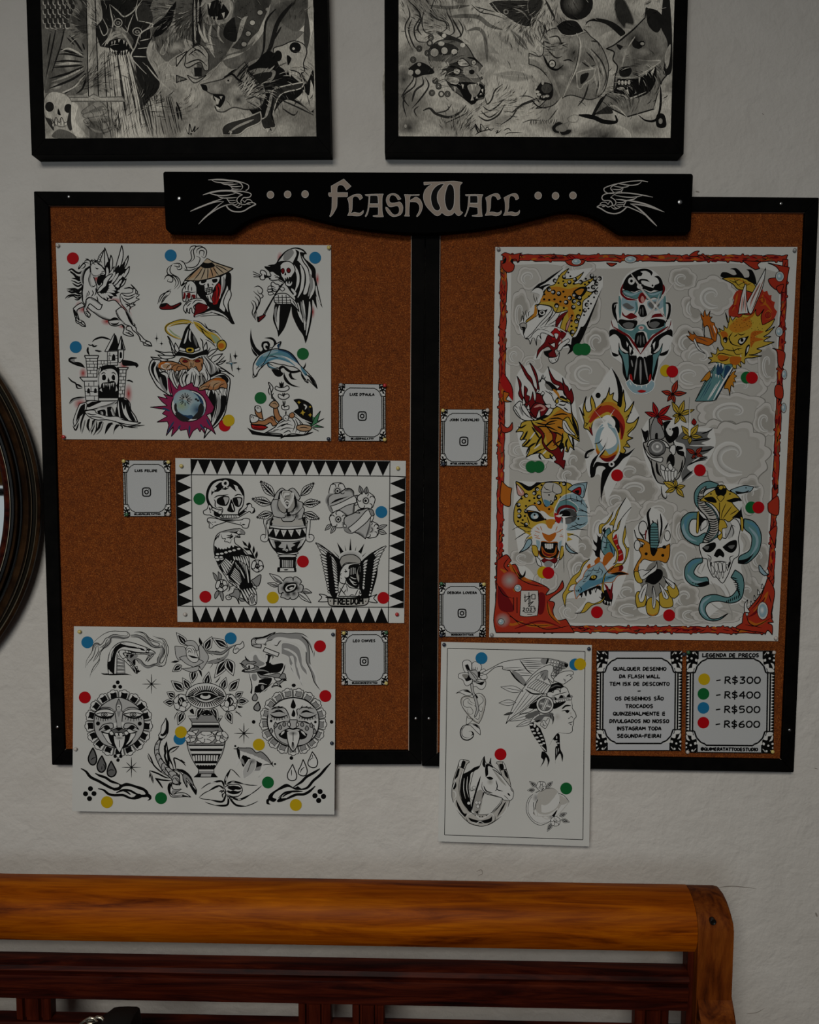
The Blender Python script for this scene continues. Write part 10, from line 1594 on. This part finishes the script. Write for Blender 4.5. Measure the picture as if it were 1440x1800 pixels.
D1 = """
o 0 0 1
c p2;p 62,-401 560,-401 570,262 62,262
o 40 0 5.143
k p2;c p5;f 160,0* 560,0 600,500 580,840 200,840* 160,400;c p6;f 160,0 440,0 430,200 340,340 230,640 180,800
c p9;f 700,0* 1400,0* 1300,200 1180,330 1120,500 1240,760 1100,960* 1040,760 980,500 700,420* 660,260 720,160;c p7;f 440,0 580,0 580,300 450,200;c p5;f 1180,0 1440,0 1440,500 1300,560 1160,330
k p5;c p2;y 120 90 420,60;c p2;y 100 160 1350,230;c p1;y 90 60 1380,430;k p6;c p1;y 60 130 420,560;y 60 40 300,780
c p9;s 12 540,470 480,380 420,320;s 14 550,490 430,470 330,440;s 12 550,520 420,490 320,490;s 12 540,560 400,550 280,560;s 12 540,590 400,600 270,610;s 14 550,600 420,660 240,710;s 14 560,640 440,720 240,800;s 14 570,660 480,770 340,870;s 10 560,450 540,390;s 12 575,700 540,800 480,850;s 9 400,340 470,410;c p1;s 12 540,500 420,440 350,460;s 10 520,570 400,575 290,585;s 12 540,620 400,690 260,740;s 10 560,680 460,790 300,860;c p0
"""+'\n'.join('c p8\ne 22 26 %d,%d\nc p1\ns 6 %d,%d %d,%d %d,%d' % (x, y, x-22, y-14, x-16, y+22, x+14, y+26) for x, y in [(205+45*i+(j % 2)*20, 20+42*j) for i in range(6) for j in range(6) if (i < 5 or j < 3)])+"""
c p6;s 30 200,260 240,420 210,640;s 22 360,220 320,400 250,620;c p9;s 9 300,260 260,460 210,700;s 9 380,240 340,420 260,660;s 9 250,300 220,500
c p1;f 760,440* 730,600 780,760 760,900 830,1240* 1240,1240* 1080,1000 1040,800 980,560 940,440;c p2;f 1160,880 1330,860 1440,1240 1180,1240 1080,1100
c p6;f 760,260* 900,250 1000,360 960,440 880,350 780,360;c p3;f 840,250 900,260 940,330 860,340;c p10;f 780,380* 870,350 960,400 950,480 880,500 790,470;c p0;p 800,375 805,410 815,375;p 825,368 830,405 842,365;p 862,355 868,385 885,355;p 905,362 915,400 925,370;p 935,380 938,420 948,390;p 790,430 795,500 812,450;p 812,450 820,505 830,460;p 835,455 845,500 855,460;p 885,460 890,505 898,460;p 905,460 912,505 920,455;p 930,450 938,490 948,450;c p9;e 34 34 862,205;e 34 30 1035,285;c p4;e 22 18 862,208;e 22 16 1035,288;c p10;e 8 8 862,208 1035,288;c p1;r 5 36 36 862,205;r 5 40 34 1035,285
c p1;s 14 880,290 820,300 760,400;s 12 890,310 830,330 780,370;s 12 900,300 940,350 1000,460;s 10 860,300 790,320 740,420
c p8
h 26 7 18 750,470 960,480 1200,1200 800,1240
h 18 5 22 770,480 980,500 1080,1100 860,1230
c p0
h 22 8 16 760,500 950,500 1100,1240 820,1240
c p8
h 14 8 14 1120,860 1340,860 1440,1200 1180,1240
c p1
h 12 8 14 1150,900 1330,880 1420,1230 1200,1240
c p9;f 790,0 1040,0 1020,90 940,150 860,90;c p8;f 1060,30 1120,30 1170,120 1160,210 1040,190 1020,110;c p1;s 8 785,40 800,130 815,220 780,330 715,410;s 8 790,40 860,100 920,150 1010,90 1040,0;s 8 1050,190 1110,200 1180,230 1070,300 1020,420 980,510 1050,600 1120,670;s 6 690,230 730,320 770,270 720,160;s 6 1060,370 1150,350;s 6 1040,440 1140,430;s 6 1000,510 1120,515;s 6 890,240 940,290 960,230 1000,130;s 7 1040,190 1025,90 1080,0;c p10;s 30 1180,240 1300,160 1400,0;s 44 1180,330 1290,230 1360,110;c p3;s 7 1190,190 1290,120 1360,20
c p1;s 8 1120,590 1200,690 1290,780 1385,850;b p3 5 1245,465 1325,335 1285,485;b p3 5 1320,560 1440,480 1440,530 1365,605;b p2 5 1290,680 1385,680 1370,700 1290,720;b p3 5 1385,680 1440,700 1440,740 1390,740;b p2 5 1205,475 1215,520 1200,570 1165,540;b p2 5 1310,560 1300,610 1250,645 1228,600;b p3 5 1350,745 1390,760 1390,805;b p4 5 1160,440 1190,370 1190,450
c p1;p 575,0 655,0 685,880 595,880;c p3;p 620,0 655,0 685,880 640,860;c p10;l 6 575,0 595,870;l 6 655,0 685,880;c p5;s 5 620,240 640,170;s 5 600,520 660,400;s 5 620,650 650,600;s 5 610,800 670,740
b p1 7 385,880* 590,880* 640,850* 700,880* 900,875* 930,915* 350,915*;p 590,925 720,915 725,1250 605,1250
b p3 6 540,1000 680,915 760,975 755,1000 720,960 640,990 550,1030;b p3 6 555,1030 700,1000 755,990 740,1030 640,1060 560,1065;b p3 6 560,1080 700,1050 770,1060 760,1100 640,1100 570,1115;b p3 6 590,1140 700,1180 800,1150 790,1180 710,1205 640,1190
b p1 6 195,900 260,830 380,850 440,920 430,1050 380,1140 300,1130 260,1080 200,1050;c p9;e 40 46 242,965;e 36 42 412,980;c p10;f 320,980 345,1040 315,1030;c p8;f 200,1060* 260,1090 280,1180 230,1120;f 440,940* 470,1100 430,1180 400,1100;c p0;e 8 14 275,1130 300,1110 330,1105 360,1110 390,1120;c p9;l 4 288,1100 290,1140;l 4 315,1095 315,1130;l 4 345,1095 345,1130;l 4 375,1100 375,1135;c p6;f 270,1240 320,1170 420,1190 480,1250;c p0;f 440,920* 500,960 480,1100 600,1240* 480,1230 440,1120
o 310 0 5.143
k p2;c p6;f 0,0* 560,0 540,300 480,440 400,560 300,640 200,700 160,400 0,300;c p9;f 150,0 230,0 210,460 150,440;c p2;s 12 165,0 170,400;s 12 200,0 195,200
c p3;f 240,0 490,0 500,160 400,220 260,200;c p10;f 280,40* 380,0 480,120 400,180 300,150;c p0;p 290,30 300,80 315,25;p 400,30 405,80 425,20;p 270,130 280,190 300,140;p 310,150 320,200 335,150;p 350,150 360,200 375,150;p 410,120 430,170 440,110
c p1;s 14 200,210 220,300 290,420 350,520;s 12 250,210 260,330 330,470;s 14 320,220 300,330 340,480;s 12 390,200 380,320 430,390;s 10 480,0 490,100 440,180;c p9;f 450,220 540,160 540,370 430,330;c p7;f 550,0 860,0 760,120 600,160 550,300;c p9
"""+'\n'.join('e 4 4 %d,%d' % (560+(k*37) % 200, 15+(k*53) % 250) for k in range(34))+"""
c p7;f 840,60* 720,60 640,160 580,330 500,430* 600,440 680,340 760,260 830,140;c p1;e 26 24 757,113 688,205 650,305 612,400;e 18 16 825,85;c p9;r 4 26 24 757,113 688,205 650,305 612,400
c p5;f 860,0* 1200,0 1220,200 1000,420 700,540 500,620 420,520 600,440 760,300;c p1;f 850,40 780,300 600,480 400,560 300,700 200,760 140,940 0,1000 60,860 180,740 340,640 460,510 660,440 780,200;c p6;f 900,40 1180,0 1190,100 1120,260 1060,280 950,200
c p9;s 26 1060,20 920,200 840,450 730,560;s 14 900,80 810,200 790,440 740,560;s 12 950,240 870,380;c p0;f 1190,0* 1235,0* 1240,240 1200,400 1180,440* 1160,300 1110,280* 1180,180
c p10;f 720,560* 850,460 1000,640 1160,760 1240,640 1240,1020* 1000,900 860,1040 760,1100 600,900 540,700;f 620,600 500,640 430,720 560,660;b p2 6 880,440 960,410 1060,370 1150,400 1180,470 1150,570 1160,640 1130,660* 1160,740 1140,760 1110,660 1010,640 1005,740* 975,640 930,600 900,520;c p10;e 52 50 1075,430;e 36 50 920,505;f 1000,500 1040,530 1010,590;c p1;e 12 12 1060,440;c p0;p 1010,630 1030,700 1040,640;p 1045,650 1060,690 1070,650;p 1075,650 1090,690 1095,650;c p7;f 1180,100 1210,300 1180,440 1150,330
b p3 7 220,765* 300,745 420,715 440,690 500,670* 620,560* 650,620 700,700 800,820 760,960 640,990 520,970 430,1010 370,1005* 350,960 400,930 430,860 330,850 270,820;k p3;c p8;g 60 760,940 720,760 600,620;y 60 60 560,900;c p1;y 60 40 360,800;y 60 50 520,800;c p10;f 330,850* 430,860 440,900 400,970 350,980* 370,930 340,900;f 220,765* 270,770 280,820 240,810;c p0;p 340,870 375,950 395,900;p 390,870 405,900 418,870;p 300,860 325,920 330,870;p 350,950 370,990 400,980;b p0 6 440,720 500,700 490,740 460,750;c p10;e 9 9 470,728;s 12 420,715 500,670 560,720 640,760
b p4 7 645,640* 760,610 900,640 860,740 760,760* 700,690;c p9;f 700,680 860,650 840,720 760,750;c p9;h 20 7 16 640,560 820,820 620,900 540,700
c p1;h 12 5 14 640,620 780,860 640,940 600,760
b p8 7 1160,740* 900,800 860,880 820,1040 760,1080* 790,1160 870,1190* 900,1130 870,1060 940,860 1120,800;b p8 7 760,1010* 640,1060 470,1110 415,1160 420,1220* 560,1215 640,1160 760,1100;c p3;s 18 860,840 840,960 800,1060;s 14 700,1080 560,1140 470,1200;c p10;s 12 880,880 860,1020 890,1130;c p0;p 810,1160 825,1200 850,1160;p 850,1150 870,1190 890,1150;p 480,1180 490,1240 505,1190;c p1;f 1070,900* 1130,850 1150,810* 1200,860 1215,720* 1240,800 1255,980* 1200,1010 1140,940;c p6;s 6 1080,890 1220,1020;s 6 1180,850 1210,960;c p8;s 8 960,980 1060,1040 1100,1000;s 8 940,900 1100,970 1240,1040
b p2 6 100,470 210,405 285,480 290,545 290,630 250,630 215,560 110,610 75,590 80,560;b p2 6 100,680 180,715 270,680 170,750;c p9;s 8 110,500 190,450 270,520;s 8 80,580 200,540 280,600;p 160,610 230,610 230,690 165,690;b p1 6 0,520* 100,460* 0,600*;b p5 6 0,680* 95,715* 0,745*;c p10;s 5 80,1150 110,1210 120,1120 140,1190 170,1140 160,1190 200,1150 190,1170;s 4 115,1215 140,1205 130,1225;s 12 0,920 30,1000 50,1090;s 12 0,960 20,1080
o 40 0 5.143
s 4 270,1070 280,1110 300,1060 330,1110 350,1060 380,1110 420,1080
"""
D2 = """
o 0 0 1
c p1;p 690,-401 1197,-401 1190,262 690,262
k p1;c p4;y 50 34 770,30;y 60 30 880,90;y 70 36 1080,40;y 60 30 1120,225;y 40 80 712,150;c p6;y 30 26 712,232;y 26 30 1150,60;c p3;y 60 36 800,220;y 60 40 1100,90;c p8;y 22 26 710,140;y 24 20 720,225;y 50 24 1060,240
o 670 0 5.143
c p5;s 22 440,50 600,70 800,50;s 26 620,150 860,150 980,230 1100,270;s 22 780,280 880,260 940,340 960,560;c p8
s 8 235,40 260,140 220,230 230,330 280,450;s 9 240,0 330,90 350,160 300,260 330,370 440,380;s 9 280,170 250,280 300,420 360,460;s 12 345,100 360,180 330,260 370,320;s 7 390,90 370,200 400,290 500,310;s 9 480,0 450,110 500,170 580,200 590,260 530,300;s 8 590,110 640,200 660,290 600,330;s 10 640,160 690,250 720,320 660,350;s 7 520,150 600,200 620,280;s 8 700,180 740,260 720,340;s 8 180,880 230,800 290,720 290,640;s 10 250,960 200,870 300,780 320,680;s 12 280,920 310,820 380,760 370,690;s 10 400,700 430,780 350,900 280,980
s 16 380,1000 440,980 500,1030 620,1060 720,1010 770,950;s 8 500,1020 590,1000 640,940;s 8 590,1110 700,1060 780,1020;s 9 940,880 960,940 1000,900 1030,820 1100,760;s 9 920,960 980,1000 1050,960 1110,900;s 10 880,1050 960,1090 1060,1040 1120,940;s 8 900,1000 980,1060 1070,1000;s 8 220,860 200,940 230,1060;s 7 340,960 300,1000 330,1060
s 8 1080,1130 1180,1060 1260,960 1440,900;s 12 1180,1020 1290,940 1440,880;s 6 1250,870 1330,870 1400,900;s 5 1280,1110 1350,1085 1440,1090
c p8;f 505,300* 540,290 600,310 720,360 790,430 700,380 600,370;b p5 7 440,440 520,370 640,360 740,390 790,430 840,520* 900,580 950,650 910,690 935,760 930,880 880,900 820,945* 740,880 640,800 580,700 600,640 460,600 430,500
c p8;f 560,600* 700,560 700,640 640,700;f 440,430 520,390 640,400 700,460 560,500;c p0;e 40 40 483,475;e 32 34 573,458;e 30 28 662,468;e 22 20 738,408;e 20 20 570,322;e 28 20 545,395;e 24 28 268,655;e 26 28 332,650;e 18 18 345,580;c p9;r 4 40 40 483,475;r 4 32 34 573,458;r 4 30 28 662,468
c p9;f 245,620* 340,560 440,600 480,660 380,680 300,700;c p0;e 24 24 268,655 332,650;e 17 17 345,582;c p7;r 9 22 24 450,340 345,440 420,480 290,540 490,730 520,780 460,840 600,850 545,850 440,390;r 6 10 11 450,340 345,440 420,480 290,540 490,730 520,780 460,840 600,850;c p0;s 8 440,580 500,570 580,590;s 8 450,610 520,620 600,610
c p1;h 12 9 4 430,550 600,560 620,600 480,630
b p2 6 750,620 800,600 870,600 880,660 930,600 950,650 900,690 820,700 760,680;c p9;e 26 22 820,650;b p1 6 690,560 740,530 800,590 720,600;e 46 34 680,648;c p0;e 32 28 685,645;e 22 24 838,565;c p10;e 5 5 688,645 840,568;r 4 32 28 685,645;r 4 22 24 838,565;s 12 610,600 680,610 740,640;s 10 780,520 840,530 880,570
c p10;f 580,700* 640,750 740,740 860,750 930,780 935,870 880,890 840,940 760,900 700,800 620,760;c p3;f 780,780 850,760 900,800 840,880;c p0;p 655,780 668,840 685,785;p 725,760 740,805 750,765;p 810,765 825,820 835,768;p 845,760 855,790 865,755;p 870,745 880,775 892,740;p 900,730 935,770 935,705;p 810,910 825,845 838,905;p 855,890 865,865 878,890;p 890,860 900,840 915,850;p 905,810 925,800 920,840;b p1 6 580,710* 640,700 700,720 680,760 620,740
b p8 6 970,30* 1060,0 1340,0 1440,0* 1440,140* 1390,100 1360,190 1360,240* 1300,240 1200,200 1100,130 1040,110;c p3;r 7 18 20 1130,105;s 9 1190,70 1280,110 1340,180;f 650,0 740,0 720,30;c p2;s 6 1000,20 1090,130 1200,190
"""+leaf(1340, 470, 1160, 255, 34, 'p5', 5)+leaf(1400, 440, 1280, 260, 26, 'p5', 5)+leaf(1300, 640, 990, 480, 44, 'p2', 5)+leaf(1380, 700, 1010, 670, 46, 'p3', 5)+"""
b p2 8 975,330* 1000,285 1040,290 1080,360 1180,440 1320,480 1440,500* 1440,620* 1300,580 1150,540 1030,440
c p8;s 6 815,40 900,110 1000,130 1120,170;s 6 850,60 960,90 1040,110;c p0;e 12 16 222,1140;c p10;s 6 840,1130 880,1200 850,1120 900,1190 900,1120 950,1180;s 6 850,1220 900,1190 1020,1160;s 5 930,1190 960,1150 990,1180 1020,1160;s 5 1030,1190 1060,1180 1040,1205 1070,1190 1090,1170;s 5 1110,1180 1150,1160 1180,1190;s 5 1120,1220 1160,1200 1280,1200
o 930 0 5.143
c p9;e 150 150 430,30;k p9;c p5;y 100 100 400,40;k p1;b p8 6 780,0 860,0 940,160 940,220 880,210 860,250 790,150;b p8 6 0,0 120,0 110,80 60,150 0,120;c p8;s 14 150,0 200,100 230,160 210,190;s 8 80,180 140,260 100,380;s 8 120,200 160,300 110,420
b p3 6 0,480* 120,500 150,300 280,250 480,260 560,330 640,400 700,520 720,640 680,820 560,900 380,860 280,900 200,960 60,980* 120,940 200,840 200,740 120,640 60,600 0,580*
k p3;c p1;y 100 60 220,340;y 60 60 300,700;c p7;y 70 90 400,480;y 80 60 300,620;y 80 80 430,700;c p1;s 26 0,520 90,540 130,600 220,740 280,880;b p9 6 245,235* 320,185 430,190 500,285* 400,320 300,310;c p0;s 14 430,300 465,400 440,580 370,740 310,880;s 12 300,880 270,920 240,960;c p10;s 5 440,310 455,420 425,600 360,760
c p0;e 28 32 210,578;c p10;r 7 30 34 210,578;e 4 5 210,572;s 14 130,500 180,600 250,630 310,590;s 8 310,550 360,540 400,560;c p8;s 9 180,340 260,330 300,400 350,430;s 9 160,440 240,520 300,510;s 9 560,370 620,380 640,430;s 9 480,560 540,600 600,590;s 10 520,470 600,560 660,680;s 8 560,440 660,560 700,700 660,820;s 8 620,600 640,700 600,880;s 10 540,760 500,880 440,960;c p1;s 10 540,440 640,560 680,700;s 10 560,480 620,600 640,760 610,900;s 12 500,540 580,640 620,800
b p4 7 430,660* 480,640 600,620* 580,700 500,760 470,800 440,780;c p9;f 470,680 540,660 520,720 470,760;f 110,740* 200,760 220,840 190,900 100,900 60,820;c p6;e 48 44 160,800;c p0;e 12 22 45,690 70,710 95,730 125,745;e 20 12 75,830 90,855 130,875 165,868;e 14 12 60,790 70,760;b p2 6 60,450 80,405 105,430 90,470;c p9;s 8 20,900 80,960 160,980;s 8 60,880 100,930
c p9;f 700,860* 600,1040* 560,1060 640,900;f 510,230* 560,190 700,220 830,330* 870,290 760,200 620,165 530,190;b p9 6 1215,0* 1270,0* 1290,300 1290,620 1240,680* 1180,540 1190,300
b p4 8 700,440* 780,400 900,300 960,250 1050,160* 1060,70* 1200,150* 1200,250 1260,400 1220,640 1245,680* 1190,760 1130,985* 890,1055* 710,965* 585,1040* 700,850* 760,820 780,690* 800,600 760,540 770,470
k p4;b p9 6 1060,75* 1150,95 1210,150* 1190,250 1150,290 1080,220;c p9;y 100 90 960,360;f 930,340* 1000,380 1040,370 1010,440 940,420;c p0;e 18 14 1025,395;c p10;r 5 26 22 1020,395;c p9;f 790,400 850,420 820,450;c p1;y 60 60 880,480;s 12 880,440 860,520 840,600;s 8 960,330 900,420;s 8 980,540 1080,550 1190,550 1130,600 1000,680 930,700 780,690;k p4;c p1;y 60 40 1040,470;c p10;f 800,710* 980,710 1080,650 1150,600* 1150,720 1080,840 920,890 740,830 780,800;c p0;p 990,680 995,770 1010,690;p 1100,650 1115,690 1140,610;p 1050,660 1062,685 1070,655;p 725,820 760,760 765,830;p 880,840 890,780 905,850;p 955,850 960,800 975,840;e 12 20 815,745 845,748 875,748 905,745;e 34 14 830,800;c p1;s 9 710,840 850,860 910,890 1060,830;s 9 700,970 780,960 890,1060;s 8 1190,760 1160,900 1130,985;c p9;s 9 800,390 870,330 980,240;f 820,620 900,600 930,640 900,690 830,690;c p8;f 600,1035* 710,960 760,1020 680,1030;c p1;f 1230,500 1280,400 1270,560 1240,620
c p10;s 26 450,1040 580,1060 680,1100 790,1100 780,1040;s 14 1190,780 1190,950 1150,1080 1060,1090 990,1040;b p10 6 1160,1040 1220,1040 1235,1140 1160,1140;c p3;e 18 26 1190,1095;b p1 6 350,1070 400,1040 450,1050 430,1100 370,1100;b p9 6 205,1150 260,1100 310,1120 300,1200 230,1200;b p9 6 280,1180 380,1170 370,1210 300,1225;b p2 6 250,1150 340,1110 370,1100 330,1180 260,1180;c p7;s 6 180,1080 200,1060 260,980;h 16 4 6 0,1080 260,1080 240,1120 0,1130
"""
def hatching(A, x0, y0, x1, y1, n, seed, shades):
 rg = random.Random(seed); A.cmd(['o', 0, 0, 1], '')
 blobs = [(rg.uniform(x0, x1), rg.uniform(y0, y1), rg.uniform(18, 50)) for _ in range(34)]
 for _ in range(n):
  bx, by, br = rg.choice(blobs); x, y = rg.gauss(bx, br), rg.gauss(by, br*.7)
  if not (x0 < x < x1 and y0 < y < y1): continue
  a = 1.2*math.sin(x*.021+seed)+1.1*math.cos(y*.03)+.9; l = rg.uniform(3, 9)
  A.col = INK[rg.choice(shades)]; A.strip([(x-l*math.cos(a), y-l*math.sin(a)), (x+rg.uniform(-1, 1), y), (x+l*math.cos(a+.25), y+l*math.sin(a+.25))], rg.uniform(.35, .8))
def framed(o, i, art, label):
 c = wp((o[2][0]+o[3][0])/2, o[2][1], -.03); e = empty('framed_drawing', (c.x, 0, c.z), label, 'picture', 'framed pencil drawings over the boards')
 b = MB(); ring_prism(b, o, i, -.030, -.0005); b.build('frame', 'black_paint', e, bevel=.0004)
 g = 3; ii = [(i[0][0]-g, i[0][1]-g), (i[1][0]+g, i[1][1]-g), (i[2][0]+g, i[2][1]+g), (i[3][0]-g, i[3][1]+g)]
 pl = Plane(-.0225); b = MB(); a = [pl.at(*p) for p in ii]; b.hexa(a, [p+pl.n*.004 for p in a]); b.build('backing', 'paper', e)
 A = Art(pl, base=8e-5); art = art.split('\no ', 2); A.run(art[0]); X0, X1 = i[3][0]+6, i[2][0]-6
 hatching(A, X0, -395, X1, 232, 5600, 5, ['p4', 'p6', 'p7', 'p8', 'p2']); A.run('o '+'\no '.join(art[1:]) if len(art) > 1 else '')
 hatching(A, X0, -395, X1, 236, 3200, 8, ['p7', 'p8', 'p9', 'p1'])
 A.build('drawing', 'pencil', e)
 return e
framed([(31, -430), (565.5, -430), (581.8, 269), (55.5, 272.5)], [(56.5, -404), (541, -404), (556.2, 239.5), (79.6, 243.3)], D1, 'left framed pencil drawing of a bearded warrior, sword, skulls and wolf')
framed([(675, -430), (1222, -430), (1202, 271), (676.5, 268.5)], [(701.5, -404), (1198, -404), (1179, 242), (700.5, 239.3)], D2, 'right framed pencil drawing of a long-nosed mask, horned mask and lion-dog')
# old cracks and scuffs in the wall paint
INK['cr'] = (.3, .27, .24); A = Art(Plane(-.0001), base=1e-4); A.col = INK['cr']
A.run("""
o 0 0 1
s 1 1040,1556 1090,1555 1130,1558 1170,1557;s 1.6 1170,1557 1205,1559 1240,1560;s 1 1262,1560 1290,1558 1330,1562;s 1 950,1552 990,1553 1020,1556;s 1.6 1223,336 1230,338;s 2 1434,1604 1437,1612;s .8 1312,1782 1330,1780 1345,1772;s .8 838,1532 846,1529 848,1536 840,1539;s 1 1432,1350 1438,1352;s .8 1340,199 1343,202
""")
A.build('paint_crack', 'printed_ink', bpy.data.objects['wall_front'])
# ------------------------------------------------------------ push pins
for x, y, c, l, yy in [
 (101, 431, 'white', 'white push pin at top left corner of the unicorn sheet', 0), (578, 435, 'yellow', 'yellow push pin at top right corner of the unicorn sheet', 0), (111.5, 768, 'red', 'red push pin at lower left corner of the unicorn sheet', 0), (577.5, 771.5, 'navy', 'dark push pin at lower right corner of the unicorn sheet', 0),
 (318.5, 819, 'yellow', 'yellow push pin in the top left square of the toothed border sheet', 0), (699.5, 823, 'yellow', 'yellow push pin in the top right square of the toothed border sheet', 0), (325, 1080, 'white', 'white push pin in the lower left square of the toothed border sheet', 0), (698, 1080, 'red', 'red push pin in the lower right square of the toothed border sheet', 0),
 (139.5, 1110.5, 'yellow', 'yellow push pin at top left corner of the sun face sheet', 1), (585.3, 1115.3, 'navy', 'dark push pin at top right corner of the sun face sheet', 1), (132.3, 1317, 'white', 'white push pin on the left edge of the sun face sheet', 2), (583.3, 1306.5, 'navy', 'dark push pin on the right edge of the sun face sheet', 2),
 (876.5, 437.5, 'grey', 'grey push pin at top left corner of the large red bordered sheet', 0), (1397.5, 439.5, 'grey', 'grey push pin at top right corner of the large red bordered sheet', 0), (864.5, 1116, 'grey', 'grey push pin at lower left corner of the large red bordered sheet', 0), (1364.5, 1122, 'white', 'white push pin at lower right corner of the large red bordered sheet', 0),
 (780.8, 1133.3, 'navy', 'dark push pin at top left corner of the horse sheet', 1), (1035.6, 1140.6, 'navy', 'dark push pin at top right corner of the horse sheet', 1),
 (599.5, 676.5, 'grey', 'grey push pin at top left corner of the card by the unicorn sheet', 0), (676.5, 677.5, 'red', 'red push pin at top right corner of the card by the unicorn sheet', 0), (676.3, 772.8, 'yellow', 'yellow push pin at lower right corner of the card by the unicorn sheet', 0), (598, 771.5, 'navy', 'dark push pin at lower left corner of the card by the unicorn sheet', 0),
 (217.3, 810.6, 'yellow', 'yellow push pin at top left corner of the card by the toothed sheet', 0), (296, 812.3, 'yellow', 'yellow push pin at top right corner of the card by the toothed sheet', 0), (295.7, 904, 'white', 'white push pin at lower right corner of the card by the toothed sheet', 0), (222.5, 904.5, 'green', 'green push pin at lower left corner of the card by the toothed sheet', 0),
 (604.5, 1112.7, 'yellow', 'yellow push pin at top left corner of the card by the sun face sheet', 0), (679, 1112, 'green', 'green push pin at top right corner of the card by the sun face sheet', 0), (603.5, 1201, 'white', 'white push pin at lower left corner of the card by the sun face sheet', 0), (679, 1201, 'yellow', 'yellow push pin at lower right corner of the card by the sun face sheet', 0),
 (851, 1027, 'yellow', 'yellow push pin at top right corner of the lower card by the red sheet', 0), (775.5, 1117, 'navy', 'dark push pin at lower left corner of the lower card by the red sheet', 0), (776, 1026, 'green', 'green push pin at top left corner of the lower card by the red sheet', 0),
 (778.7, 721.5, 'yellow', 'yellow push pin at top left corner of the upper card by the red sheet', 0), (857, 721, 'white', 'white push pin at top right corner of the upper card by the red sheet', 0), (854, 815.3, 'white', 'white push pin at lower right corner of the upper card by the red sheet', 0), (779.5, 816, 'navy', 'dark push pin at lower left corner of the upper card by the red sheet', 0),
 (1203, 1150, 'navy', 'dark push pin between the two large cards', 0), (1210.5, 1147, 'green', 'green push pin at top left corner of the price list card', 0), (1361, 1147, 'white', 'white push pin at top right corner of the price list card', 0), (1209, 1322, 'white', 'white push pin at lower left corner of the price list card', 0), (1358.5, 1321.5, 'yellow', 'yellow push pin at lower right corner of the price list card', 0)]:
 pl = (LP, BP1, BP1)[yy]; p = pl.at(x, y); pin(x, y, c, l, p.y-.0004, .0029)
